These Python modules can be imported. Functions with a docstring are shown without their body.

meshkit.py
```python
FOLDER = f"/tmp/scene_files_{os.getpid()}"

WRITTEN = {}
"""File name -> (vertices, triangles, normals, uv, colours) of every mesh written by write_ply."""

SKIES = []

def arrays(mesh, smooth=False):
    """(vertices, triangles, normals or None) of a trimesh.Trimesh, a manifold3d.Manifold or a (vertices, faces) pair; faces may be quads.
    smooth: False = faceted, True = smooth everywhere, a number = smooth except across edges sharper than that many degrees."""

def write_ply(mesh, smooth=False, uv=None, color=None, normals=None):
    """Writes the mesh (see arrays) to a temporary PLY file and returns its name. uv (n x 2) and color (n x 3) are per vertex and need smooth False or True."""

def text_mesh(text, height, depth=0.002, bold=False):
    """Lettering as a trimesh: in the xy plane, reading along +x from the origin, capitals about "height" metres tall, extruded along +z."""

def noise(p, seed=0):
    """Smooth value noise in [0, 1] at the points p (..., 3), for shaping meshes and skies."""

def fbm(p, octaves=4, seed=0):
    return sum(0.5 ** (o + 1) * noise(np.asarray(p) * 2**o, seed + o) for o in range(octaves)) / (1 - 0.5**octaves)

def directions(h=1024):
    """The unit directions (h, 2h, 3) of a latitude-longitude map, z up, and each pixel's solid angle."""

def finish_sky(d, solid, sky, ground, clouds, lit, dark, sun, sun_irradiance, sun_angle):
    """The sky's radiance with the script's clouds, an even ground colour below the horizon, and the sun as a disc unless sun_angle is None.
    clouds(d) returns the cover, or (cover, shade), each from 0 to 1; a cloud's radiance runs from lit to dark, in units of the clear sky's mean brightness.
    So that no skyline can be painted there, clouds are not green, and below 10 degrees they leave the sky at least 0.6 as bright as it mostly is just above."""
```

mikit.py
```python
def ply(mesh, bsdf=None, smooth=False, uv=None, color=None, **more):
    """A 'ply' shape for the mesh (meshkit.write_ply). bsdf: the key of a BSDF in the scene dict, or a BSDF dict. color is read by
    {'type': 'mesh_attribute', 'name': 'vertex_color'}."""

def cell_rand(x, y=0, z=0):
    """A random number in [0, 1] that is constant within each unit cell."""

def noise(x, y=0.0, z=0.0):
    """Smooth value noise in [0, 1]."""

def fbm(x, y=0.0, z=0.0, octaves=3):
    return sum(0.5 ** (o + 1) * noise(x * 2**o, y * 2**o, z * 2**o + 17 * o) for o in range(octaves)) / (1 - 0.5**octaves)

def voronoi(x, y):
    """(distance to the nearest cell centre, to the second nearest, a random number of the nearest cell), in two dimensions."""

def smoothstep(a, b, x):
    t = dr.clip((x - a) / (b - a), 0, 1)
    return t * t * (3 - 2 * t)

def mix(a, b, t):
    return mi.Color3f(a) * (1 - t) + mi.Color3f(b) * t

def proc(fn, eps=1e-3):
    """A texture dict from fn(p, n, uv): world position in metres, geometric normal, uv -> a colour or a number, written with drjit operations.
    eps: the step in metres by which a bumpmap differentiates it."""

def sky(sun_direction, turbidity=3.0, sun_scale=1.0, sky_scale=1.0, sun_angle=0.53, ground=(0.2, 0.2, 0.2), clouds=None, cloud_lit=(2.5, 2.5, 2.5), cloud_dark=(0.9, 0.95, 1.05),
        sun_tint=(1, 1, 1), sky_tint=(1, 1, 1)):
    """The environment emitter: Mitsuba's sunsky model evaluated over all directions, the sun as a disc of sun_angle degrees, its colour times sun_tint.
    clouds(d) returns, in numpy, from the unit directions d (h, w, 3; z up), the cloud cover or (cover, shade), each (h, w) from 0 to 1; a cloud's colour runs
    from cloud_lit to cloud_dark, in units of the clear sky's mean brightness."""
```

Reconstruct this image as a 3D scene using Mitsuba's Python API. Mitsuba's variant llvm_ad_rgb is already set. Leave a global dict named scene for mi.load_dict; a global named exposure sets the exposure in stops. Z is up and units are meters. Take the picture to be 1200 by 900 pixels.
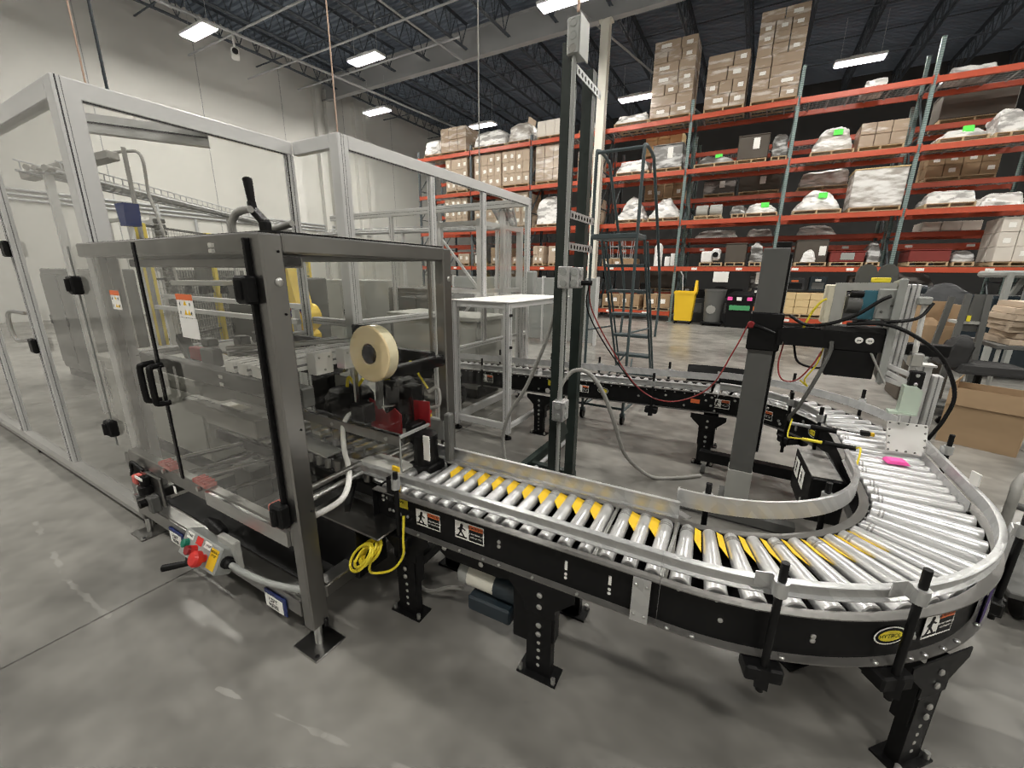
import math, random
import numpy as np, trimesh, drjit as dr, mitsuba as mi
import mikit, meshkit
from mikit import proc, noise, fbm, voronoi, cell_rand, smoothstep, mix
from scipy.spatial import ConvexHull
T4 = mi.ScalarTransform4f
scene = {'type': 'scene'}
labels = {}
exposure = 0.20
# ------------------------------------------------------------------ camera
PITCH, YAW, ROLL, FOC, EYE = 0.260917, 0.51687, 0.011028, 485.133, np.array([0.0, 0.0, 1.5])
_f = np.array([-math.sin(YAW)*math.cos(PITCH), math.cos(YAW)*math.cos(PITCH), -math.sin(PITCH)])
_r = np.array([math.cos(YAW), math.sin(YAW), 0.0]); _u = np.cross(_r, _f)
_up = -math.sin(ROLL)*_r + math.cos(ROLL)*_u
scene['camera'] = {'type': 'perspective', 'fov': math.degrees(2*math.atan(600/FOC)), 'fov_axis': 'x', 'near_clip': 0.05, 'far_clip': 200.0,
                   'to_world': T4().look_at(origin=EYE.tolist(), target=(EYE+_f).tolist(), up=_up.tolist())}
# ------------------------------------------------------------------ lamp grid (position of each ceiling lamp)
LAMP_Z, LAMP_POWER = 8.0, 150.0
LAMPS = [(-14.66, 7.62), (-11.70, 10.98), (-14.80, 14.30), (-11.80, 17.80), (-5.09, 11.30), (-4.93, 18.0), (1.86, 18.40)]
LAMPS_UNSEEN = [(-11.7, 4.3), (-5.05, 4.5), (1.8, 4.5), (-11.7, -2.3), (-5.05, -2.3), (1.8, -2.3), (8.5, 4.5), (8.5, 11.3), (8.5, 18.4), (1.8, 11.3), (8.5, -2.3)]
# ------------------------------------------------------------------ materials
def bs(key, col, rough=0.5, metal=0.0, spec=0.5, two=True, **kw):
    d = {'type': 'principled', 'base_color': col if isinstance(col, dict) else {'type': 'rgb', 'value': list(col)}, 'roughness': rough, 'metallic': metal, 'specular': spec, **kw}
    scene[key] = {'type': 'twosided', 'bsdf': d} if two else d
    return key
def f_floor(p, n, uv):
    a = fbm(p.x*0.55, p.y*0.55, 1.0, 4); b = fbm(p.x*2.3+7, p.y*2.3, 3.0, 4); c = noise(p.x*17, p.y*17)
    t = smoothstep(0.30, 0.70, 0.5*a + 0.3*b + 0.2*fbm(p.x*6+3*a, p.y*9, 11.0, 3))
    col = mix((0.108, 0.104, 0.096), (0.250, 0.242, 0.226), t)
    sc = smoothstep(0.70, 0.78, fbm(p.x*1.3+3*fbm(p.x*0.7, p.y*0.7), p.y*5.0, 9.0, 3))
    col = mix(col, (0.29, 0.282, 0.265), sc*0.35)
    st = smoothstep(0.66, 0.80, fbm(p.x*0.9+31, p.y*1.4+5, 2.0, 4))
    col = mix(col, (0.065, 0.062, 0.058), st*0.55)
    w = 0.016*(noise(p.x*25, p.y*25, 4.0)-0.5)
    for (ax, ay, bx, by, r) in ((-3.62, 0.49, -2.745, 0.42, 0.016), (-2.745, 0.42, -2.3, 0.43, 0.014), (-1.53, 0.50, -1.045, 0.594, 0.008), (-1.045, 0.594, -0.70, 0.665, 0.011)):
        L = (bx-ax)**2+(by-ay)**2; t = dr.clip(((p.x-ax)*(bx-ax)+(p.y-ay)*(by-ay))/L, 0, 1)
        d = dr.sqrt(dr.square(p.x-ax-t*(bx-ax))+dr.square(p.y-ay-t*(by-ay)))+w
        col = mix(col, (0.40, 0.39, 0.37), (1-smoothstep(r*0.4, r, d))*0.42*smoothstep(0.25, 0.6, noise(p.x*11, p.y*11, 8.0)))
    return col*(0.93+0.14*c)
def f_floor_rough(p, n, uv):
    return 0.16 + 0.24*fbm(p.x*0.8, p.y*0.8, 5.0, 4)
def f_steel(p, n, uv):
    return mix((0.25, 0.245, 0.237), (0.36, 0.355, 0.345), fbm(p.x*9, p.y*9, p.z*2.2, 3))
def f_roller(p, n, uv):
    return mix((0.66, 0.66, 0.665), (0.84, 0.84, 0.84), fbm(p.x*26, p.y*26, p.z*3, 3))
def f_galv(p, n, uv):
    d1, d2, r = voronoi(p.x*30+p.z*17, p.y*30+p.z*23)
    return mix((0.50, 0.505, 0.51), (0.62, 0.625, 0.625), r)
def f_card(p, n, uv):
    return mix((0.28, 0.19, 0.11), (0.35, 0.24, 0.145), fbm(p.x*3, p.y*3, p.z*9, 3))
def f_wrapped(p, n, uv):
    return mix((0.34, 0.31, 0.28), (0.78, 0.77, 0.76), smoothstep(0.38, 0.66, fbm(p.x*3.0+p.y, p.y*3, p.z*7.5, 4)))
def f_wrapdark(p, n, uv):
    return mix((0.10, 0.095, 0.09), (0.55, 0.55, 0.55), smoothstep(0.45, 0.72, fbm(p.x*3.0+p.y, p.y*3, p.z*7.5, 4)))
def f_wrapwhite(p, n, uv):
    return mix((0.36, 0.35, 0.34), (0.76, 0.75, 0.735), smoothstep(0.36, 0.56, fbm(p.x*4.0+p.y, p.y*4, p.z*9, 4)))
def f_wall(p, n, uv):
    return mix((0.50, 0.495, 0.47), (0.56, 0.555, 0.53), fbm(p.x*0.4, p.y*0.4, p.z*0.25, 3))
def f_wood(p, n, uv):
    return mix((0.40, 0.29, 0.17), (0.52, 0.40, 0.26), fbm(p.x*6, p.y*6, p.z*14, 3))
def f_upright(p, n, uv):
    zz = p.z/0.0508; fr = dr.abs(zz - dr.floor(zz) - 0.5)
    return mix((0.10, 0.16, 0.155), (0.30, 0.34, 0.335), smoothstep(0.18, 0.30, fr)*0.6)
bs('m_floor', proc(f_floor), proc(f_floor_rough), 0.0, 0.5)
bs('m_joint', (0.03, 0.029, 0.027), 0.9)
bs('m_wall', proc(f_wall), 0.75)
bs('m_wall_dark', (0.03, 0.03, 0.03), 0.8)
bs('m_deck', (0.13, 0.16, 0.205), 0.6)
bs('m_joist', (0.055, 0.066, 0.082), 0.6)
bs('m_girder', (0.30, 0.305, 0.31), 0.6)
bs('m_pipe', (0.42, 0.43, 0.44), 0.45, 0.3)
bs('m_white', (0.78, 0.775, 0.76), 0.5)
bs('m_cream', (0.66, 0.64, 0.57), 0.55)
bs('m_orange', (0.46, 0.070, 0.030), 0.40)
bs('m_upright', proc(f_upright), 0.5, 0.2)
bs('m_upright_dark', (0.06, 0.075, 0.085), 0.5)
bs('m_wire', (0.34, 0.335, 0.33), 0.45, 0.5)
bs('m_card', proc(f_card), 0.8)
bs('m_card_pale', (0.44, 0.35, 0.265), 0.75)
bs('m_card_tan', (0.62, 0.47, 0.25), 0.75)
bs('m_card_white', (0.62, 0.575, 0.52), 0.6)
bs('m_paper', (0.82, 0.81, 0.78), 0.6)
bs('m_wrapped', proc(f_wrapped), 0.28)
bs('m_wrapdark', proc(f_wrapdark), 0.25)
bs('m_wrapwhite', proc(f_wrapwhite), 0.28)
bs('m_cable_white', (0.72, 0.71, 0.69), 0.4)
bs('m_wood', proc(f_wood), 0.85)
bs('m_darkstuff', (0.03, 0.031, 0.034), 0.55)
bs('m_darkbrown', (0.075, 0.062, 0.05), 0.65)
bs('m_redwrap', (0.20, 0.035, 0.03), 0.3)
bs('m_green_band', (0.06, 0.30, 0.12), 0.6)
bs('m_green_tag', (0.12, 0.80, 0.10), 0.7)
bs('m_steel', proc(f_steel), 0.30, 1.0)
bs('m_steel_bright', (0.62, 0.62, 0.61), 0.28, 1.0)
bs('m_alu', (0.60, 0.60, 0.60), 0.42, 0.25)
bs('m_alu_groove', (0.06, 0.06, 0.065), 0.5)
bs('m_alu_line', (0.22, 0.22, 0.225), 0.5)
bs('m_alu_grey', (0.27, 0.265, 0.255), 0.5, 0.2)
bs('m_black', (0.005, 0.005, 0.0055), 0.45, 0.0, 0.22)
bs('m_black_matte', (0.016, 0.016, 0.017), 0.7)
bs('m_flange', (0.17, 0.165, 0.158), 0.38, 0.5)
bs('m_dkgreen', (0.016, 0.024, 0.021), 0.4)
bs('m_charcoal', (0.095, 0.096, 0.093), 0.5)
bs('m_roller', proc(f_roller), 0.30, 0.72)
bs('m_galv', proc(f_galv), 0.34, 0.7)
bs('m_bolt', (0.60, 0.60, 0.58), 0.3, 0.9)
bs('m_yellow', (0.78, 0.50, 0.02), 0.5)
bs('m_yellow_cable', (0.80, 0.66, 0.04), 0.45)
bs('m_robot', (0.78, 0.55, 0.06), 0.4)
bs('m_red', (0.62, 0.03, 0.025), 0.4)
bs('m_redpaint', (0.23, 0.012, 0.016), 0.35)
bs('m_coral', (0.60, 0.13, 0.11), 0.5)
bs('m_green', (0.0, 0.16, 0.10), 0.4)
bs('m_blue', (0.012, 0.025, 0.12), 0.4)
bs('m_bluegrey', (0.035, 0.14, 0.19), 0.5)
bs('m_darkblue', (0.015, 0.024, 0.032), 0.4)
bs('m_purple', (0.035, 0.015, 0.11), 0.5)
bs('m_grey_plastic', (0.30, 0.31, 0.30), 0.45)
bs('m_grey_pipe', (0.27, 0.265, 0.25), 0.55)
bs('m_grey_machine', (0.36, 0.36, 0.34), 0.55)
bs('m_tape', (0.86, 0.70, 0.42), 0.35, spec_trans=0.0)
bs('m_tape_edge', (0.84, 0.76, 0.55), 0.4)
bs('m_copper', (0.46, 0.33, 0.26), 0.45, 0.5)
bs('m_pink', (0.90, 0.10, 0.42), 0.6)
bs('m_orangelabel', (0.72, 0.16, 0.05), 0.5)
bs('m_ivory', (0.62, 0.58, 0.46), 0.5)
bs('m_wirered', (0.26, 0.028, 0.028), 0.45)
bs('m_fence', (0.70, 0.56, 0.10), 0.5)
bs('m_palegreen', (0.52, 0.62, 0.53), 0.4)
bs('m_lamp_body', (0.7, 0.7, 0.7), 0.5)
bs('m_gasket', (0.02, 0.02, 0.022), 0.6)
scene['m_pane'] = {'type': 'thindielectric', 'int_ior': 1.49, 'specular_transmittance': {'type': 'rgb', 'value': [0.90, 0.905, 0.89]}, 'specular_reflectance': {'type': 'rgb', 'value': 0.85}}
scene['m_smoke'] = {'type': 'thindielectric', 'int_ior': 1.49, 'specular_transmittance': {'type': 'rgb', 'value': [0.78, 0.78, 0.76]}, 'specular_reflectance': {'type': 'rgb', 'value': 0.9}}
# ------------------------------------------------------------------ mesh helpers
X, Y, Z = np.eye(3)
def rotz(a): c, s = math.cos(a), math.sin(a); return np.array([[c, -s, 0], [s, c, 0], [0, 0, 1.0]])
def rotx(a): c, s = math.cos(a), math.sin(a); return np.array([[1.0, 0, 0], [0, c, -s], [0, s, c]])
def roty(a): c, s = math.cos(a), math.sin(a); return np.array([[c, 0, s], [0, 1.0, 0], [-s, 0, c]])
def unit(v): v = np.asarray(v, float); return v/(np.linalg.norm(v)+1e-12)
_CUBE = np.array([[x, y, z] for x in (-.5, .5) for y in (-.5, .5) for z in (-.5, .5)])
_CF = np.array([[0, 1, 3], [0, 3, 2], [4, 6, 7], [4, 7, 5], [0, 4, 5], [0, 5, 1], [2, 3, 7], [2, 7, 6], [0, 2, 6], [0, 6, 4], [1, 5, 7], [1, 7, 3]])
def hullfaces(v):
    h = ConvexHull(v); f = h.simplices.copy(); c = v.mean(0)
    n = np.cross(v[f[:, 1]]-v[f[:, 0]], v[f[:, 2]]-v[f[:, 0]])
    flip = np.einsum('ij,ij->i', n, v[f[:, 0]]-c) < 0
    f[flip] = f[flip][:, ::-1]
    return f
class MB:
    def __init__(s): s.v, s.f, s.n = [], [], 0
    def add(s, v, f):
        v = np.asarray(v, float); s.v.append(v); s.f.append(np.asarray(f, int)+s.n); s.n += len(v); return s
    def box(s, c, d, R=None, bev=0.0):
        d = np.asarray(d, float)
        if bev <= 0: v, f = _CUBE*d, _CF
        else:
            b = min(bev, d.min()*0.45); L = []
            for k in range(3):
                e = np.full(3, b); e[k] = 0
                L.append(np.sign(_CUBE)*(d/2-e))
            v = np.vstack(L); f = hullfaces(v)
        if R is not None: v = v@np.asarray(R).T
        return s.add(v+np.asarray(c, float), f)
    def bx(s, x0, x1, y0, y1, z0, z1, bev=0.0):
        return s.box(((x0+x1)/2, (y0+y1)/2, (z0+z1)/2), (abs(x1-x0), abs(y1-y0), abs(z1-z0)), None, bev)
    def bar(s, a, b, w, h, up=(0, 0, 1), bev=0.0):
        a, b = np.asarray(a, float), np.asarray(b, float); L = np.linalg.norm(b-a); x = unit(b-a)
        u = np.asarray(up, float)
        if abs(x@unit(u)) > 0.99: u = np.array([1.0, 0, 0]) if abs(x[0]) < 0.9 else np.array([0, 1.0, 0])
        y = unit(np.cross(u, x)); z = np.cross(x, y)
        return s.box((a+b)/2, (L, w, h), np.array([x, y, z]).T, bev)
    def cyl(s, a, b, r, n=14, r2=None, cap=True):
        a, b = np.asarray(a, float), np.asarray(b, float); r2 = r if r2 is None else r2
        return s.loft([a, b], [r, r2], n, cap)
    def loft(s, P, r, n=10, cap=True):
        P = np.asarray(P, float); m = len(P); r = np.broadcast_to(np.asarray(r, float), (m,))
        t = np.gradient(P, axis=0) if m > 2 else np.repeat(P[1:]-P[:1], 2, 0)
        t = t/(np.linalg.norm(t, axis=1, keepdims=True)+1e-12)
        a = np.cross(t[0], Z if abs(t[0][2]) < 0.9 else X); a = unit(a); A = []
        for k in range(m):
            a = unit(a-(a@t[k])*t[k]); A.append(a)
        A = np.array(A); B = np.cross(t, A); g = np.arange(n)*2*np.pi/n
        v = P[:, None]+r[:, None, None]*(np.cos(g)[None, :, None]*A[:, None]+np.sin(g)[None, :, None]*B[:, None])
        v = v.reshape(-1, 3); f = []
        for i in range(m-1):
            for j in range(n):
                k = (j+1) % n
                p, q, u, w = i*n+j, i*n+k, (i+1)*n+k, (i+1)*n+j
                f += [[p, q, u], [p, u, w]]
        if cap:
            c0 = len(v); v = np.vstack([v, P[:1], P[-1:]])
            for j in range(n):
                k = (j+1) % n
                f += [[c0, k, j], [c0+1, (m-1)*n+j, (m-1)*n+k]]
        return s.add(v, f)
    def lathe(s, a, axis, prof, n=24):
        """prof: (distance along axis, radius) pairs."""
        a, ax = np.asarray(a, float), unit(axis)
        u = unit(np.cross(ax, Z if abs(ax[2]) < 0.9 else X)); w = np.cross(ax, u); g = np.arange(n)*2*np.pi/n
        v = np.array([a+d*ax+r*(math.cos(t)*u+math.sin(t)*w) for d, r in prof for t in g]); f = []
        for i in range(len(prof)-1):
            for j in range(n):
                k = (j+1) % n
                p, q, x, y = i*n+j, i*n+k, (i+1)*n+k, (i+1)*n+j
                f += [[p, q, x], [p, x, y]]
        return s.add(v, f)
    def prism(s, poly, O, U, W, d):
        """polygon (2D) in the plane O + a U + b W, extruded by d along U x W."""
        import shapely.geometry as sg
        m = trimesh.creation.extrude_polygon(poly if hasattr(poly, 'exterior') else sg.Polygon(poly), abs(d))
        U, W = np.asarray(U, float), np.asarray(W, float); N = np.cross(U, W)
        v = np.asarray(m.vertices); h = v[:, 2:]*(1 if d > 0 else -1)
        v = np.asarray(O, float)+v[:, :1]*U+v[:, 1:2]*W+h*N
        f = np.asarray(m.faces)
        return s.add(v, f if d > 0 else f[:, ::-1])
    def quad(s, a, b, c, d): return s.add([a, b, c, d], [[0, 1, 2], [0, 2, 3]])
    def sweep(s, P, prof, up=Z, closed=True, cap=True):
        """profile points (side, up) swept along the polyline P; side = travel x up."""
        P = np.asarray(P, float); m = len(P); prof = np.asarray(prof, float); n = len(prof)
        t = np.gradient(P, axis=0) if m > 2 else np.repeat(P[1:]-P[:1], 2, 0)
        t = t/np.linalg.norm(t, axis=1, keepdims=True)
        sd = np.cross(t, np.asarray(up, float)); sd /= np.linalg.norm(sd, axis=1, keepdims=True); uu = np.cross(sd, t)
        v = (P[:, None]+prof[None, :, :1]*sd[:, None]+prof[None, :, 1:]*uu[:, None]).reshape(-1, 3); f = []
        for i in range(m-1):
            for j in range(n if closed else n-1):
                k = (j+1) % n
                p, q, x, y = i*n+j, i*n+k, (i+1)*n+k, (i+1)*n+j
                f += [[p, q, x], [p, x, y]]
        if closed and cap:
            import shapely.geometry as sg
            tv, tf = trimesh.creation.triangulate_polygon(sg.Polygon(prof), engine='earcut')
            if len(tv) == n:
                idx = [int(np.argmin(np.linalg.norm(prof-q, axis=1))) for q in tv]
                for a in tf:
                    a = [idx[k] for k in a]
                    f += [[a[0], a[1], a[2]], [(m-1)*n+a[2], (m-1)*n+a[1], (m-1)*n+a[0]]]
        return s.add(v, f)
    def text(s, txt, h, O, U, W, d=0.0008):
        m = meshkit.text_mesh(txt, h); v, f = (np.asarray(m.vertices), np.asarray(m.faces)) if hasattr(m, 'vertices') else (np.asarray(m[0]), np.asarray(m[1]))
        c = (v.min(0)+v.max(0))/2; v = v-c; U, W = np.asarray(U, float), np.asarray(W, float); N = np.cross(U, W)
        dz = max(np.ptp(v[:, 2]), 1e-9)
        return s.add(np.asarray(O, float)+v[:, :1]*U+v[:, 1:2]*W+(v[:, 2:]/dz*d+d/2)*N, f)
    def mesh(s): return np.vstack(s.v), np.vstack(s.f)
    def moved(s, R, t):
        o = MB(); v, f = s.mesh(); o.add(v@np.asarray(R).T+np.asarray(t, float), f); return o
def numbered(k):
    if k not in scene and k not in labels and k not in used: used.add(k); return k
    i = count.get(k, 1)
    while f'{k}_{i:03d}' in used or f'{k}_{i:03d}' in scene: i += 1
    count[k] = i+1
    k = f'{k}_{i:03d}'; used.add(k); return k
used, count = set(), {}
def shp(m, mat, smooth=35, **kw):
    return mikit.ply(m.mesh() if isinstance(m, MB) else m, mat, smooth=smooth, **kw)
def tag(k, label=None, cat=None, group=None, kind=None):
    d = labels.setdefault(k, {})
    for a, b in (('label', label), ('category', cat), ('group', group), ('kind', kind)):
        if b: d[a] = b
    return k
def thing(name, label, cat, group=None):
    k = numbered(name); return tag(k, label, cat, group)
def part(parent, name, m, mat=None, smooth=35, label=None, kind=None, to=None):
    k = numbered(parent+'__'+name)
    d = m if isinstance(m, dict) else shp(m, mat, smooth)
    scene[k] = {**d, 'to_world': to} if to is not None else d
    if label or kind: tag(k, label, None, None, kind)
    return k
def solo(name, m, mat, label, cat, group=None, smooth=35, kind=None, to=None):
    k = numbered(name); d = m if isinstance(m, dict) else shp(m, mat, smooth)
    scene[k] = {**d, 'to_world': to} if to is not None else d
    return tag(k, label, cat, group, kind)
def struct(name, m, mat, smooth=35, kind='structure'):
    k = numbered(name); scene[k] = shp(m, mat, smooth); tag(k, None, None, None, kind); return k
def B(*a, bev=0.0): return MB().bx(*a, bev=bev)
def arc(c, r, a0, a1, n, z): return [(c[0]+r*math.cos(t), c[1]+r*math.sin(t), z) for t in np.linspace(a0, a1, n)]
def spline(P, n=8):
    P = np.asarray(P, float); Q = np.vstack([2*P[0]-P[1], P, 2*P[-1]-P[-2]]); o = []
    for i in range(len(P)-1):
        a, b, c, d = Q[i:i+4]
        for t in np.linspace(0, 1, n, endpoint=False):
            o.append(0.5*((2*b)+(-a+c)*t+(2*a-5*b+4*c-d)*t*t+(-a+3*b-3*c+d)*t**3))
    o.append(P[-1]); return np.array(o)
# ================================================================== THE ROOM
X0, X1, Y0, Y1, ZC = -18.2, 15.0, -9.0, 26.0, 10.1
JX = [-16.4, -11.6, -6.95, -2.33, 2.3, 6.9, 11.2]
JY = [-4.4, 9.9, 19.2]
bx_, by_ = [X0]+JX[1:-1]+[X1], [Y0]+JY+[Y1]
floor = struct('floor', B(X0, X1, Y0, Y1, -0.25, -0.03), 'm_joint')
for i in range(len(bx_)-1):
    for j in range(len(by_)-1):
        g = 0.0035
        part(floor, 'slab', B(bx_[i]+g, bx_[i+1]-g, by_[j]+g, by_[j+1]-g, -0.1, 0.0), 'm_floor', False)
wl = struct('wall_left', B(X0-0.2, X0, Y0, Y1, 0, ZC+0.3), 'm_wall', False)
struct('wall_back', B(X0, X1, Y1, Y1+0.2, 0, ZC+0.3), 'm_wall_dark', False)
struct('wall_right', B(X1, X1+0.2, Y0, Y1, 0, ZC+0.3), 'm_wall', False)
struct('wall_front', B(X0, X1, Y0-0.2, Y0, 0, ZC+0.3), 'm_wall', False)
# precast wall panel joints, columns against the left wall
for y in (6.1, 9.2, 12.3, 15.4, 18.5, 21.6):
    part(wl, 'panel_joint', B(X0, X0+0.004, y-0.012, y+0.012, 0, ZC-0.5), 'm_girder', False)
for y, w in ((13.9, 0.25), (14.5, 0.35), (16.0, 0.2), (16.7, 0.3)):
    part(wl, 'pilaster', B(X0, X0+0.22, y-w/2, y+w/2, 0, ZC-0.7), 'm_wall', False)
# corrugated roof deck
m = MB(); pr = []
y = Y0
while y < Y1: pr += [(y, ZC), (y+0.09, ZC), (y+0.12, ZC+0.06), (y+0.2, ZC+0.06), (y+0.23, ZC)]; y += 0.23
v = np.array([(x, a, b) for x in (X0-0.1, X1+0.1) for a, b in pr]); n = len(pr)
m.add(v, [q for i in range(n-1) for q in ([i, i+1, n+i+1], [i, n+i+1, n+i])])
ceiling = struct('ceiling', m, 'm_deck', False)
struct('ceiling_slab', B(X0-0.2, X1+0.2, Y0-0.2, Y1+0.2, ZC+0.07, ZC+0.3), 'm_deck', False)
# girder on the column line
m = B(X0, X1, 14.28, 14.52, 8.95, 9.0)
m.bx(X0, X1, 14.28, 14.52, 9.82, 9.86); m.bx(X0, X1, 14.385, 14.415, 9.0, 9.82)
part(ceiling, 'girder', m, 'm_girder', False)
# open-web joists
zb, zt = 9.2, 9.98
def joist(ya, yb):
    m = MB()
    for s in (-1, 1):
        m.bx(s*0.012, s*0.062, ya, yb, zb, zb+0.008); m.bx(s*0.012, s*0.018, ya, yb, zb, zb+0.06)
        m.bx(s*0.012, s*0.072, ya, yb, zt-0.008, zt); m.bx(s*0.012, s*0.018, ya, yb, zt-0.06, zt)
    k = int((yb-ya)/0.62); d = (yb-ya)/k
    for i in range(k):
        a = ya+i*d
        m.bar((0, a, zt-0.03), (0, a+d/2, zb+0.03), 0.024, 0.024); m.bar((0, a+d/2, zb+0.03), (0, a+d, zt-0.03), 0.024, 0.024)
        if i % 2 == 0: m.bar((0, a+d/2, zb+0.03), (0, a+d/2, zt-0.03), 0.02, 0.02)
    return shp(m, 'm_joist', False)
J1, J2 = joist(-2.0, 14.25), joist(14.55, Y1)
x = -17.1
while x < X1:
    if x < 3: part(ceiling, 'joist', J1, to=T4().translate([x, 0, 0]))
    part(ceiling, 'joist', J2, to=T4().translate([x, 0, 0])); x += 1.75
for y in (3.4, 7.6, 11.4, 18.0, 21.5):
    m = MB().bar((X0, y, zb+0.03), (6, y, zb+0.03), 0.035, 0.035); m.bar((X0, y, zt-0.05), (6, y, zt-0.05), 0.03, 0.03)
    part(ceiling, 'bridging', m, 'm_joist', False)
# pipes and conduits hung below the joists
for a, b, r, nm, lab in (((-15.3, 2, 8.45), (-13.4, 25.5, 8.45), 0.045, 'ceiling_pipe', 'long pale pipe under the roof joists running along the left wall'),
                    ((-18.0, 8.9, 8.62), (-9.0, 8.9, 8.62), 0.03, 'ceiling_conduit', 'pale conduit crossing the roof joists above the nearest lamp'),
                    ((-18.0, 10.9, 8.62), (3.0, 10.9, 8.62), 0.03, 'ceiling_conduit', 'pale conduit crossing the roof joists just in front of the grey girder'),
                    ((-18.0, 13.0, 8.95), (-9.5, 13.0, 8.95), 0.03, 'ceiling_conduit', 'short pale conduit near the wall end of the girder'),
                    ((-6.3, 10.8, 9.1), (-3.2, 25.5, 9.1), 0.035, 'ceiling_pipe', 'pale sprinkler pipe under the dark roof right of the white column'),
                    ((-10.3, 5.0, 8.9), (-10.3, 14.2, 8.9), 0.03, 'ceiling_pipe', 'thin pale pipe running between the roof joists toward the girder')):
    solo(nm, MB().cyl(a, b, r, 8), 'm_pipe', lab, 'pipe')
# white column
m = MB(); cx, cy = -5.02, 14.4
m.bx(cx-0.13, cx+0.13, cy-0.13, cy-0.115, 0, 8.95); m.bx(cx-0.13, cx+0.13, cy+0.115, cy+0.13, 0, 8.95); m.bx(cx-0.13, cx-0.118, cy-0.12, cy+0.12, 0, 8.95); m.bx(cx+0.118, cx+0.13, cy-0.12, cy+0.12, 0, 8.95)
col = thing('building_column', 'tall cream steel building column in front of the orange racks', 'column')
part(col, 'shaft', m, 'm_cream', False)
part(col, 'base_plate', B(cx-0.22, cx+0.22, cy-0.22, cy+0.22, 0, 0.025), 'm_cream', False)
part(col, 'cap_plate', B(cx-0.2, cx+0.2, cy-0.14, cy+0.14, 8.9, 8.95), 'm_cream', False)
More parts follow.
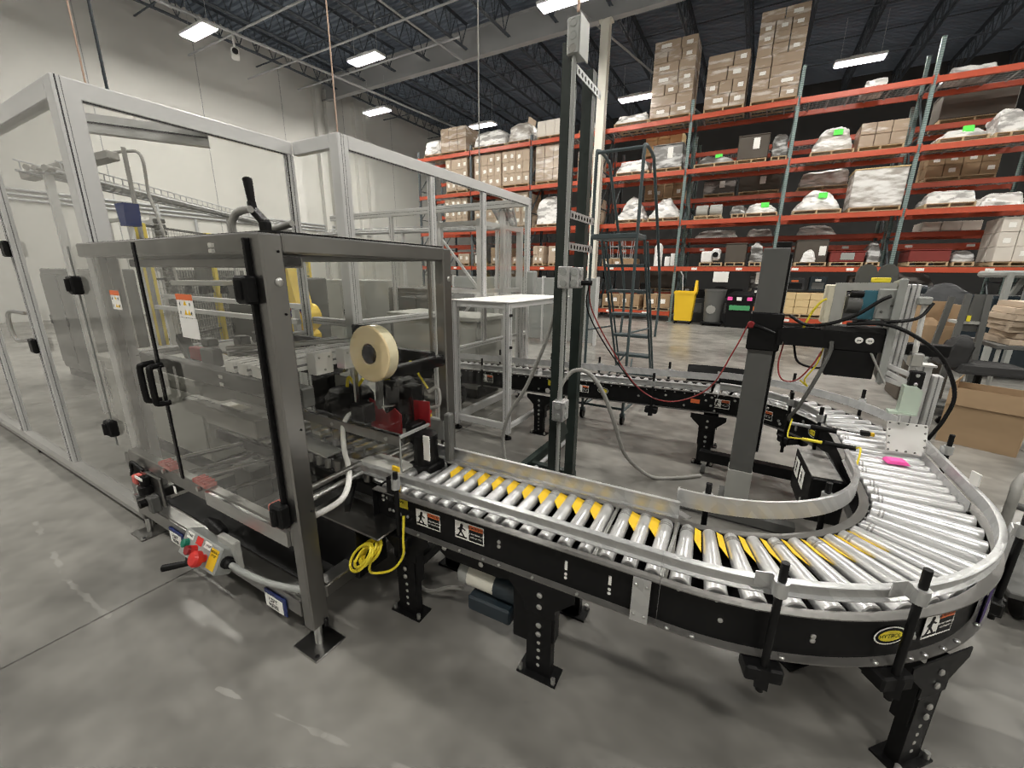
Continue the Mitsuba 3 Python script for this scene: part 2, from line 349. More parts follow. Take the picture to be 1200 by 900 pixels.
# ------------------------------------------------------------------ ceiling lamps
bsd = {'type': 'diffuse', 'reflectance': {'type': 'rgb', 'value': 0.3}}
mh = MB().box((0, 0, 0.05), (1.3, 0.44, 0.08), None, 0.02).box((0, 0, 0.11), (0.5, 0.3, 0.06), None, 0.01)
PL_H = shp(mh, 'm_lamp_body', False)
ml = MB(); _l = [(-0.6, -0.17, -0.03), (-0.6, 0.17, -0.03), (0.6, 0.17, -0.03), (0.6, -0.17, -0.03)]; _t = [(-0.63, -0.20, 0.009), (-0.63, 0.20, 0.009), (0.63, 0.20, 0.009), (0.63, -0.20, 0.009)]
ml.add(_l+_t, [[0, 1, 2], [0, 2, 3]]+[q for i in range(4) for q in ([i, i+4, (i+1) % 4+4], [i, (i+1) % 4+4, (i+1) % 4])])
PL_L = {**mikit.ply(ml.mesh(), bsd), 'emitter': {'type': 'area', 'radiance': {'type': 'rgb', 'value': [LAMP_POWER, LAMP_POWER*0.965, LAMP_POWER*0.88]}}}
PL_W = shp(MB().cyl((-0.5, 0, 0.08), (-0.5, 0, 1.25), 0.006, 5), 'm_pipe', False); PL_W2 = shp(MB().cyl((0.5, 0, 0.08), (0.5, 0, 1.25), 0.006, 5), 'm_pipe', False)
LN = ['ceiling lamp nearest the left wall with a security camera below it', 'ceiling lamp in front of the girder above the tall guard enclosure', 'small ceiling lamp under the wall end of the girder',
      'ceiling lamp above the white wrapped loads at the left end of the top shelf', 'ceiling lamp cut off by the top edge beside the black stand', 'ceiling lamp half hidden by the left one of the tall carton stacks',
      'long ceiling lamp right of the tall carton stacks']
LO = ['over the left wall aisle', 'above the box taping machine', 'above the curved conveyor', 'behind the camera at the left wall', 'behind the camera, left of centre', 'behind the camera, right of centre', 'right of the curved conveyor', 'right of the racks aisle', 'above the right end of the racks', 'above the aisle before the racks', 'behind the camera at the far right']
for i, (x, y) in enumerate(LAMPS+LAMPS_UNSEEN):
    k = thing('ceiling_lamp', LN[i] if i < 7 else 'ceiling lamp outside the picture, '+LO[i-7], 'lamp', 'high-bay lamps under the roof')
    to = T4().translate([x, y, LAMP_Z])
    part(k, 'housing', PL_H, to=to); part(k, 'diffuser', PL_L, to=to); part(k, 'hanger', PL_W, to=to); part(k, 'hanger', PL_W2, to=to)
# security camera on the conduit
k = thing('security_camera', 'white bullet security camera hanging beside the nearest ceiling lamp', 'camera')
c = np.array([-15.3, 8.95, 8.12]); R = rotz(-0.5)
part(k, 'housing', MB().box(c, (0.42, 0.22, 0.22), R, 0.03), 'm_white'); part(k, 'lens', MB().cyl(c+R@[0.2, 0, 0], c+R@[0.235, 0, 0], 0.085, 18), 'm_black')
part(k, 'bracket', MB().bar(c+[0, 0, 0.1], c+[0, 0, 0.42], 0.05, 0.05).bar(c+[0, 0, 0.42], c+[0, -0.05, 0.52], 0.05, 0.05), 'm_white')
# ================================================================== PALLET RACKS
UX = [-13.02+2.672*i for i in range(8)]
def noisy(v, s, a, seed):
    q = np.ascontiguousarray(v*s+seed*7.3)
    d = np.stack([np.asarray(meshkit.fbm(q+k*31.7)).reshape(-1) for k in range(3)], 1)
    return v+(d-d.mean(0))*a*2
def blob(w, d, h, seed, taper=0.25, amp=0.05, n=3, peak=0.5):
    m = trimesh.creation.box((1, 1, 1)); m = m.subdivide()
    for _ in range(n-1): m = m.subdivide()
    v = np.array(m.vertices); t = v[:, 2]+0.5
    k = 1-taper*t**1.3; k2 = 1-taper*0.7*t**1.3
    r = np.maximum(np.abs(v[:, 0]), np.abs(v[:, 1]))*2
    zz = t*(1-(1-peak)*0.55*r**2*(t > 0.3))
    v = np.stack([v[:, 0]*w*k, v[:, 1]*d*k2, zz*h], 1)
    v2 = noisy(v, 3.2, amp*1.3, seed); v2 = noisy(v2, 9.0, amp*0.5, seed+3); v2[:, 2] = np.maximum(v2[:, 2], 0.0)
    f = np.array(m.faces); v2[v[:, 2] < 1e-6, 2] = 0
    return v2, f
def pallet_mesh(w, d):
    m = MB()
    for i in range(3): m.box((-w/2+0.02+i*(w-0.04)/2, 0, 0.055), (0.035, d, 0.075))
    for i in range(5): m.box((0, -d/2+0.05+i*(d-0.1)/4, 0.101), (w, 0.09, 0.018))
    for i in range(3): m.box((0, -d/2+0.05+i*(d-0.1)/2, 0.009), (w, 0.09, 0.018))
    return m
def f_cardwrap(p, n, uv):
    c = mix((0.31, 0.235, 0.175), (0.39, 0.30, 0.225), fbm(p.x*3, p.y*3, p.z*5, 3))
    return mix(c, (0.70, 0.67, 0.63), smoothstep(0.50, 0.72, fbm(p.x*2.6+2*p.y, p.y*2, p.z*8, 4))*0.65)
bs('m_cardwrap', proc(f_cardwrap), 0.22)
def cartons(k, x0, x1, y0, y1, z0, h, nx, nz, mat, seed, lab='m_paper', labels_on=True, gap=0.006, stagger=False, top_short=0):
    rg = random.Random(seed); W, H = (x1-x0)/nx, h/nz; lm = MB(); any_l = False
    for r in range(nz):
        cuts = [i/nx for i in range(nx+1)]
        if stagger: cuts = [0, rg.choice((0.36, 0.5, 0.62)), 1] if rg.random() < 0.75 else [0, 0.33, 0.66, 1]
        for c in range(len(cuts)-1):
            xa_, W = x0+cuts[c]*(x1-x0), (cuts[c+1]-cuts[c])*(x1-x0)
            for dpt in (0, 1):
                ya = y0+dpt*(y1-y0)/2; yb = ya+(y1-y0)/2
                j = rg.uniform(-0.012, 0.012)
                part(k, 'carton', B(xa_+gap, xa_+W-gap, ya+gap+j, yb-gap+j, z0+r*H+0.002, z0+(r+1)*H-0.003, bev=0.008), mat, False)
                if dpt == 0 and labels_on and rg.random() < (0.55 if stagger else 0.8):
                    any_l = True; lx, lz = xa_+W*rg.uniform(0.25, 0.4), z0+r*H+H*rg.uniform(0.25, 0.4)
                    lm.bx(lx, lx+W*0.38, ya+gap+j-0.004, ya+gap+j, lz, lz+H*0.33)
    if any_l: part(k, 'label', lm, lab, False, 'white paper labels', 'stuff')
LEV = {5: 6.1, 4: 4.64, 3: 3.18, 2: 1.79, 1: 0.33, 0: 0.0}
def load(lv, x0, x1, h, kind, e, lab, y0=14.80, y1=15.72, zb=None, grp=None):
    g0 = max([u for u in UX if u <= (x0+x1)/2], default=-99)+0.055; g1 = min([u for u in UX if u > (x0+x1)/2], default=99)-0.055
    x0, x1 = max(x0, g0), min(x1, g1)
    if zb is None and lv in (2, 3, 4): h = min(h, LEV[lv+1]-LEV[lv]-0.19)
    seed = int(abs(x0*37+lv*11))+1; zb = LEV[lv] if zb is None else zb; xc, w = (x0+x1)/2, x1-x0; yc, d = (y0+y1)/2, y1-y0
    cat = {'cart': 'cartons', 'tower': 'cartons', 'tower2': 'cartons', 'crate': 'crate', 'rolls': 'rolls', 'machine': 'machine', 'case': 'case', 'bagbox': 'carton'}.get(kind, 'pallet load')
    k = thing('pallet_load', lab, cat, grp)
    hp = 0.11 if h > 0.3 else 0.0
    if hp: part(k, 'pallet', pallet_mesh(max(w-0.02, 0.3), d).moved(np.eye(3), (xc, yc, zb)), 'm_wood', False)
    z0, hh = zb+hp, h-hp
    def lump(mat, **kw):
        a, f = blob(w*0.93, d*0.93, hh+0.02, seed, **kw); return part(k, 'wrapped_goods', (a+np.array([xc, yc, z0-0.015]), f) if 0 else shp((a+np.array([xc, yc, z0-0.015]), f), mat, 40))
    if kind in ('lump', 'lumpt', 'lumpb', 'lumpd', 'lumptag'):
        mat = {'w': 'm_wrapwhite', 'd': 'm_wrapdark', 'g': 'm_wrapdark', 's': 'm_wrapped'}[e] if kind != 'lumpb' else 'm_wrapped'
        lump(mat, taper={'lumpt': 0.5, 'lumptag': 0.45}.get(kind, 0.18), amp=0.07, peak=0.35 if kind == 'lumpt' else 0.6)
        if kind == 'lumpb': part(k, 'cardboard_panel', MB().box((x1-0.2, yc, z0+hh*0.75), (0.03, d*0.6, hh*0.8), roty(0.2)), 'm_card_pale', False)
        if kind == 'lumptag':
            part(k, 'green_tag', MB().box((xc+w*0.08, y0+d*0.12, z0+hh*0.72), (0.2, 0.012, 0.15), rotx(-0.3), 0.003), 'm_green_tag', False, 'bright green tag')
    elif kind == 'cart':
        mat = {'dark': 'm_cardwrap', 'white': 'm_card_white', 'label': 'm_card_pale', 'wrapbrown': 'm_cardwrap', 'plain': 'm_card', 'tan': 'm_card_tan', 'whitebig': 'm_card_white'}[e]
        nz = max(1, round(hh/0.34)) if e != 'tan' else 3; nx = max(1, round(w/(0.29 if e == 'label' else 0.36)))
        cartons(k, x0, x1, y0, y1, z0, hh, nx, nz, mat, seed, labels_on=e in ('label', 'plain', 'whitebig'))
    elif kind in ('tower', 'tower2'):
        nz = round(hh/0.27) if kind == 'tower' else 4
        cartons(k, x0, x1, y0, y1, z0, hh, 3 if kind == 'tower' else 2, nz, 'm_cardwrap', seed, gap=0.010, stagger=True)
    elif kind == 'crate':
        mat = {'grey': 'm_wrapdark', 'dkgrey': 'm_darkbrown', 'tan': 'm_wrapped', 'brown': 'm_darkbrown', 'red': 'm_redwrap'}[e]
        part(k, 'crate_body', B(x0, x1, y0, y1, z0, z0+hh-0.03, bev=0.02), mat, False)
        part(k, 'lid', B(x0-0.01, x1+0.01, y0-0.01, y1+0.01, z0+hh-0.03, z0+hh, bev=0.006), 'm_card_tan' if e == 'tan' else mat, False)
        if e == 'red' and x0 < 3: part(k, 'patch', B(xc-0.15, xc+0.15, y0-0.012, y0-0.001, z0+0.06, z0+hh-0.05), 'm_grey_plastic', False)
        if e in ('dkgrey', 'grey'): part(k, 'label', B(xc, xc+0.16, y0-0.008, y0-0.001, z0+hh*0.4, z0+hh*0.85), 'm_paper', False, 'white paper label')
    elif kind == 'rolls':
        for i in range(2): part(k, 'roll', MB().cyl((x0+0.03+i*w/2, yc-0.1, z0+0.17), (x0+w/2-0.03+i*w/2, yc-0.1, z0+0.17), 0.17, 18), 'm_grey_machine')
    elif kind == 'machine':
        part(k, 'housing', B(x0+0.05, x0+w*0.55, y0, y1-0.2, z0, z0+hh*0.8, bev=0.03), 'm_white', False); part(k, 'head', B(x0+w*0.5, x1-0.1, y0+0.05, y1-0.3, z0+hh*0.15, z0+hh, bev=0.05), 'm_white', False)
        part(k, 'spindle', MB().cyl((x1-0.22, y0+0.05, z0+hh*0.55), (x1-0.22, y0-0.1, z0+hh*0.55), 0.08, 14), 'm_black')
    elif kind == 'case':
        part(k, 'case_body', B(x0, x1-0.1, y0+0.1, y1, z0, z0+hh, bev=0.04), 'm_darkblue', False); part(k, 'white_box', B(x0+0.05, x1-0.1, y0, y0+0.09, z0, z0+hh*0.4, bev=0.01), 'm_white', False)
    elif kind == 'bagbox':
        part(k, 'carton', B(x0, x1, y0+0.25, y1, z0, z0+hh, bev=0.01), 'm_darkbrown', False); a, f = blob(0.34, 0.3, 0.36, seed, 0.3, 0.05); part(k, 'bag', (shp((a+np.array([xc-0.05, y0+0.16, z0]), f), 'm_wrapped', 40)))
        part(k, 'label', B(x1-0.2, x1-0.04, y0+0.24, y0+0.249, z0+hh*0.3, z0+hh*0.7), 'm_paper', False, 'white paper label')
    return k
# frames
def column_mesh(zt):
    m = MB(); m.bx(-0.04, 0.04, -0.003, 0, 0, zt); m.bx(-0.04, -0.037, 0, 0.07, 0, zt); m.bx(0.037, 0.04, 0, 0.07, 0, zt); return m
def frame(rk, x, y, zt, mat):
    f = part(rk, 'upright_frame', column_mesh(zt).moved(np.eye(3), (x, y, 0)), mat, False)
    part(f, 'rear_post', column_mesh(zt).moved(np.diag([1, -1, 1]), (x, y+1.06, 0)), mat, False)
    z, s = 0.25, 0
    while z+1.1 < zt:
        part(f, 'brace', MB().bar((x, y+0.05, z), (x, y+1.01, z), 0.035, 0.035), 'm_upright_dark', False)
        part(f, 'brace', MB().bar((x, y+0.05, z), (x, y+1.01, z+1.1), 0.035, 0.035), 'm_upright_dark', False); z += 1.15
    part(f, 'brace', MB().bar((x, y+0.05, z), (x, y+1.01, z), 0.035, 0.035), 'm_upright_dark', False)
    m = B(x-0.09, x+0.09, y-0.06, y+0.1, 0, 0.012).bx(x-0.09, x+0.09, y+0.96, y+1.12, 0, 0.012); part(f, 'foot_plate', m, mat, False)
BEAM = MB().bx(0.045, 2.627, -0.045, 0.0, -0.13, 0); BEAM.bx(0.045, 2.627, 0, 0.02, -0.13, -0.045)
BEAM.bx(0.028, 0.05, -0.052, 0.004, -0.16, 0.03); BEAM.bx(2.622, 2.644, -0.052, 0.004, -0.16, 0.03)
PL_BEAM = shp(BEAM, 'm_orange', False)
dm = MB()
for i in range(27): dm.bx(0.05+i*0.0985, 0.056+i*0.0985, -0.04, 1.1, -0.012, -0.006)
for j in range(8): dm.bx(0.05, 2.62, j*0.15, j*0.15+0.006, -0.006, 0)
for i in range(6): dm.bx(0.25+i*0.42, 0.28+i*0.42, 0.0, 1.06, -0.035, -0.012)
PL_DECK = shp(dm, 'm_wire', False)
PL_TAGS = shp(MB().bx(0.50, 0.66, -0.0478, -0.0455, -0.10, -0.03).bx(1.75, 1.91, -0.0478, -0.0455, -0.10, -0.03), 'm_paper', False)
def rack(lab, ys, ux, levels, tops, skip=()):
    rk = thing('pallet_rack', lab, 'rack')
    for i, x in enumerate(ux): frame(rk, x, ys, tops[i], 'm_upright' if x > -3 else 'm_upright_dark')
    for i, x in enumerate(ux[:-1]):
        for lv, z in levels.items():
            if (i, lv) in skip: continue
            part(rk, 'beam', PL_BEAM, to=T4().translate([x, ys, z])); part(rk, 'rear_beam', PL_BEAM, to=T4().translate([x+2.672, ys+1.06, z]).rotate([0, 0, 1], 180))
            part(rk, 'wire_deck', PL_DECK, to=T4().translate([x, ys, z+0.001]))
            if lv <= 2: part(rk, 'bay_label', PL_TAGS, label='white bay labels', to=T4().translate([x, ys, z]))
    return rk
RK = rack('long front row of orange and green pallet racks with five shelf levels', 14.72, UX, {5: 6.08, 4: 4.62, 3: 3.16, 2: 1.77, 1: 0.32},
     [6.35, 6.3, 6.3, 6.3, 6.5, 6.85, 6.9, 6.9], {(0, 1), (4, 1), (6, 1)})
rack('rear row of dark orange pallet racks behind the front rack row', 16.2, UX, {4: 4.0, 3: 2.73, 2: 2.42, 1: 0.9, 5: 5.4}, [5.9]*8)
for a in [
(5, -12.77, -11.9, 0.71, 'lump', 'w', 'low milky wrapped load with a yellowish top at the left end of the top shelf'),
(5, -11.86, -10.62, 0.96, 'cart', 'dark', 'grey-brown wrapped carton block behind white bundles, second from the left end of the top shelf'),
(5, -10.66, -8.82, 0.72, 'lump', 'w', 'wide shiny white wrapped load under the far ceiling lamp on the top shelf'),
(5, -8.74, -7.78, 0.79, 'lumpb', 'w', 'brown lumpy wrapped load with a cardboard panel standing up, on the top shelf'),
(5, -7.5, -6.48, 0.6, 'cart', 'white', 'low block of white cartons on the top shelf just left of the black stand'),
(5, -5.92, -5.26, 0.34, 'lump', 'w', 'pale wrapped bundle on the top shelf seen between the posts of the black stand'),
(5, -4.71, -3.6, 0.4, 'lump', 'w', 'flat white wrapped bundle on the top shelf right of the white column'),
(5, -3.6, -2.12, 2.12, 'tower', 'brown', 'tall wrapped carton stack, left one of the three big stacks on the top shelf'),
(5, -2.05, -0.98, 1.45, 'tower2', 'brown', 'squat wrapped carton stack between two taller ones on the top shelf'),
(5, -0.84, 0.44, 2.22, 'tower', 'brown', 'tallest brown carton stack, right one of the three big stacks on the top shelf'),
(5, 1.69, 2.19, 0.22, 'lump', 'w', 'rounded white wrapped bundle peeking over the top shelf right of the tall carton stacks'),
(5, 3.23, 4.14, 0.19, 'lump', 'w', 'flat wrapped bundle lying on the wire deck at the right end of the top shelf'),
(4, -11.65, -10.57, 1.4, 'cart', 'label', 'labelled tan carton block, first from the left on the second shelf from the top'),
(4, -10.23, -9.0, 1.41, 'cart', 'label', 'second labelled tan carton block from the left on the second shelf from the top'),
(4, -8.96, -7.78, 1.37, 'cart', 'label', 'labelled carton block with sagging wrap, third block on the second shelf from the top'),
(4, -7.53, -6.48, 1.37, 'cart', 'wrapbrown', 'brown carton block in glossy wrap left of the black stand on the second shelf'),
(4, -5.9, -5.16, 0.93, 'cart', 'wrapbrown', 'brown wrapped block seen between the posts of the black stand on the second shelf'),
(4, -4.54, -3.46, 0.49, 'lump', 'w', 'white wrapped heap right of the white column on the second shelf from the top'),
(4, -3.38, -2.48, 0.79, 'crate', 'grey', 'grey wrapped crate with white film bunched at its foot on the second shelf'),
(4, -2.14, -0.98, 0.36, 'lumptag', 'g', 'flat grey bundle with a green tag and raised part on the second shelf'),
(4, -0.98, -0.21, 0.74, 'crate', 'dkgrey', 'dark grey box on a bare pallet on the second shelf beside the flat green-tagged bundle'),
(4, -0.13, 0.65, 0.75, 'lumpd', 'd', 'silvery wrapped machine part left of the second green upright on the second shelf'),
(4, 0.79, 1.76, 0.73, 'lumptag', 's', 'shiny silver wrapped load with a bright green tag on the second shelf from the top'),
(4, 1.81, 2.75, 0.66, 'cart', 'wrapbrown', 'brown wrapped carton block with a black gap on the second shelf'),
(4, 3.35, 4.25, 0.36, 'lumptag', 'w', 'low white pallet with large green tag on second shelf right of the last upright'),
(4, 4.31, 4.86, 0.67, 'lump', 'w', 'white wrapped load cut by the right edge on the second shelf'),
(3, -11.75, -10.6, 1.29, 'cart', 'label', 'labelled carton pair behind the guard glass at the left end of the third shelf'),
(3, -10.25, -9.03, 1.05, 'cart', 'label', 'labelled carton block behind the guard glass on the third shelf'),
(3, -8.95, -7.82, 1.39, 'cart', 'label', 'tall labelled carton block above the guard top on the third shelf'),
(3, -7.49, -6.45, 1.11, 'lump', 'w', 'white shaggy wrapped load left of the black stand on the third shelf'),
(3, -5.82, -5.07, 0.88, 'cart', 'label', 'pale carton block seen between the posts of the black stand on the third shelf'),
(3, -4.46, -3.49, 0.88, 'lumpt', 'w', 'peaked white wrapped load seen through the ladder on the third shelf'),
(3, -3.38, -2.38, 0.75, 'lumpt', 'w', 'peaked white wrapped load right of the ladder rail on the third shelf'),
(3, -1.97, -1.18, 0.51, 'rolls', '', 'grey cylindrical rolls lying on a pallet on the third shelf'),
(3, -0.93, -0.56, 0.36, 'lumpd', 'd', 'small dark wrapped lump beside the grey rolls on the third shelf'),
(3, -0.56, 0.28, 0.41, 'lumptag', 'w', 'open pallet with small parts and green tag on the third shelf from the top'),
(3, 0.62, 1.75, 0.63, 'lumptag', 'w', 'white cone-shaped wrapped load with a green tag on the third shelf'),
(3, 1.87, 3.1, 1.05, 'crate', 'tan', 'big tan crate in shiny wrap on the third shelf'),
(3, 3.39, 4.34, 0.41, 'lump', 'w', 'wide flat white wrapped load on the third shelf right of the last upright'),
(3, 4.42, 5.19, 0.3, 'lump', 'w', 'white wrapped load cut by the right edge on the third shelf'),
(2, -11.11, -10.54, 0.5, 'cart', 'label', 'small white-labelled tan cartons behind the guard glass on the lowest full shelf'),
(2, -10.41, -9.72, 0.89, 'case', '', 'dark equipment case with a white box in front behind the guard glass'),
(2, -9.47, -8.75, 0.71, 'cart', 'plain', 'plain tan carton pair behind the guard glass on the shelf above the floor'),
(2, -8.47, -7.97, 0.34, 'cart', 'label', 'small carton at the right post of the guard enclosure on the shelf above the floor'),
(2, -7.56, -7.12, 0.73, 'cart', 'label', 'tall narrow labelled cartons left of the black stand on the lowest full shelf'),
(2, -6.91, -6.49, 0.72, 'cart', 'label', 'labelled cartons beside the black post on the lowest full shelf'),
(2, -4.82, -3.71, 0.25, 'cart', 'plain', 'low tan cartons behind the ladder steps under metal stool legs'),
(2, -1.66, -0.98, 0.53, 'machine', 'white', 'white machine housing on a pallet on the lowest full shelf'),
(2, -0.93, -0.37, 0.67, 'crate', 'brown', 'dark brown carton beside the white machine housing'),
(2, -0.28, 0.07, 0.7, 'lumpd', 'd', 'dark wrapped bundle with a white paper left of the grey labeler post'),
(2, 0.88, 1.64, 0.74, 'bagbox', '', 'brown carton with a round wrapped bag in front, right of the grey labeler post'),
(2, 1.7, 2.45, 0.4, 'crate', 'red', 'dark red wrapped crate with a grey patch on the lowest full shelf'),
(2, 2.5, 2.79, 0.61, 'lumpd', 'd', 'black wrapped bundle with white paper left of the last green upright'),
(2, 3.34, 4.13, 0.42, 'crate', 'red', 'long dark red wrapped crate on a pallet right of the last upright'),
(2, 4.18, 4.6, 0.37, 'lumpd', 'd', 'black plastic bags on the lowest full shelf at the right'),
(2, 4.87, 5.52, 1.12, 'cart', 'whitebig', 'tall pale carton block in white wrap at the right edge'),
(1, -6.08, -5.2, 0.6, 'cart', 'plain', 'plain tan cartons on the floor level left of the white column'),
(1, -4.72, -3.41, 0.5, 'cart', 'plain', 'brown cartons on a pallet behind the ladder at floor level'),
(1, -3.26, -2.31, 0.54, 'cart', 'plain', 'row of brown cartons on a pallet left of the yellow bucket'),
(1, 0.72, 1.77, 0.72, 'cart', 'tan', 'yellowish-tan cartons in three rows at floor level behind the labeler arm'),

]: load(*a)
# the loads of the rear row that show through the front bays
REAR = [(4, -10.2, -8.4, 0.9, 'cart', 'plain', 'dim carton block on the rear racks behind the third labelled block'), (4, -3.9, -2.6, 0.85, 'cart', 'plain', 'brown cartons on the rear racks behind the two peaked white loads'),
 (4, -1.95, -1.0, 0.55, 'crate', 'grey', 'grey box on the rear racks above the grey rolls'), (4, -0.9, 0.25, 0.6, 'crate', 'dkgrey', 'dark grey box on the rear racks behind the open pallet with a green tag'),
 (4, 0.7, 2.0, 0.6, 'lump', 's', 'silvery wrapped sheet load on the rear racks behind the white cone-shaped load'), (4, 3.6, 5.0, 0.7, 'cart', 'plain', 'two brown cartons on the rear racks behind the wide flat white load'),
 (5, 3.6, 5.0, 0.75, 'crate', 'brown', 'large brown carton on the rear racks behind the big green tag at the right'), (5, -4.0, -2.8, 0.8, 'cart', 'tan', 'tan cartons on the rear racks behind the white heap right of the column'),
 (3, -2.1, -0.7, 0.25, 'lump', 'w', 'flat pale pallet load on the rear racks under the grey rolls'), (3, -0.5, 0.3, 0.25, 'lump', 'w', 'flat pale load on the rear racks left of the labeler post top'),
 (3, 0.9, 1.9, 0.28, 'lump', 'w', 'flat white load on the rear racks above the wrapped bag'), (3, 3.8, 5.0, 0.25, 'cart', 'white', 'row of low pale boxes on the rear racks at the right'),
 (1, -3.8, -2.6, 0.9, 'crate', 'brown', 'dark brown crate on the rear racks behind the white cylinder and boxes'), (1, -0.2, 0.5, 0.95, 'lumpd', 'd', 'dark wrapped machine with a paper label on the rear racks behind the labeler post'),
 (1, 3.2, 4.4, 0.8, 'lumpd', 'd', 'dark wrapped equipment on the rear racks behind the long red crate'), (1, -9.5, -8.3, 0.8, 'cart', 'plain', 'dim cartons on the rear racks behind the guard glass')]
RZ = {1: 0.92, 2: 2.44, 3: 2.75, 4: 4.02, 5: 5.42}
for lv, x0, x1, h, kind, e, lab in REAR: load(lv, x0, x1, h, kind, e, lab, 16.3, 17.15, RZ[lv])
# white cylinder and boxes beside the upright on the lowest full shelf
z = 1.79
solo('white_cylinder', MB().lathe((-2.95, 15.0, z), Z, [(0, 0.001), (0, 0.13), (0.62, 0.13), (0.72, 0.06), (0.74, 0.001)]), 'm_white', 'tall white canister on the lowest full shelf left of an upright', 'canister')
solo('small_white_box', B(-2.72, -2.56, 14.9, 15.2, z, z+0.3, bev=0.01), 'm_white', 'small pale box between the white canister and the larger white box', 'box')
solo('small_white_box', B(-2.53, -2.40, 14.85, 15.2, z, z+0.4, bev=0.01), 'm_white', 'larger white box beside the upright on the lowest full shelf', 'box')
# metal stools on the cartons behind the ladder
for i, (x, lab) in enumerate(((-4.45, 'left grey metal stool upside down on the low cartons behind the ladder'), (-4.0, 'right grey metal stool upside down on the low cartons behind the ladder'))):
    k = thing('metal_stool', lab, 'stool'); zz = 2.045
    part(k, 'seat', MB().cyl((x, 15.1, zz), (x, 15.1, zz+0.03), 0.17, 18), 'm_grey_machine')
    for sx in (-1, 1):
        for sy in (-1, 1): part(k, 'leg', MB().cyl((x+sx*0.11, 15.1+sy*0.11, zz+0.03), (x+sx*0.17, 15.1+sy*0.17, zz+0.62), 0.013, 8), 'm_pipe')
    part(k, 'foot_ring', MB().loft([(x+0.19*math.cos(t), 15.1+0.19*math.sin(t), zz+0.4) for t in np.linspace(0, 2*math.pi, 25)], 0.009, 6), 'm_pipe')
# signs hung on the lowest full beam
solo('hanging_sign', B(-1.17, -0.75, 14.655, 14.663, 1.31, 1.62), 'm_paper', 'white paper sign hanging from the beam above the grey barrel', 'sign')
solo('hanging_sign', B(-0.02, 0.42, 14.655, 14.663, 1.28, 1.60), 'm_wrapped', 'plastic-wrapped paper hanging from the beam above the black tote', 'sign')
# ================================================================== THE U-SHAPED ROLLER CONVEYOR
C1, C2 = np.array([-0.13, 2.2]), np.array([-0.13, 2.92])
RW_O, RW_I, FL = 1.010, 0.677, 0.032          # web radii (outer, inner) and flange width
ZT, ZB, ZR = 0.587, 0.425, 0.600              # frame top and bottom, roller top
def P_near(s, R):                              # s runs from 0 at the left end to 1.06 at the curve
    a = math.radians(2.1); q = np.array([s-1.06, -(R-1.045)]); c, n = math.cos(a), math.sin(a)
    return np.array([-0.13+q[0]*c-q[1]*n, 1.155+q[0]*n+q[1]*c, 0.0])
def P_c1(t, R): return np.array([C1[0]+R*math.cos(t), C1[1]+R*math.sin(t), 0.0])
def P_mid(s, R): return np.array([C1[0]+R, C1[1]+s, 0.0])
def P_c2(t, R): return np.array([C2[0]+R*math.cos(t), C2[1]+R*math.sin(t), 0.0])
def P_far(s, R): return np.array([C2[0]-s, C2[1]+R-0.07*s, -0.022*s])
SEC = {}
def chan(path, sgn, z0=ZB, z1=ZT, t=0.004):
    web = MB().sweep(path, [(0, z0+t), (0, z1-t), (sgn*t, z1-t), (sgn*t, z0+t)][::int(sgn)])
    top = MB().sweep(path, [(0, z1-t), (0, z1), (sgn*FL, z1), (sgn*FL, z1-t)][::int(sgn)])
    bot = MB().sweep(path, [(0, z0), (0, z0+t), (sgn*FL, z0+t), (sgn*FL, z0)][::int(sgn)])
    return web, top, bot
def frames_for(k, fn, ts, inner=True):
    for R, sg, nm in ((RW_O, 1, 'outer_side_frame'), (RW_I, -1, 'inner_side_frame')):
        w, t, b = chan([fn(x, R) for x in ts], sg)
        f = part(k, nm, w, 'm_black', 30); part(f, 'top_flange', t, 'm_flange', 30, 'worn grey top flange'); part(f, 'bottom_flange', b, 'm_flange', 30, 'worn grey bottom flange')
def roller_mesh(ri, ro, L):
    m = MB(); e = 0.004
    m.lathe((0, 0, 0), X, [(0, 0.008), (0, ri-e), (0.003, ri), (L-0.003, ro), (L, ro-e), (L-0.001, 0.55*ro), (L-0.004, 0.008)], 20)
    m.cyl((-0.012, 0, 0), (L+0.012, 0, 0), 0.006, 6)
    return m
LR = RW_O-RW_I-0.012
PL_R_STR = shp(roller_mesh(0.0255, 0.0255, LR), 'm_roller', 40)
PL_R_CRV = shp(roller_mesh(0.0235, 0.034, LR), 'm_roller', 40)
gm = MB()
for d in (0.028, 0.040): gm.lathe((d, 0, 0), X, [(-0.003, 0.0252), (-0.003, 0.0268), (0.003, 0.0268), (0.003, 0.0252)], 20)
PL_GROOVE = shp(gm, 'm_wire', 40)
def put_roller(k, a, b, z, curved, groove=False):
    ax = unit(b-a); r0, r1 = (0.0235, 0.034) if curved else (0.0255, 0.0255)
    tilt = math.atan2(-(r1-r0), LR); x = np.array([ax[0]*math.cos(tilt), ax[1]*math.cos(tilt), math.sin(tilt)]); y = unit(np.cross(Z, x)); w = np.cross(x, y)
    o = a+ax*0.006+Z*(z-r0)
    M = np.eye(4); M[:3, :3] = np.array([x, y, w]).T; M[:3, 3] = o; to = T4(M.tolist())
    r = part(k, 'roller', PL_R_CRV if curved else PL_R_STR, to=to)
    if groove: part(r, 'belt_groove', PL_GROOVE, to=to)
RAILP = [(-0.006, 0), (0.010, 0), (0.013, 0.008), (0.003, 0.018), (0.003, 0.054), (0.013, 0.064), (0.014, 0.074), (0.006, 0.08), (-0.006, 0.08)]
def rail(k, path, z, h=0.050, flip=False, nm='guard_rail', mat='m_galv'):
    pr = [(-a if flip else a, b*h/0.08+z) for a, b in RAILP]
    return part(k, nm, MB().sweep(path, pr if flip else pr[::-1]), mat, 30)
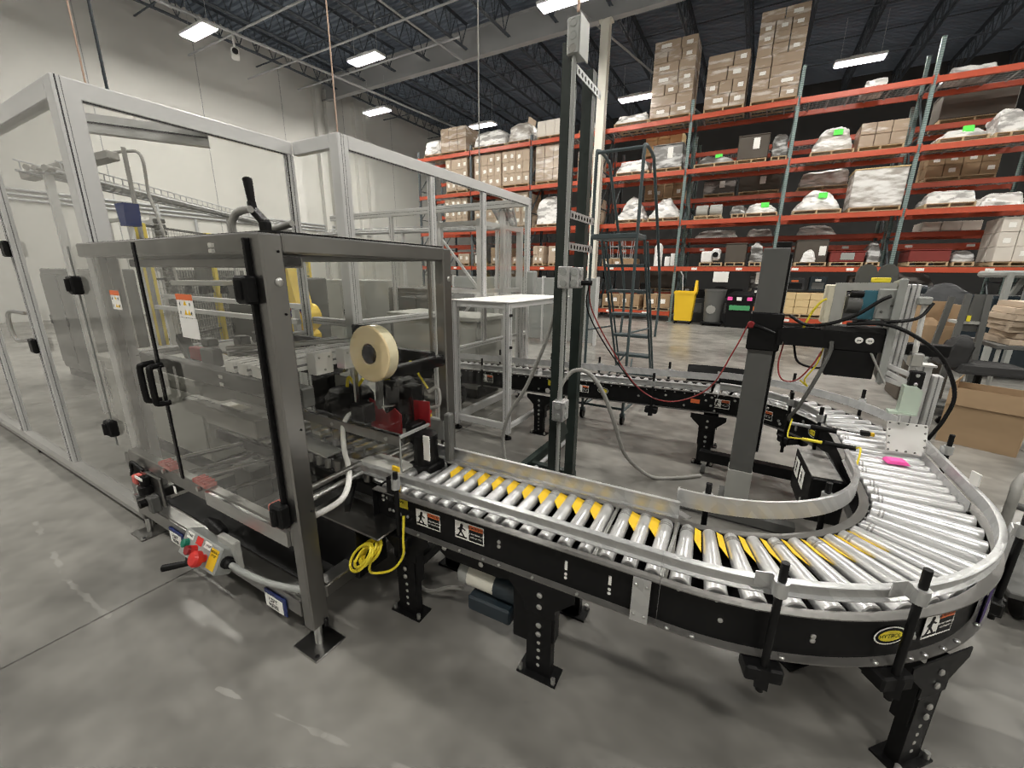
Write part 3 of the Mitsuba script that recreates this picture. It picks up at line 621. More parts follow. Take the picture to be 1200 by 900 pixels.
def rod(k, fn, s, R, z0, z1, clampR, zc, nm='rail_post'):
    p = fn(s, R); q = fn(s, clampR); d = unit(q-p)
    r = part(k, nm, MB().cyl(p+Z*z0, p+Z*z1, 0.0105, 12), 'm_black')
    m = MB().cyl(p+Z*(zc-0.022), p+Z*(zc+0.022), 0.019, 14); tt = unit(np.cross(Z, d))
    m.bar(p+Z*zc+tt*0.01, q+Z*zc+tt*0.01, 0.004, 0.044); m.bar(q+Z*zc+tt*0.01-d*0.004, q+Z*zc+tt*0.055-d*0.004, 0.004, 0.044); part(r, 'clamp', m, 'm_galv', 30, 'galvanised clamp')
    w = fn(s, RW_O if R > 0.85 else RW_I); dd = unit(w-p); n = unit(np.cross(Z, dd))
    m = MB().bar(p-dd*0.015+Z*(ZB-0.03), w+Z*(ZB-0.03), 0.1, 0.05, bev=0.006); m.bar(p+Z*(ZB-0.075), p+Z*(ZB-0.005), 0.034, 0.034)
    part(r, 'bracket', m, 'm_black', False)
def leg(k, c, u, n, top, span=None, nm='support_leg', lower=0.20):
    """channel leg at c (floor), u along the frame, n outward."""
    c, u, n = (np.asarray(v, float) for v in (c, u, n)); R = np.array([u, n, Z]).T
    m = MB()
    for q, d in (((0, 0.012, (0.17+top-0.02)/2), (0.118, 0.005, top-0.19)), ((-0.0565, -0.01, (0.17+top-0.02)/2), (0.005, 0.045, top-0.19)), ((0.0565, -0.01, (0.17+top-0.02)/2), (0.005, 0.045, top-0.19))):
        m.box(c+R@np.array(q), d, R)
    L = part(k, nm, m, 'm_black', False)
    m = MB().box(c+R@[0, 0.017, 0.15], (0.098, 0.005, 0.29), R); m.box(c+R@[-0.047, 0, 0.15], (0.005, 0.04, 0.29), R); m.box(c+R@[0.047, 0, 0.15], (0.005, 0.04, 0.29), R)
    m.box(c+R@[0, 0, 0.004], (0.16, 0.085, 0.008), R); part(L, 'foot', m, 'm_black', False)
    m = MB().prism([(-0.13, top), (0.13, top), (0.13, top-0.035), (0.06, top-0.10), (0.06, top-0.14), (-0.06, top-0.14), (-0.06, top-0.10), (-0.13, top-0.035)], c+n*0.022, u, Z, -0.005)
    part(L, 'gusset', m, 'm_black', False)
    m = MB()
    for dx, dz in ((0.0, top-0.05), (0.0, top-0.10), (0, 0.24), (0, 0.20)):
        o = c+R@np.array([dx, 0.024, dz]); m.lathe(o, n, [(0, 0.011), (0.004, 0.011), (0.007, 0.006), (0.007, 0.001)], 10)
    for dx in (-0.075, 0.075): m.cyl(c+R@[dx*0.9, 0.03, 0.008], c+R@[dx*0.9, 0.03, 0.03], 0.009, 8)
    part(L, 'bolt', m, 'm_bolt', 30, 'bright bolt heads', 'stuff')
    m = MB()
    for dz in (0.155, 0.12, 0.085, 0.05): m.lathe(c+R@np.array([0, 0.0197, dz]), n, [(0, 0.007), (0.0012, 0.007), (0.0013, 0.001)], 10)
    part(L, 'hole', m, 'm_grey_machine', 30, None, 'stuff')
    return L
def bolts(k, items, mat='m_bolt', r=0.008, nm='bolt', lab='bright bolt heads'):
    m = MB()
    for p, n in items: m.lathe(p, n, [(0, r), (0.003, r), (0.006, r*0.6), (0.006, 0.0005)], 10)
    part(k, nm, m, mat, 30, lab, 'stuff')
def person(m, O, U, W, s, pose=0):
    """a small pictogram: head, body, limbs, flat."""
    N = np.cross(U, W); O = np.asarray(O, float)
    def seg(a, b, w): m.bar(O+U*a[0]*s+W*a[1]*s+N*0.0012, O+U*b[0]*s+W*b[1]*s+N*0.0012, w*s, 0.0008, up=N)
    m.lathe(O+U*0.02*s+W*0.30*s+N*0.0006, N, [(0, 0.09*s), (0.001, 0.09*s), (0.001, 0.0001)], 10)
    seg((0, 0.22), (-0.06, -0.05), 0.16); seg((0, 0.18), (0.24, 0.06), 0.07); seg((0, 0.18), (-0.22, 0.02), 0.07); seg((-0.05, -0.05), (0.16, -0.30), 0.08); seg((-0.05, -0.05), (-0.2, -0.34), 0.08)
    if pose: seg((-0.34, -0.36), (0.34, -0.36), 0.08)
def sticker(k, O, U, W, w, h, lab='safety sticker with a pictogram and a black warning panel', lines=('WARNING', 'Do not walk on', 'conveyor')):
    """white pictogram panel on the left, black warning panel with an orange header on the right."""
    O, U, W = np.asarray(O, float), unit(U), unit(W); N = np.cross(U, W); R = np.array([U, W, N]).T
    s = part(k, 'warning_sticker', MB().box(O, (w, h, 0.001), R), 'm_paper', False, lab)
    m = MB(); person(m, O-U*w*0.27, U, W, h, 1); part(s, 'pictogram', m, 'm_black', False)
    part(s, 'text_panel', MB().box(O+U*w*0.23-W*h*0.12+N*0.0008, (w*0.48, h*0.62, 0.0008), R), 'm_black', False)
    part(s, 'header', MB().box(O+U*w*0.23+W*h*0.32+N*0.0008, (w*0.48, h*0.25, 0.0008), R), 'm_orangelabel', False)
    try:
        part(s, 'lettering', MB().text('WARNING', h*0.14, O+U*w*0.23+W*h*0.32+N*0.0013, U, W, 0.0004), 'm_black', False)
        part(s, 'lettering', MB().text(lines[1], h*0.09, O+U*w*0.23-W*h*0.02+N*0.0013, U, W, 0.0004), 'm_paper', False)
        part(s, 'lettering', MB().text(lines[2], h*0.09, O+U*w*0.23-W*h*0.20+N*0.0013, U, W, 0.0004), 'm_paper', False)
    except Exception: pass
def oval(k, O, U, W, w, h):
    O, U, W = np.asarray(O, float), unit(U), unit(W); N = np.cross(U, W)
    import shapely.geometry as sg, shapely.affinity as sa
    e = lambda a, b: sa.scale(sg.Point(0, 0).buffer(1, 24), a, b)
    s = part(k, 'maker_badge', MB().prism(e(w/2, h/2), O, U, W, 0.0008), 'm_paper', False, 'oval black and yellow maker badge with a white rim')
    part(s, 'dark_ring', MB().prism(e(w*0.455, h*0.43), O+N*0.0008, U, W, 0.0006), 'm_black', False)
    part(s, 'yellow_face', MB().prism(e(w*0.37, h*0.30), O+N*0.0014, U, W, 0.0006), 'm_yellow_cable', False)
    part(s, 'lettering', MB().text('HYTROL', h*0.21, O+N*0.002, U, W, 0.0005), 'm_black', False)
def out_n(fn, s, sg=1):
    a, b = fn(s, 0.9), fn(s, 1.0); return unit(b-a)*sg
def guard_tab(k, fn, s0, s1, lng, mat='m_yellow'):
    a, b = fn(s0, RW_I+0.012), fn(s1, RW_I+0.012); c, d = fn(s1, RW_I+0.012+lng), fn(s0, RW_I+0.012+lng*0.62)
    z = ZR-0.005; v = np.array([a+Z*z, b+Z*(z-0.010), c+Z*(z-0.016), d+Z*(z-0.004)]); t = np.array([0, 0, 0.003])
    vv = np.vstack([v, v-t]); part(k, 'finger_guard', MB().add(vv, hullfaces(vv+np.random.RandomState(1).uniform(-1e-5, 1e-5, vv.shape))), mat, False, 'yellow finger guard')
# ---- near straight section
k = thing('straight_conveyor', 'near straight roller conveyor with yellow finger guards leaving the box taping machine', 'conveyor', 'sections of the U-shaped roller conveyor')
K_NEAR = k
frames_for(k, P_near, [-0.14, 1.06])
NP = 0.0755
for i in range(16):
    s = -0.10+i*NP
    if s > 1.05: break
    put_roller(k, P_near(s, RW_I), P_near(s, RW_O), ZR, False, i % 2 == 1)
for i in (0, 2, 3, 4, 5, 6, 7, 8, 9, 10, 11, 13, 14): guard_tab(k, P_near, -0.10+i*NP+0.021, -0.10+(i+1)*NP-0.019, 0.115)
part(k, 'drive_shaft', MB().cyl(P_near(-0.10+12.5*NP, RW_I)+Z*0.585, P_near(-0.10+12.5*NP, RW_O)+Z*0.585, 0.007, 10), 'm_bolt')
m = MB()
for i in range(6): m.bar(P_near(0.02+i*0.2, RW_I)+Z*0.50, P_near(0.02+i*0.2, RW_O)+Z*0.50, 0.05, 0.004)
part(k, 'cross_plate', m, 'm_grey_machine', False, None, 'stuff')
part(k, 'under_pan', MB().bar(P_near(-0.1, 0.845)+Z*0.452, P_near(1.05, 0.845)+Z*0.452, 0.31, 0.004), 'm_black', False)
rail(k, [P_near(-0.30, 1.012), P_near(0.4, 1.012), P_near(1.06, 1.015)], 0.631)
part(k, 'flat_rail', MB().sweep([P_near(-0.19, 0.665), P_near(0.5, 0.665), P_near(1.07, 0.665)], [(-0.004, 0.605), (0.012, 0.605), (0.012, 0.609), (0, 0.613), (0, 0.664), (0.012, 0.668), (0.012, 0.672), (-0.004, 0.672)][::-1]), 'm_galv', False)
rod(k, P_near, 0.02, 1.062, 0.30, 0.712, 1.026, 0.662); rod(k, P_near, -0.05, 0.615, 0.22, 0.70, 0.66, 0.64, 'rail_post')
U0 = unit(P_near(1, 1)-P_near(0, 1)); N0 = np.array([U0[1], -U0[0], 0.0])
for s in (0.022, 0.665):
    leg(k, P_near(s, 1.018), U0, N0, ZB-0.002); leg(k, P_near(s, 0.67), U0, -N0, ZB-0.002)
    part(k, 'leg_brace', MB().bar(P_near(s, 0.69)+Z*0.22, P_near(s, 1.0)+Z*0.22, 0.045, 0.045), 'm_black', False)
f0 = lambda s, z: P_near(s, RW_O+0.0045)+Z*z
sticker(k, f0(0.140, 0.503), U0, Z, 0.125, 0.075, 'white and black safety sticker nearest the left end, orange header', ('WARNING', 'Moving equipment', 'keep hands clear')); sticker(k, f0(0.345, 0.510), U0, Z, 0.135, 0.078, 'second white and black safety sticker with an orange header', ('WARNING', 'Do not climb, sit,', 'walk or ride'))
part(k, 'yellow_label', MB().box(f0(0.0, 0.54), (0.068, 0.04, 0.001), np.array([U0, Z, N0]).T), 'm_yellow_cable', False, 'small yellow data label'); part(k, 'lettering', MB().text('DANGER', 0.008, f0(-0.01, 0.548)+N0*0.0008, U0, Z), 'm_black', False)
bolts(k, [(f0(a, b), N0) for a, b in ((-0.105, 0.55), (-0.08, 0.545), (-0.105, 0.53), (-0.07, 0.49), (-0.05, 0.49), (-0.01, 0.485), (0.03, 0.485), (-0.02, 0.47), (0.48, 0.515), (0.48, 0.495))])
bolts(k, [(P_near(a, RW_O+0.024)+Z*(ZB+0.004), Z) for a in (-0.09, -0.04, 0.10, 0.31, 0.42, 0.49, 0.63, 0.80)], 'm_bolt', 0.006)
m = MB()
for a in (0.75, 0.905, 0.985):
    m.box(f0(a, 0.513), (0.010, 0.036, 0.0012), np.array([U0, Z, N0]).T)
    for dz in (0.478, 0.462): m.lathe(f0(a, dz), N0, [(0, 0.006), (0.0006, 0.006), (0.0008, 0.0003)], 10)
part(k, 'slot', m, 'm_paper', False, 'pale slots and holes in the black frame', 'stuff')
part(k, 'end_plate', MB().bar(P_near(-0.142, RW_I)+Z*0.51, P_near(-0.142, RW_O+FL)+Z*0.51, 0.005, 0.15), 'm_black', False)
sp = part(k, 'splice_plate', MB().box(P_near(1.01, RW_O+FL+0.003)+Z*0.503, (0.055, 0.004, 0.162), np.array([U0, N0, Z]).T), 'm_galv', False, 'grey galvanised splice plate')
bolts(sp, [(P_near(1.01+a, RW_O+FL+0.005)+Z*b, N0) for a in (-0.016, 0.016) for b in (0.45, 0.56)], r=0.006)
# motor and chain guard under the near section
mk = part(k, 'motor_plate', MB().prism([(0, 0), (0.40, 0), (0.40, -0.06), (0.30, -0.085), (0.05, -0.085), (0, -0.05)], P_near(0.17, 1.0)+Z*(ZB-0.002), U0, Z, -0.006), 'm_black', False)
bolts(mk, [(P_near(0.21, 1.002)+Z*0.385, N0), (P_near(0.39, 1.002)+Z*0.372, N0)], r=0.012)
a = P_near(0.25, 0.93)+Z*0.245
mo = part(k, 'drive_motor', MB().lathe(a, U0, [(0, 0.01), (0, 0.042), (0.01, 0.05), (0.05, 0.052), (0.05, 0.048)], 22), 'm_grey_plastic')
part(mo, 'pale_body', MB().lathe(a+U0*0.05, U0, [(0, 0.01), (0, 0.05), (0.13, 0.05), (0.13, 0.01)], 22), 'm_cream', 35, 'pale ivory motor body')
part(mo, 'gear_end', MB().lathe(a+U0*0.18, U0, [(0, 0.01), (0, 0.054), (0.14, 0.054), (0.14, 0.01)], 22), 'm_darkblue')
part(mo, 'junction_box', MB().box(a+U0*0.17-Z*0.088+N0*0.02, (0.20, 0.1, 0.07), np.array([U0, N0, Z]).T, 0.008), 'm_darkblue', False)
g0 = P_near(0.545, 1.01)
gb = part(k, 'chain_guard', MB().box(g0+U0*0.055-N0*0.05+Z*0.235, (0.115, 0.11, 0.245), np.array([U0, N0, Z]).T, 0.006), 'm_black', False, 'black box-shaped chain guard')
part(gb, 'warning_label', MB().box(g0+U0*0.1131-N0*0.055+Z*0.22, (0.001, 0.06, 0.11), np.array([U0, N0, Z]).T), 'm_paper', False, 'white pictogram label')
m = MB(); person(m, g0+U0*0.1133-N0*0.055+Z*0.22, -N0, Z, 0.10); part(gb, 'pictogram', m, 'm_black', False)
part(k, 'motor_cable', MB().loft(spline([a+Z*-0.1, a-U0*0.08-Z*0.13, a-U0*0.22-Z*0.2, a-U0*0.34-Z*0.1, a-U0*0.40+Z*0.05]), 0.009, 8), 'm_grey_pipe')
# ---- first curve (90 degrees) with the short run after it
k = thing('curved_conveyor', 'near curved roller conveyor section with a tapered roller fan in the right foreground', 'conveyor', 'sections of the U-shaped roller conveyor')
K_C1 = k; ts = np.linspace(-math.pi/2, 0, 28)
frames_for(k, P_c1, ts)
for i in range(15):
    t = math.radians(-90+3+6*i); put_roller(k, P_c1(t, RW_I), P_c1(t, RW_O), ZR, True, i % 2 == 0)
for i in range(0, 9): guard_tab(k, P_c1, math.radians(-90+3+6*i+1.9), math.radians(-90+3+6*(i+1)-2.3), 0.12)
part(k, 'drive_shaft', MB().cyl(P_c1(math.radians(-90), RW_I)+Z*0.585, P_c1(math.radians(-90), RW_O)+Z*0.585, 0.007, 10), 'm_bolt')
part(k, 'under_pan', MB().sweep([P_c1(t, 0.845) for t in ts], [(-0.155, 0.452), (0.155, 0.452), (0.155, 0.456), (-0.155, 0.456)]), 'm_black', False)
rail(k, [P_c1(t, 1.015) for t in np.linspace(-math.pi/2, 0, 40)], 0.631)
rail(k, [P_c1(t, 0.622) for t in np.linspace(-math.pi/2-0.03, 0, 30)], 0.635, 0.068, True)
m = MB(); q = P_c1(-math.pi/2-0.03, 0.622); m.bar(q+Z*0.60, q+Z*0.703, 0.03, 0.006); m.bar(q+Z*0.605+Y*-0.0, q+X*0.05+Z*0.605-Y*0.03, 0.03, 0.004); part(k, 'rail_bracket', m, 'm_galv', False)
for t in (-73.5, -54.0, -16.0): rod(k, P_c1, math.radians(t), 1.062, 0.33, 0.765, 1.029, 0.685)
for t in (-82.0, -35.0): rod(k, P_c1, math.radians(t), 0.59, 0.36, 0.735, 0.61, 0.67)
t0 = math.radians(-43.5); n = out_n(P_c1, t0); u = np.array([-n[1], n[0], 0])
leg(k, P_c1(t0, 1.03), u, n, ZB-0.002); leg(k, P_c1(t0, 0.66), u, -n, ZB-0.002); part(k, 'leg_brace', MB().bar(P_c1(t0, 0.68)+Z*0.22, P_c1(t0, 1.0)+Z*0.22, 0.045, 0.045), 'm_black', False)
def c1o(deg, z, e=0.0046): t = math.radians(deg); return P_c1(t, RW_O+e)+Z*z, np.array([-math.sin(t), math.cos(t), 0.0]), np.array([math.cos(t), math.sin(t), 0.0])
o, u, n = c1o(-53.5, 0.505, 0.0065); oval(k, o, u, Z, 0.105, 0.062)
o, u, n = c1o(-43.5, 0.515, 0.007); sticker(k, o, u, Z, 0.13, 0.085, 'white and black safety sticker on the curve')
bolts(k, [(c1o(a, z)[0], c1o(a, z)[2]) for a, z in ((-66, 0.50), (-66, 0.485), (-49, 0.50), (-48.6, 0.485), (-80, 0.50))])
bolts(k, [(P_c1(math.radians(a), RW_O+0.022)+Z*(ZB+0.004), Z) for a in (-88, -84, -72.5, -70.5, -56, -51.5, -49.5, -46.5, -42, -38, -30)], 'm_bolt', 0.0085)
part(k, 'purple_sleeve', MB().sweep([P_c1(t, RW_O+FL+0.006) for t in np.linspace(math.radians(-30), math.radians(-18), 10)], [(-0.02, 0.43), (-0.012, 0.43), (-0.012, 0.56), (-0.02, 0.56)][::-1]), 'm_purple', False, 'dark purple sleeve')
# ---- short straight between the curves
k = thing('straight_conveyor', 'short straight roller conveyor section between the two curves at the right', 'conveyor', 'sections of the U-shaped roller conveyor')
frames_for(k, P_mid, [0, 0.72])
for i in range(9): put_roller(k, P_mid(0.045+i*0.079, RW_I), P_mid(0.045+i*0.079, RW_O), ZR, False, i in (0, 1, 3, 4))
part(k, 'under_pan', MB().bar(P_mid(0, 0.845)+Z*0.452, P_mid(0.72, 0.845)+Z*0.452, 0.31, 0.004), 'm_black', False)
rail(k, [P_mid(0, 1.015), P_mid(0.36, 1.015), P_mid(0.72, 1.015)], 0.631); rail(k, [P_mid(0, 0.622), P_mid(0.1, 0.622), P_mid(0.2, 0.622)], 0.635, 0.068, True)
rod(k, P_mid, 0.50, 1.062, 0.33, 0.765, 1.029, 0.685)
part(k, 'high_rail', MB().sweep([P_mid(0.0, 1.0), P_mid(0.35, 1.0), P_mid(0.72, 1.0)], [(-0.003, 0.59), (0, 0.59), (0, 0.632), (-0.003, 0.632)][::-1]), 'm_galv', False)
# ---- second curve
k = thing('curved_conveyor', 'far curved roller conveyor section behind the black labeler arm', 'conveyor', 'sections of the U-shaped roller conveyor')
ts = np.linspace(0, math.pi/2, 28)
frames_for(k, P_c2, ts)
for i in range(15):
    t = math.radians(3+6*i); put_roller(k, P_c2(t, RW_I), P_c2(t, RW_O), ZR, True, i % 2 == 0)
part(k, 'under_pan', MB().sweep([P_c2(t, 0.845) for t in ts], [(-0.155, 0.452), (0.155, 0.452), (0.155, 0.456), (-0.155, 0.456)]), 'm_black', False)
rail(k, [P_c2(t, 1.015) for t in np.linspace(0, math.pi/2+0.05, 40)], 0.640, 0.055); rail(k, [P_c2(t, 0.622) for t in np.linspace(0.18, math.pi/2, 30)], 0.630, 0.06, True)
part(k, 'back_panel', MB().sweep([P_c2(t, 1.07) for t in np.linspace(1.25, 1.85, 12)], [(0, 0.58), (0.005, 0.58), (0.005, 0.73), (0, 0.73)]), 'm_black_matte', 30, 'black back panel')
for t in (35, 62): rod(k, P_c2, math.radians(t), 1.062, 0.33, 0.765, 1.029, 0.685)
for t in (8, 40): rod(k, P_c2, math.radians(t), 0.59, 0.30, 0.74, 0.61, 0.67)
t0 = math.radians(92); 
leg(k, P_c2(math.radians(95), 0.60), X, -Y, ZB-0.002); leg(k, P_c2(math.radians(93), 1.03), X, Y, ZB-0.002); part(k, 'leg_brace', MB().bar(P_c2(t0, 0.66)+Z*0.22, P_c2(t0, 1.0)+Z*0.22, 0.045, 0.045), 'm_black', False)
t1 = math.radians(35); n = out_n(P_c2, t1); u = np.array([-n[1], n[0], 0]); leg(k, P_c2(t1, 1.02), u, n, ZB-0.002)
def c2i(deg, z, e=0.0046): t = math.radians(deg); return P_c2(t, RW_I-e)+Z*z, np.array([math.sin(t), -math.cos(t), 0.0]), np.array([-math.cos(t), -math.sin(t), 0.0])
o, u, n = c2i(27, 0.50, 0.0065); oval(k, o, u, Z, 0.105, 0.062)
o, u, n = c2i(61, 0.495, 0.0065); sticker(k, o, u, Z, 0.11, 0.07, 'dark caution sticker on the inner frame of the far curve')
o, u, n = c2i(88, 0.505, 0.0065); sticker(k, o, u, Z, 0.12, 0.075, 'white arrow sticker at the start of the far curve')
bolts(k, [(c2i(a, z)[0], c2i(a, z)[2]) for a, z in ((80, 0.55), (60, 0.55), (47, 0.545), (36, 0.54), (52, 0.48), (51, 0.46), (40, 0.48), (40, 0.465))], r=0.011)
m = MB()
for a in (38, 48): o, u, n = c2i(a, 0.40, -0.02); m.box(o, (0.10, 0.06, 0.07), np.array([u, n, Z]).T, 0.01)
part(k, 'under_bracket', m, 'm_black', False, None, 'stuff')
# black drive cover on the inner side of the bend
k2 = part(k, 'drive_cover', MB().box((0.44, 2.62, 0.40), (0.15, 0.42, 0.24), rotz(0.08), 0.006), 'm_black', False, 'black sheet metal drive cover with two stickers')
part(k2, 'lid', MB().box((0.43, 2.62, 0.523), (0.13, 0.40, 0.004), rotz(0.08)), 'm_flange', False)
for yy in (2.74, 2.60):
    part(k2, 'sticker', MB().box((0.3645-(2.62-yy)*-0.08, yy, 0.43), (0.002, 0.10, 0.10), rotz(0.08)), 'm_paper', False, 'white pictogram sticker'); m = MB(); person(m, (0.363-(2.62-yy)*-0.08, yy, 0.43), -Y, Z, 0.09); part(k2, 'pictogram', m, 'm_black', False)
bolts(k2, [((0.362, 2.47, 0.36), -X)], r=0.012)
# sensors on the inner rail
m = MB().cyl((0.30, 2.90, 0.64), (0.50, 2.86, 0.645), 0.010, 10); s = part(k, 'sensor_rod', m, 'm_pipe'); part(s, 'dark_sleeve', MB().cyl((0.40, 2.88, 0.643), (0.52, 2.856, 0.646), 0.015, 12), 'm_black')
part(k, 'photo_eye', MB().cyl((0.44, 2.64, 0.635), (0.57, 2.62, 0.64), 0.013, 14), 'm_black', 35, 'black tubular photo eye'); part(k, 'sensor_connector', MB().cyl((0.34, 2.655, 0.633), (0.43, 2.642, 0.635), 0.009, 12), 'm_yellow_cable', 35, 'yellow sensor connector')
part(k, 'sensor_cable', MB().loft(spline([(0.30, 2.86, 0.68), (0.285, 2.78, 0.60), (0.30, 2.70, 0.615), (0.345, 2.655, 0.633)]), 0.0045, 8), 'm_yellow_cable', 35, 'yellow sensor cable')
part(k, 'sensor_cable', MB().loft(spline([(0.565, 2.62, 0.64), (0.58, 2.58, 0.655), (0.565, 2.52, 0.58), (0.545, 2.50, 0.55)]), 0.0045, 8), 'm_yellow_cable', 35, 'yellow sensor cable')
# ---- far straight section running into the tunnel guard
k = thing('straight_conveyor', 'long far roller conveyor running from the robot cell tunnel past the ladder', 'conveyor', 'sections of the U-shaped roller conveyor')
frames_for(k, P_far, [0.0, 3.6])
for i in range(47): put_roller(k, P_far(0.03+i*0.0755, RW_I)+Z*0, P_far(0.03+i*0.0755, RW_O), ZR-0.01, False, False)
part(k, 'under_pan', MB().bar(P_far(0, 0.845)+Z*0.45, P_far(3.6, 0.845)+Z*0.45, 0.31, 0.004), 'm_black', False)
rail(k, [P_far(0.05, 0.665), P_far(0.5, 0.665), P_far(1.5, 0.665)], 0.60, 0.05, True); rail(k, [P_far(0.02, 1.015), P_far(1.8, 1.015), P_far(3.5, 1.015)], 0.615, 0.06); rail(k, [P_far(1.55, 0.665), P_far(2.5, 0.665), P_far(3.5, 0.665)], 0.60, 0.05, True)
for s in (0.45, 1.1, 1.6, 2.2): rod(k, P_far, s, 1.062, 0.36, 0.74, 1.029, 0.66)
for s in (0.5, 2.15): rod(k, P_far, s, 0.625, 0.36, 0.72, 0.65, 0.63)
for s in (1.5, 3.3):
    leg(k, P_far(s, 0.60)*[1, 1, 0], X, -Y, ZB-0.035); leg(k, P_far(s, 1.04)*[1, 1, 0], X, Y, ZB-0.035)
    part(k, 'leg_brace', MB().bar(P_far(s, 0.66)+Z*0.25, P_far(s, 1.0)+Z*0.25, 0.045, 0.045), 'm_black', False)
fi = lambda s, z: P_far(s, RW_I-0.0066)+Z*z
oval(k, fi(0.93, 0.51), X, Z, 0.10, 0.055); oval(k, fi(2.47, 0.52), X, Z, 0.10, 0.055)
sticker(k, fi(1.12, 0.51), X, Z, 0.12, 0.065, 'safety sticker on the far conveyor below the grey hose'); sticker(k, fi(2.12, 0.51), X, Z, 0.14, 0.075, 'safety sticker on the far conveyor inside the tunnel guard')
part(k, 'yellow_label', MB().box(fi(1.42, 0.53), (0.08, 0.05, 0.001), np.array([X, Z, -Y]).T), 'm_yellow_cable', False, 'small yellow label'); part(k, 'round_label', MB().cyl(fi(1.46, 0.45), fi(1.46, 0.45)-Y*0.001, 0.025, 16), 'm_paper', 35, 'round white label')
part(k, 'orange_label', MB().box(fi(0.17, 0.505), (0.07, 0.035, 0.001), np.array([X, Z, -Y]).T), 'm_orangelabel', False, 'small orange label')
bolts(k, [(fi(a, z), -Y) for a, z in ((0.05, 0.55), (0.05, 0.48), (0.09, 0.52), (0.25, 0.46), (0.4, 0.53), (0.02, 0.44), (0.62, 0.5), (1.3, 0.55), (1.55, 0.46), (1.9, 0.47))], r=0.01)
mo = part(k, 'drive_motor', MB().lathe(P_far(2.55, 0.5)+Z*0.36, X, [(0, 0.01), (0, 0.09), (0.02, 0.10), (0.24, 0.10), (0.26, 0.08), (0.26, 0.01)], 24), 'm_black', 35, 'round black drive motor end')
# ================================================================== BOX TAPING MACHINE (stainless frame with clear doors)
k = thing('box_taping_machine', 'stainless steel box taping machine with clear hinged doors and a big tape roll', 'machine'); KT = k
xl, xr, yf, yr, zt = -2.93, -1.345, 0.781, 1.735, 1.62
def tube(nm, *a, mat='m_steel', bev=0.006, par=None, lab=None): return part(par or k, nm, B(*a, bev=bev), mat, False, lab)
fp = tube('frame_post', xr-0.06, xr, yf, yf+0.075, 0.10, zt-0.005)
tube('frame_post', xl, xl+0.055, yf, yf+0.05, 0.10, 0.52); tube('frame_post', xr-0.06, xr, yr-0.065, yr, 0.10, zt-0.005); tube('frame_post', -2.890, -2.835, yr-0.06, yr, 0.10, zt-0.005)
tube('frame_post', -2.890, -2.845, 0.835, 0.875, 0.52, zt-0.005)
tube('top_rail', xl, xr-0.06, yf+0.012, yf+0.06, zt-0.065, zt); tube('top_rail', xr-0.058, xr, yf+0.075, yr-0.065, zt-0.065, zt-0.002); tube('top_rail', -2.835, xr-0.06, yr-0.058, yr, zt-0.065, zt); tube('top_rail', -2.890, -2.84, yf+0.06, yr-0.06, zt-0.065, zt)
tube('top_cover', xl+0.02, xr-0.03, yf+0.05, yr-0.03, zt, zt+0.006, mat='m_black', bev=0)
tube('door_sill_rail', xl+0.055, xr-0.06, yf+0.002, yf+0.048, 0.47, 0.545); tube('lower_rail', xl+0.055, xr-0.06, yf+0.002, yf+0.072, 0.175, 0.225); tube('lower_rail_face', xl+0.055, xr-0.06, yf-0.004, yf+0.002, 0.15, 0.225, bev=0)
tube('lower_rail', xr-0.056, xr-0.002, yf+0.075, yr-0.065, 0.205, 0.265); tube('lower_rail', -2.888, -2.84, 0.875, yr-0.06, 0.205, 0.265); tube('lower_rail', -2.835, xr-0.06, yr-0.055, yr-0.005, 0.205, 0.265)
part(k, 'angle_edge', B(xr-0.06, xr+0.001, yf+0.08, yr-0.07, 0.268, 0.276), 'm_steel_bright', False)
for x, y in ((xr-0.03, yf+0.037), (xl+0.027, yf+0.025), (xr-0.03, yr-0.032), (-2.862, yr-0.03)):
    f = part(k, 'levelling_foot', MB().cyl((x, y, 0.008), (x, y, 0.12), 0.016, 14), 'm_steel_bright'); part(f, 'foot_plate', B(x-0.075, x+0.075, y-0.07, y+0.07, 0, 0.008, bev=0.002), 'm_steel', False)
    m = MB()
    for sx in (-1, 1): m.cyl((x+sx*0.055, y-sx*0.05, 0.008), (x+sx*0.055, y-sx*0.05, 0.009), 0.009, 10); m.cyl((x+sx*0.03, y+0.02, 0.09), (x+sx*0.035, y+0.02, 0.125), 0.008, 8)
    part(f, 'bolt_hole', m, 'm_black', 30, None, 'stuff')
def pane(par, nm, a, b, c, d, mat='m_pane', lab=None): return part(par, nm, MB().quad(a, b, c, d), mat, False, lab)
# doors
def door(x0, x1, hs, lab, edge_side):
    y = yf-0.012; z0, z1 = 0.555, 1.605
    d = pane(k, 'clear_door', (x0, y, z0), (x1, y, z0), (x1, y, z1), (x0, y, z1), 'm_smoke', lab)
    ex = x1 if edge_side > 0 else x0
    part(d, 'edge_seal', B(ex-0.006, ex+0.006, y-0.004, y+0.004, z0, z1), 'm_black', False, 'black edge seal')
    hx = ex-edge_side*0.038
    m = MB().loft(spline([(hx, y-0.002, 1.105), (hx, y-0.045, 1.10), (hx-edge_side*0.004, y-0.052, 1.08), (hx-edge_side*0.004, y-0.052, 0.96), (hx, y-0.045, 0.94), (hx, y-0.002, 0.935)], 5), 0.012, 10); part(d, 'handle', m, 'm_black', 40, 'black pull handle')
    for hz in hs:
        hh = part(d, 'hinge', B((x0 if edge_side > 0 else x1)-0.035, (x0 if edge_side > 0 else x1)+0.035, y-0.03, y+0.014, hz-0.045, hz+0.045, bev=0.008), 'm_black', False, 'black door hinge')
        part(hh, 'hinge_knuckle', MB().cyl(((x0 if edge_side > 0 else x1), y-0.03, hz-0.03), ((x0 if edge_side > 0 else x1), y-0.03, hz+0.03), 0.014, 12), 'm_black')
    return d, y
_d = None
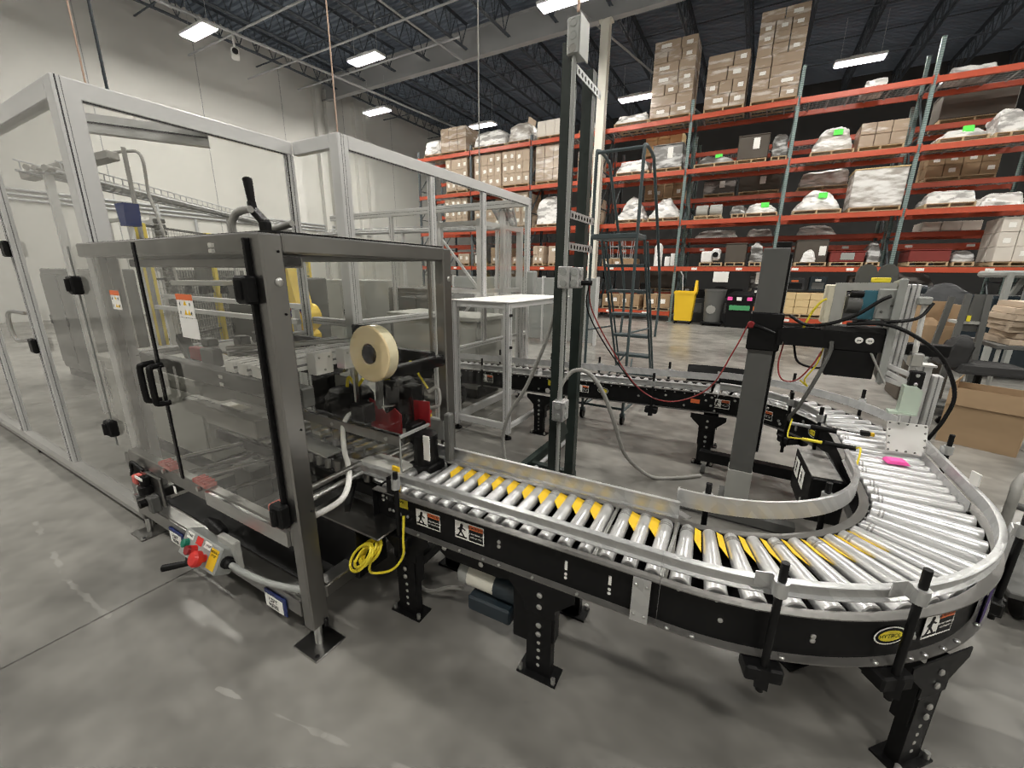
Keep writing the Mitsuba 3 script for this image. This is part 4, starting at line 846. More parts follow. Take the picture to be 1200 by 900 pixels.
d1, y = door(xl-0.02, -2.213, (1.42, 0.66), 'left clear door with a black edge seal', 1)
part(d1, 'left_edge', B(xl-0.022, xl-0.018, yf-0.016, yf-0.008, 0.555, 1.605), 'm_grey_plastic', False)
d2, y = door(-2.205, xr-0.075, (1.44, 0.62), 'right clear door with a warning label', -1)
tube('door_strip', xr-0.075, xr-0.06, yf-0.014, yf+0.03, 0.56, 1.60, mat='m_black', bev=0.002)
def warn_label(par, x, z, w, h, yy):
    s = part(par, 'warning_label', B(x-w/2, x+w/2, yy-0.0012, yy, z-h/2, z+h/2), 'm_paper', False, 'white warning label with an orange header')
    part(s, 'header', B(x-w/2, x+w/2, yy-0.002, yy-0.0012, z+h*0.25, z+h/2), 'm_orangelabel', False)
    m, tri = MB(), MB()
    for i, (dx, dz) in enumerate(((-0.3, 0.08), (0.3, 0.08), (-0.33, -0.30), (0.33, -0.30))): person(m, (x+dx*w, yy-0.0014, z+dz*h), X, Z, h*0.20)
    for dx, dz in ((0, 0.03), (-0.02, -0.38), (0.18, -0.38)): tri.prism([(-0.09*w, 0), (0.09*w, 0), (0, 0.16*w)], (x+dx*w, yy-0.0014, z+dz*h), X, Z, 0.0005)
    part(s, 'pictogram', m, 'm_black', False, None, 'stuff'); part(s, 'yellow_triangle', tri, 'm_yellow', False, None, 'stuff')
warn_label(d1, -2.50, 1.365, 0.10, 0.085, y-0.002); warn_label(d2, -1.86, 1.368, 0.125, 0.088, y-0.002)
part(d2, 'blank_label', B(-1.925, -1.79, y-0.003, y-0.002, 1.245, 1.322), 'm_white', False, 'blank pale label')
tube('white_tag', -1.655, -1.635, yf-0.0, yf+0.011, 1.575, 1.59, mat='m_paper', bev=0); tube('white_tag', -1.655, -1.635, yf-0.0, yf+0.011, 1.558, 1.571, mat='m_paper', bev=0)
# side pane with small corner hardware
sp = pane(k, 'side_pane', (xr-0.005, yf+0.07, 0.70), (xr-0.005, yr-0.05, 0.70), (xr-0.005, yr-0.05, zt-0.07), (xr-0.005, yf+0.07, zt-0.07), 'm_pane', 'clear side pane')
pane(k, 'rear_pane', (xr-0.06, yr-0.02, 0.27), (-2.83, yr-0.02, 0.27), (-2.83, yr-0.02, zt-0.06), (xr-0.06, yr-0.02, zt-0.06))
bolts(k, [((xr+0.001, yf+0.045, 1.465), X), ((xr+0.001, yr-0.03, 1.47), X)], 'm_bolt', 0.014); bolts(k, [((xr+0.001, yf+0.055, z), X) for z in (1.56, 1.36, 0.95, 0.62)], 'm_black', 0.004, 'screw', None)
tube('door_stop', xr-0.07, xr-0.035, yf+0.08, yf+0.16, 1.515, 1.55, mat='m_black'); tube('inner_rail', -2.80, xr-0.07, yf+0.16, yf+0.19, 1.51, 1.55)
# crank handle on the roof
m = MB().box((-1.535, 0.92, 1.648), (0.032, 0.032, 0.044), rotz(0.3), 0.005); m.bar((-1.532, 0.92, 1.662), (-1.597, 0.92, 1.712), 0.030, 0.024, bev=0.004); m.bar((-1.597, 0.92, 1.70), (-1.600, 0.92, 1.74), 0.026, 0.022, bev=0.004)
h = part(k, 'roof_crank', m, 'm_black', False, 'black crank handle on the roof'); part(h, 'grip', MB().lathe((-1.598, 0.92, 1.735), (-0.10, 0, 1), [(0, 0.011), (0.012, 0.013), (0.078, 0.016), (0.083, 0.010), (0.083, 0.001)], 18), 'm_black', 40)
part(k, 'roof_hose', MB().loft(spline([(-1.672, 0.88, 1.626), (-1.668, 0.88, 1.665), (-1.645, 0.885, 1.695), (-1.60, 0.89, 1.706), (-1.56, 0.89, 1.706)], 8), 0.0125, 12), 'm_grey_pipe', 40, 'grey bent conduit')
part(k, 'roof_hose', MB().loft(spline([(-1.60, 0.99, 1.652), (-1.56, 1.0, 1.660), (-1.50, 1.0, 1.668)], 8), 0.012, 10), 'm_grey_pipe', 40, 'grey hose stub')
# interior: head beams, aluminium rails, tape head
hb = tube('head_beam', -2.80, xr-0.07, 0.90, 0.955, 0.995, 1.075, mat='m_charcoal'); tube('label_tag', -2.0, -1.97, 0.898, 0.8995, 1.04, 1.055, mat='m_paper', bev=0, par=hb); tube('label_tag', -2.0, -1.97, 0.898, 0.8995, 1.005, 1.02, mat='m_paper', bev=0, par=hb)
tube('head_beam', -2.80, xr-0.06, 1.61, 1.66, 1.025, 1.10, mat='m_black'); tube('head_beam', xr-0.055, xr-0.01, 1.30, yr-0.065, 1.03, 1.085, mat='m_black')
for i, x in enumerate((-1.70, -1.80, -1.90)):
    r = part(k, 'aluminium_rail', B(x-0.035, x+0.035, 0.90, 1.64, 1.078, 1.13, bev=0.004), 'm_white', False, 'white aluminium slide rail')
    part(r, 'groove', B(x-0.006, x+0.006, 0.90, 1.64, 1.1302, 1.131), 'm_alu_line', False); part(r, 'groove', B(x+0.035, x+0.0362, 0.90, 1.64, 1.098, 1.108), 'm_alu_line', False)
for i, (y0, y1) in enumerate(((1.10, 1.19), (1.25, 1.35))):
    b = part(k, 'rail_bracket', B(-1.664, -1.605, y0, y1, 1.06, 1.155, bev=0.003), 'm_white', False, 'white rail bracket'); bolts(b, [((-1.6045, y0+0.02, 1.135), X), ((-1.6045, y1-0.02, 1.135), X), ((-1.6045, (y0+y1)/2, 1.08), X)], 'm_grey_machine', 0.005)
part(k, 'slide_rod', MB().cyl((-2.10, 1.0, 1.12), (-2.10, 1.6, 1.12), 0.012, 10), 'm_steel_bright'); part(k, 'slide_rod', MB().cyl((-2.15, 1.02, 1.14), (-1.72, 1.50, 1.16), 0.012, 10), 'm_bolt')
tube('clamp_block', -1.80, -1.72, 1.46, 1.54, 1.13, 1.235, mat='m_black'); rb = tube('stop_block', -2.30, -2.19, 0.97, 1.02, 1.05, 1.135, mat='m_charcoal', lab='grey and red stop block'); tube('red_face', -2.42, -2.302, 0.975, 1.015, 1.065, 1.13, mat='m_redpaint', par=rb)
part(k, 'head_arm', MB().bar((-2.66, 1.05, 1.15), (-2.48, 1.02, 1.03), 0.05, 0.05, bev=0.004), 'm_charcoal', False); tube('head_plate', -2.78, -2.30, 1.15, 1.50, 1.06, 1.075, mat='m_grey_machine')
for i, (x, y) in enumerate(((-2.7, 1.2), (-2.55, 1.3), (-2.45, 1.42), (-2.62, 1.44))): part(k, 'valve_block', B(x-0.04, x+0.04, y-0.03, y+0.03, 1.076, 1.12+0.015*(i % 2), bev=0.006), 'm_charcoal' if i % 2 else 'm_grey_plastic', False)
# tape roll
c = np.array([-1.425, 1.235, 1.152])
t = part(k, 'tape_roll', MB().lathe(c, Y, [(0.003, 0.045), (0, 0.05), (0, 0.119), (0.004, 0.1235), (0.056, 0.1235), (0.06, 0.119), (0.06, 0.045)], 56), 'm_tape', 40, 'large pale yellow roll of packing tape')
part(t, 'outer_band', MB().lathe(c, Y, [(0.006, 0.1245), (0.054, 0.1245)], 56), 'm_tape_edge', 40)
hb = part(t, 'hub', MB().lathe(c-Y*0.012, Y, [(0, 0.001), (0, 0.018), (0.006, 0.034), (0.014, 0.040), (0.07, 0.040)], 28), 'm_black', 40, 'black roll hub')
part(t, 'clear_film', MB().lathe(c, Y, [(0.006, 0.126), (0.054, 0.126)], 56), 'm_pane', 40)
part(k, 'tape_arm', MB().bar((-1.46, 1.33, 1.152), (-1.52, 1.36, 0.86), 0.025, 0.05, bev=0.004).cyl((-1.425, 1.29, 1.152), (-1.44, 1.34, 1.152), 0.02, 12), 'm_charcoal', False); part(k, 'tape_arm', B(-1.66, -1.645, 1.33, 1.35, 0.86, 1.05), 'm_steel_bright', False)
tube('mast', -2.20, -2.05, 1.47, 1.56, 0.56, 0.935, mat='m_black'); tube('mast_cap', -2.40, -2.0, 1.42, 1.58, 0.935, 0.985, mat='m_black'); tube('mast_plate', -2.03, -1.90, 1.50, 1.51, 0.80, 0.93, mat='m_grey_machine')
m1 = part(k, 'drive_motor', MB().lathe((-1.78, 1.40, 0.60), Z, [(0, 0.105), (0.18, 0.105), (0.205, 0.122), (0.27, 0.122), (0.305, 0.10), (0.318, 0.05), (0.318, 0.001)], 28), 'm_black', 35, 'black vertical gear motor'); tube('terminal_box', -1.665, -1.565, 1.30, 1.40, 0.775, 0.87, mat='m_black', par=m1)
part(m1, 'cable', MB().loft(spline([(-1.66, 1.33, 0.815), (-1.69, 1.31, 0.80), (-1.665, 1.255, 0.77), (-1.629, 1.22, 0.737), (-1.536, 1.15, 0.696), (-1.40, 1.06, 0.684), (-1.325, 0.99, 0.655), (-1.306, 0.93, 0.625), (-1.386, 0.87, 0.566), (-1.43, 0.86, 0.53)], 8), 0.012, 10), 'm_cable_white', 40, 'white motor cable')
m2 = part(k, 'drive_motor', MB().lathe((-1.58, 1.56, 0.70), Z, [(0, 0.085), (0.17, 0.085), (0.18, 0.092), (0.23, 0.092), (0.255, 0.07), (0.26, 0.001)], 24), 'm_black', 35, 'second black motor behind the red brackets'); tube('terminal_box', -1.50, -1.41, 1.47, 1.56, 0.80, 0.945, mat='m_black', par=m2)
part(k, 'air_line', MB().loft(spline([(-1.60, 1.40, 1.0), (-1.53, 1.42, 0.99), (-1.48, 1.50, 1.0), (-1.48, 1.55, 1.06)], 8), 0.008, 8), 'm_yellow_cable', 40, 'yellow air line'); part(k, 'air_line', MB().loft(spline([(-1.48, 1.55, 1.06), (-1.44, 1.57, 0.98), (-1.40, 1.58, 0.92)], 8), 0.006, 8), 'm_yellow_cable', 40, 'yellow air line')
part(k, 'air_line', MB().loft(spline([(-1.72, 1.34, 0.94), (-1.70, 1.34, 0.99), (-1.66, 1.35, 0.95), (-1.62, 1.36, 0.99)], 8), 0.008, 8), 'm_yellow_cable', 40, 'yellow air line')
part(k, 'grey_hose', MB().loft(spline([(-1.40, 1.58, 0.90), (-1.36, 1.61, 0.92), (-1.345, 1.6, 0.84), (-1.38, 1.57, 0.82), (-1.41, 1.55, 0.86)], 8), 0.010, 8), 'm_grey_pipe', 40); part(k, 'hanging_rod', MB().cyl((-1.43, 1.66, 1.58), (-1.43, 1.66, 1.09), 0.010, 8), 'm_steel')
part(k, 'red_bracket', MB().prism([(0, 0), (0.21, 0), (0.21, 0.10), (0.17, 0.125), (0.11, 0.085), (0.06, 0.135), (0, 0.15)], (-1.60, 1.375, 0.74), X, Z, 0.006), 'm_redpaint', False, 'dark red tape head bracket'); part(k, 'red_bracket', MB().prism([(0, 0), (0.10, 0), (0.10, 0.13), (0, 0.12)], (-1.385, 1.46, 0.77), X, Z, 0.006), 'm_redpaint', False, 'dark red rear bracket')
part(k, 'tape_blade', MB().bar((-1.50, 1.36, 0.865), (-1.43, 1.37, 0.88), 0.02, 0.006), 'm_steel_bright', False); tube('head_block', -1.36, -1.31, 1.36, 1.46, 0.72, 0.80, mat='m_black')
# bed: rollers, side belt housings, clear exit guard
for i in range(19): x = -2.75+i*0.0765; part(k, 'bed_roller', MB().cyl((x, 1.25, 0.575), (x, 1.56, 0.575), 0.024, 14), 'm_steel')
tube('bed_rail', -2.80, xr+0.03, 1.185, 1.215, 0.48, 0.545, mat='m_black'); tube('bed_rail', -2.80, xr+0.03, 1.60, 1.635, 0.52, 0.60, mat='m_black')
for i in range(9): part(k, 'side_roller', MB().cyl((-2.02+i*0.07, 1.21, 0.548), (-2.02+i*0.07, 1.21, 0.60), 0.024, 12), 'm_steel')
def housing(x0, x1, y0, y1, z0, z1, lab): return part(k, 'belt_housing', B(x0, x1, y0, y1, z0, z1, bev=0.006), 'm_grey_machine', False, lab)
h1 = housing(-2.80, -2.50, 1.05, 1.13, 0.70, 0.785, 'grey side belt housing, rear half'); h2 = housing(-2.51, -2.03, 1.03, 1.18, 0.69, 0.79, 'grey side belt housing, front half'); h3 = housing(-2.80, -2.2, 1.33, 1.41, 0.70, 0.79, 'grey side belt housing on the far side'); h4 = housing(-2.0, -1.92, 1.30, 1.36, 0.62, 0.74, 'small grey housing at the guard end')
m = MB()
for i in range(7): m.cyl((-2.77+i*0.04, 1.09, 0.785), (-2.77+i*0.04, 1.09, 0.789), 0.008, 8)
part(h1, 'screw', m, 'm_grey_plastic', 30, None, 'stuff'); part(h2, 'adjuster_plate', B(-2.42, -2.22, 1.07, 1.13, 0.79, 0.802, bev=0.003), 'm_bolt', False); part(k, 'guide_bar', MB().bar((-2.35, 1.20, 0.86), (-2.0, 1.20, 0.83), 0.015, 0.02), 'm_steel_bright', False)
part(k, 'guide_plate', MB().box((-1.93, 1.24, 0.615), (0.42, 0.10, 0.012), rotz(-0.06), 0.002), 'm_grey_machine', False); tube('exit_plate', -1.56, -1.30, 1.22, 1.36, 0.60, 0.615, mat='m_cable_white'); tube('white_pad', -1.95, -1.88, 1.27, 1.34, 0.66, 0.685, mat='m_cable_white')
for i in range(5): part(k, 'pinch_bar', MB().bar((-1.86+i*0.075, 1.28, 0.64), (-1.80+i*0.075, 1.44, 0.64), 0.03, 0.03, bev=0.004), 'm_charcoal', False)
gx0, gx1, gy0, gy1, gz = -2.10, -1.28, 1.245, 1.44, 0.79
eg = part(k, 'exit_guard', MB().bar((gx0, gy0, gz-0.02), (gx1, gy0, gz-0.02), 0.008, 0.045), 'm_steel', False, 'clear exit guard with a steel top strip')
for a, b, c2, d in (((gx0, gy0, 0.57), (gx1, gy0, 0.57), (gx1, gy0, gz), (gx0, gy0, gz)), ((gx1, gy0, 0.57), (gx1, gy1, 0.57), (gx1, gy1, gz), (gx1, gy0, gz))): pane(eg, 'clear_sheet', a, b, c2, d)
part(eg, 'top_edge', MB().bar((gx1, gy0, gz), (gx1, gy1, gz), 0.012, 0.012).bar((gx1, gy0, 0.57), (gx1, gy0, gz), 0.006, 0.006), 'm_grey_plastic', False); bolts(eg, [((gx1-0.08, gy0-0.005, gz-0.022), -Y), ((gx1-0.45, gy0-0.005, gz-0.022), -Y)], r=0.010)
tube('exit_table', -1.62, xr+0.16, 1.0, 1.18, 0.44, 0.45, mat='m_steel'); tube('exit_box', -1.60, xr+0.02, 1.0, 1.17, 0.20, 0.44, mat='m_black'); part(k, 'rail_arm', MB().bar((-1.50, 1.16, 0.56), (-1.33, 0.98, 0.56), 0.02, 0.03), 'm_black', False)
part(k, 'paper_roll', MB().cyl((-1.27, 1.40, 0.62), (-1.27, 1.40, 0.76), 0.058, 20), 'm_black', 35, 'black cylinder by the exit'); tube('white_card', -1.225, -1.19, 1.335, 1.34, 0.66, 0.78, mat='m_paper', bev=0); tube('exit_bracket', -1.33, -1.20, 1.34, 1.46, 0.56, 0.62, mat='m_black'); tube('exit_post', -1.19, -1.155, 1.44, 1.48, 0.62, 0.86, mat='m_charcoal')
cb = tube('operator_box', -1.63, -1.37, 1.665, 1.70, 0.60, 0.72, mat='m_grey_plastic', lab='grey operator box with a red stop button'); part(cb, 'stop_button', MB().lathe((-1.50, 1.68, 0.72), Z, [(0, 0.018), (0.02, 0.018), (0.022, 0.026), (0.04, 0.026), (0.046, 0.018), (0.047, 0.001)], 18), 'm_red', 35, 'red mushroom stop button'); part(cb, 'button_ring', MB().cyl((-1.50, 1.68, 0.718), (-1.50, 1.68, 0.728), 0.026, 18), 'm_yellow')
# lower parts
for z, mt, y0 in ((0.655, 'm_steel_bright', 0.84), (0.70, 'm_steel', 0.85)): part(k, 'side_rod', MB().cyl((xr-0.03, y0, z-0.005), (xr-0.05, 1.12, z-0.01), 0.012, 12), mt, 35, 'bright round guide rod')
for x in (-2.55, -2.2): part(k, 'cross_rod', MB().cyl((x, 0.84, 0.53), (x+0.1, 1.5, 0.50), 0.012, 10), 'm_steel_bright')
for x in (-2.42, -2.05): part(k, 'cross_rod', MB().cyl((x, 0.84, 0.49), (x+0.1, 1.5, 0.47), 0.010, 10), 'm_steel')
tube('lower_deck', -2.80, -1.42, 0.87, 1.66, 0.20, 0.206, mat='m_black_matte', bev=0); tube('column_plate', -2.25, -2.08, 1.0, 1.10, 0.21, 0.52, mat='m_charcoal'); tube('lift_frame', -2.75, -1.5, 1.32, 1.38, 0.35, 0.42, mat='m_charcoal'); tube('lift_frame', -2.0, -1.93, 0.9, 1.6, 0.34, 0.40, mat='m_charcoal')
for x in (-2.42, -2.08):
    p = part(k, 'door_latch', MB().box((x, yf+0.02, 0.557), (0.12, 0.05, 0.022), roty(0.06), 0.004), 'm_coral', False, 'coral red door latch pad')
    m = MB()
    for i in range(4): m.box((x-0.04+i*0.027, yf+0.02, 0.571), (0.008, 0.05, 0.006))
    part(p, 'rib', m, 'm_coral', False, None, 'stuff'); part(p, 'bolt', MB().cyl((x-0.01, yf-0.012, 0.53), (x-0.01, yf+0.0, 0.53), 0.012, 10), 'm_bolt')
part(k, 'latch_pad', B(-1.60, -1.53, yf+0.03, yf+0.09, 0.55, 0.585, bev=0.006), 'm_coral', False, 'coral red latch pad')
part(k, 'sill_edge', B(-2.02, xr-0.07, yf-0.012, yf+0.001, 0.475, 0.54), 'm_steel_bright', False, 'bright lower door edge')
tube('white_tag', xl+0.02, xl+0.04, yf-0.0015, yf, 0.40, 0.412, mat='m_paper', bev=0); tube('white_tag', -2.36, -2.335, yf-0.0055, yf-0.004, 0.43, 0.47, mat='m_paper', bev=0)
# push button box
R = rotx(-0.50)
def pb(q): return np.array([-1.985, yf-0.055, 0.275])+R@np.array(q)
bx = part(k, 'button_box', MB().box(pb((0, 0, 0)), (0.31, 0.075, 0.115), R, 0.006), 'm_grey_plastic', False, 'grey push button box on the lower rail')
n = R@np.array([0, -1, 0]); up = R@Z
part(bx, 'green_button', MB().lathe(pb((-0.105, -0.038, 0.002)), n, [(0, 0.019), (0.018, 0.019), (0.022, 0.015), (0.022, 0.001)], 18), 'm_green', 35, 'green push button'); part(bx, 'red_selector', MB().lathe(pb((-0.03, -0.038, -0.004)), n, [(0, 0.02), (0.03, 0.02), (0.03, 0.001)], 18), 'm_red', 35, 'red selector button'); part(bx, 'selector_ring', MB().lathe(pb((-0.03, -0.066, -0.004)), n, [(0, 0.021), (0.01, 0.019), (0.01, 0.001)], 18), 'm_redpaint')
part(bx, 'stop_button', MB().lathe(pb((0.06, -0.038, -0.012)), n, [(0, 0.016), (0.02, 0.016), (0.024, 0.033), (0.045, 0.034), (0.055, 0.026), (0.058, 0.001)], 24), 'm_red', 35, 'red mushroom stop button')
RB = np.array([X, up, n]).T
yl = part(bx, 'yellow_plate', MB().box(pb((0.115, -0.0385, 0.0)), (0.06, 0.085, 0.001), RB), 'm_yellow', False, 'yellow emergency stop plate'); part(yl, 'lettering', MB().text('EMERGENCY', 0.008, pb((0.115, -0.039, 0.03)), X, up).text('STOP', 0.010, pb((0.115, -0.039, 0.015)), X, up), 'm_black', False)
for dx, tx in ((-0.10, 'START'), (0.05, 'E-STOP')):
    w = part(bx, 'legend_plate', MB().box(pb((dx, -0.0385, 0.038)), (0.055, 0.028, 0.001), RB), 'm_paper', False, 'white legend plate'); part(w, 'lettering', MB().text(tx, 0.010, pb((dx, -0.0393, 0.038)), X, up), 'm_black', False)
w = part(bx, 'legend_plate', MB().box(pb((-0.02, -0.0385, 0.036)), (0.05, 0.034, 0.001), RB), 'm_red', False, 'red legend plate')
part(bx, 'cable_gland', MB().lathe(pb((0.155, 0, 0)), X, [(0, 0.026), (0.012, 0.026), (0.014, 0.021), (0.035, 0.019), (0.04, 0.012), (0.04, 0.001)], 16), 'm_black', 35, 'black cable gland')
part(bx, 'conduit', MB().loft(spline([pb((0.19, 0, 0)), (-1.71, yf-0.045, 0.262), (-1.58, yf-0.02, 0.25), (-1.42, yf+0.03, 0.245)], 8), 0.013, 12), 'm_grey_plastic', 40, 'grey cable along the lower rail')
tube('box_bracket', -1.94, -1.80, yf-0.03, yf+0.0, 0.20, 0.36, mat='m_grey_machine')
part(k, 'cable_bundle', MB().loft([(-2.06, yf-0.005, 0.375), (-2.0, yf-0.005, 0.37), (-1.93, yf-0.005, 0.355)], [0.016, 0.028, 0.022], 14), 'm_black', 40, 'black roll behind the button box')
# lower crank, regulator, lift tags
m = MB().bar((-2.29, yf-0.006, 0.20), (-2.235, yf-0.05, 0.10), 0.03, 0.022, bev=0.004)
cr = part(k, 'lower_crank', m, 'm_black', False, 'black crank handle below the button box'); part(cr, 'grip', MB().lathe((-2.23, yf-0.045, 0.105), (-0.78, -0.60, -0.16), [(0, 0.012), (0.02, 0.014), (0.13, 0.017), (0.136, 0.001)], 14), 'm_black', 40)
rg = part(k, 'air_regulator', MB().lathe((-2.62, yf-0.03, 0.36), Z, [(0, 0.02), (0.01, 0.034), (0.05, 0.036), (0.055, 0.022), (0.10, 0.026), (0.105, 0.001)], 16), 'm_black', 35, 'black air regulator with gauges'); tube('red_knob', -2.73, -2.69, yf-0.05, yf-0.01, 0.40, 0.45, mat='m_coral', par=rg); tube('valve', -2.70, -2.66, yf-0.05, yf-0.01, 0.30, 0.40, mat='m_steel_bright', par=rg); tube('valve', -2.58, -2.53, yf-0.055, yf-0.01, 0.28, 0.37, mat='m_charcoal', par=rg); tube('mount', -2.72, -2.50, yf-0.012, yf+0.004, 0.30, 0.47, mat='m_steel', par=rg)
part(rg, 'gauge', MB().cyl((-2.66, yf-0.075, 0.345), (-2.66, yf-0.04, 0.345), 0.022, 16), 'm_steel_bright'); part(rg, 'gauge', MB().cyl((-2.58, yf-0.085, 0.335), (-2.58, yf-0.05, 0.335), 0.02, 16), 'm_black'); tube('paper_card', -2.64, -2.56, yf-0.06, yf-0.056, 0.46, 0.475, mat='m_paper', par=rg, bev=0)
part(rg, 'hose', MB().loft(spline([(-2.68, yf-0.01, 0.47), (-2.78, yf-0.02, 0.50), (-2.83, yf-0.012, 0.44), (-2.85, yf-0.012, 0.40)], 8), 0.008, 8), 'm_black', 40)
for x, lab in ((-1.575, 'white tag with a blue border reading LIFT HERE'), (-2.44, 'white tag with a blue border beside the crank')):
    t = part(k, 'lift_tag', B(x-0.075, x+0.075, yf-0.012, yf-0.0045, 0.105, 0.19, bev=0.003), 'm_blue', False, lab); w = tube('white_face', x-0.068, x+0.055, yf-0.0135, yf-0.012, 0.108, 0.172, mat='m_paper', par=t, bev=0)
    part(t, 'lettering', MB().text('LIFT', 0.020, (x-0.008, yf-0.0140, 0.153), X, Z).text('HERE', 0.020, (x-0.008, yf-0.0140, 0.126), X, Z), 'm_black', False)
# yellow coiled cable hanging at the exit and lying on the floor
P = []
for i in range(9*24):
    t = i/24*2*math.pi; w = 0.85+0.25*math.sin(i*0.13); a_, b_ = 0.088*math.cos(t)*w+0.010*math.sin(i*0.09), 0.040*math.sin(t)*w; P.append((-1.265+a_*0.78-b_*0.5, 1.0+0.03*math.sin(i*0.05)+0.03*math.sin(t), 0.355+a_*0.62+b_*0.78))
yc = solo('yellow_cable', MB().loft(np.vstack([spline([(-1.125, 1.09, 0.53), (-1.12, 1.075, 0.44), (-1.125, 1.07, 0.35), (-1.17, 1.04, 0.285), (-1.25, 1.0, 0.275), P[0]], 8)[:-1], P]), 0.0055, 7), 'm_yellow_cable', 'yellow cable hanging in a coil at the left end of the near conveyor', 'cable')
part(K_NEAR, 'yellow_bracket', B(-1.245, -1.205, 1.155, 1.165, 0.57, 0.70, bev=0.002), 'm_yellow', False, 'yellow bracket with a black sensor'); part(K_NEAR, 'sensor', B(-1.25, -1.215, 1.12, 1.154, 0.55, 0.66, bev=0.004), 'm_black', False)
# ================================================================== TALL GUARD ENCLOSURE (aluminium profile cell)
k = thing('guard_enclosure', 'tall light grey aluminium guard enclosure with clear panels around the robot cell', 'enclosure'); KE = k
H = 2.356; yE, xE = 0.835, -2.90
def profile(nm, x0, x1, y0, y1, z0, z1, par=None, mat='m_alu'):
    """aluminium profile with dark T-slots along its long axis."""
    d = np.array([x1-x0, y1-y0, z1-z0]); ax = int(np.argmax(d)); p = part(par or k, nm, B(x0, x1, y0, y1, z0, z1, bev=0.004), mat, False)
    m = MB(); c = np.array([(x0+x1)/2, (y0+y1)/2, (z0+z1)/2])
    for s in range(3):
        if s == ax: continue
        o = [q for q in range(3) if q not in (ax, s)][0]
        for sg in (-1, 1):
            e = np.array([0.0, 0.0, 0.0]); e[s] = sg*d[s]/2; q = d.copy(); q[s] = 0.002; q[o] = 0.006
            m.box(c+e, q)
    part(p, 'slot', m, 'm_alu_line', False, None, 'stuff'); return p
pp = part(k, 'corner_post', B(xE-0.085, xE, yE, yE+0.10, 0.05, H, bev=0.004), 'm_alu', False)
part(pp, 'slot', MB().bx(xE-0.0005, xE+0.0012, yE+0.016, yE+0.022, 0.05, H), 'm_alu_groove', False); part(pp, 'slot', MB().bx(xE-0.0005, xE+0.0012, yE+0.034, yE+0.037, 0.05, H), 'm_alu_line', False)
for x in (-4.25, -5.44, -6.9): profile('post', x-0.045, x+0.0, yE, yE+0.045, 0.10, H-0.09); profile('post', x+0.006, x+0.05, yE, yE+0.045, 0.10, H-0.09)
part(k, 'top_beam', B(-8.2, xE-0.085, yE, yE+0.06, H-0.09, H, bev=0.004), 'm_alu', False); part(k, 'bottom_beam', B(-8.2, xE-0.085, yE-0.03, yE+0.06, 0.045, 0.115, bev=0.02), 'm_alu_grey', False)
for x in (-3.05, -5.05, -7.0): part(k, 'foot', MB().cyl((x, yE+0.02, 0), (x, yE+0.02, 0.05), 0.03, 14), 'm_black')
part(k, 'top_beam', B(xE-0.045, xE, yE+0.085, 2.0, H-0.085, H, bev=0.004), 'm_alu', False); profile('post', xE-0.05, xE, 1.955, 2.005, 0.05, H-0.085); profile('mid_rail', xE-0.045, xE, yE+0.085, 1.955, 1.02, 1.065)
b = part(k, 'diagonal_beam', MB().bar((-3.30, 0.94, H-0.10), (-2.96, 1.50, H-0.10), 0.05, 0.09), 'm_alu', False, 'diagonal roof beam at the tall corner'); part(b, 'slot', MB().bar((-3.274, 0.924, H-0.10), (-2.934, 1.484, H-0.10), 0.002, 0.008), 'm_alu_groove', False)
pp = part(k, 'corner_post', B(-2.52, -2.435, 2.0, 2.085, 0.05, H, bev=0.004), 'm_alu', False); part(pp, 'slot', B(-2.4355, -2.4338, 2.026, 2.030, 0.05, H), 'm_alu_line', False); part(pp, 'slot', B(-2.4355, -2.4338, 2.045, 2.048, 0.05, H), 'm_alu_line', False); part(k, 'top_beam', B(xE, -2.52, 2.0, 2.045, H-0.085, H, bev=0.004), 'm_alu', False)
part(k, 'top_beam', B(-2.48, -2.435, 2.085, 4.70, H-0.085, H, bev=0.004), 'm_alu', False)
profile('post', -2.48, -2.435, 2.892, 2.948, 0.05, H-0.085); profile('post', -2.48, -2.435, 3.672, 3.728, 0.80, H-0.085); profile('mid_rail', -2.48, -2.435, 2.95, 4.63, 0.755, 0.80)
profile('post', -2.485, -2.435, 4.63, 4.70, 0.05, H); profile('mid_rail', -2.48, -2.435, 2.085, 2.89, 1.115, 1.165); profile('mid_rail', xE+0.005, -2.52, 2.0, 2.045, 1.115, 1.165)
part(k, 'bottom_beam', B(-2.48, -2.435, 2.085, 4.63, 0.05, 0.13, bev=0.004), 'm_alu', False); profile('top_beam', -6.0, -2.485, 4.65, 4.70, H-0.085, H)
for x in (-3.1, -3.9, -4.7): profile('post', x-0.028, x+0.028, 4.65, 4.70, 0.05, H-0.085)
for (a0, a1, b0, b1, c0, c1) in ((xE+0.0002, xE+0.002, yE+0.10, 1.955, H-0.0905, H-0.085), (-2.4352, -2.433, 2.085, 4.63, H-0.0905, H-0.085), (xE+0.0002, xE+0.002, 1.948, 1.956, 0.12, H-0.085), (-4.245, -4.239, yE-0.002, yE, 0.115, H-0.09), (-5.435, -5.429, yE-0.002, yE, 0.115, H-0.09)):
    part(k, 'gasket', B(a0, a1, b0, b1, c0, c1), 'm_gasket', False)
def gp(a, b, z0, z1): return pane(k, 'clear_panel', (a[0], a[1], z0), (b[0], b[1], z0), (b[0], b[1], z1), (a[0], a[1], z1))
yy = yE+0.022
for a, b in ((-4.20, -3.0), (-5.39, -4.30), (-6.85, -5.49)): gp((a, yy), (b, yy), 0.115, H-0.09)
xx = xE-0.022; gp((xx, 0.92), (xx, 1.955), 0.12, H-0.085); gp((-2.85, 2.022), (-2.52, 2.022), 0.12, H-0.085); xx = -2.457
gp((xx, 2.085), (xx, 2.89), 0.13, H-0.085); gp((xx, 2.95), (xx, 3.67), 0.80, H-0.085); gp((xx, 3.73), (xx, 4.63), 0.80, H-0.085); gp((-3.07, 4.675), (-2.485, 4.675), 0.13, H-0.085)
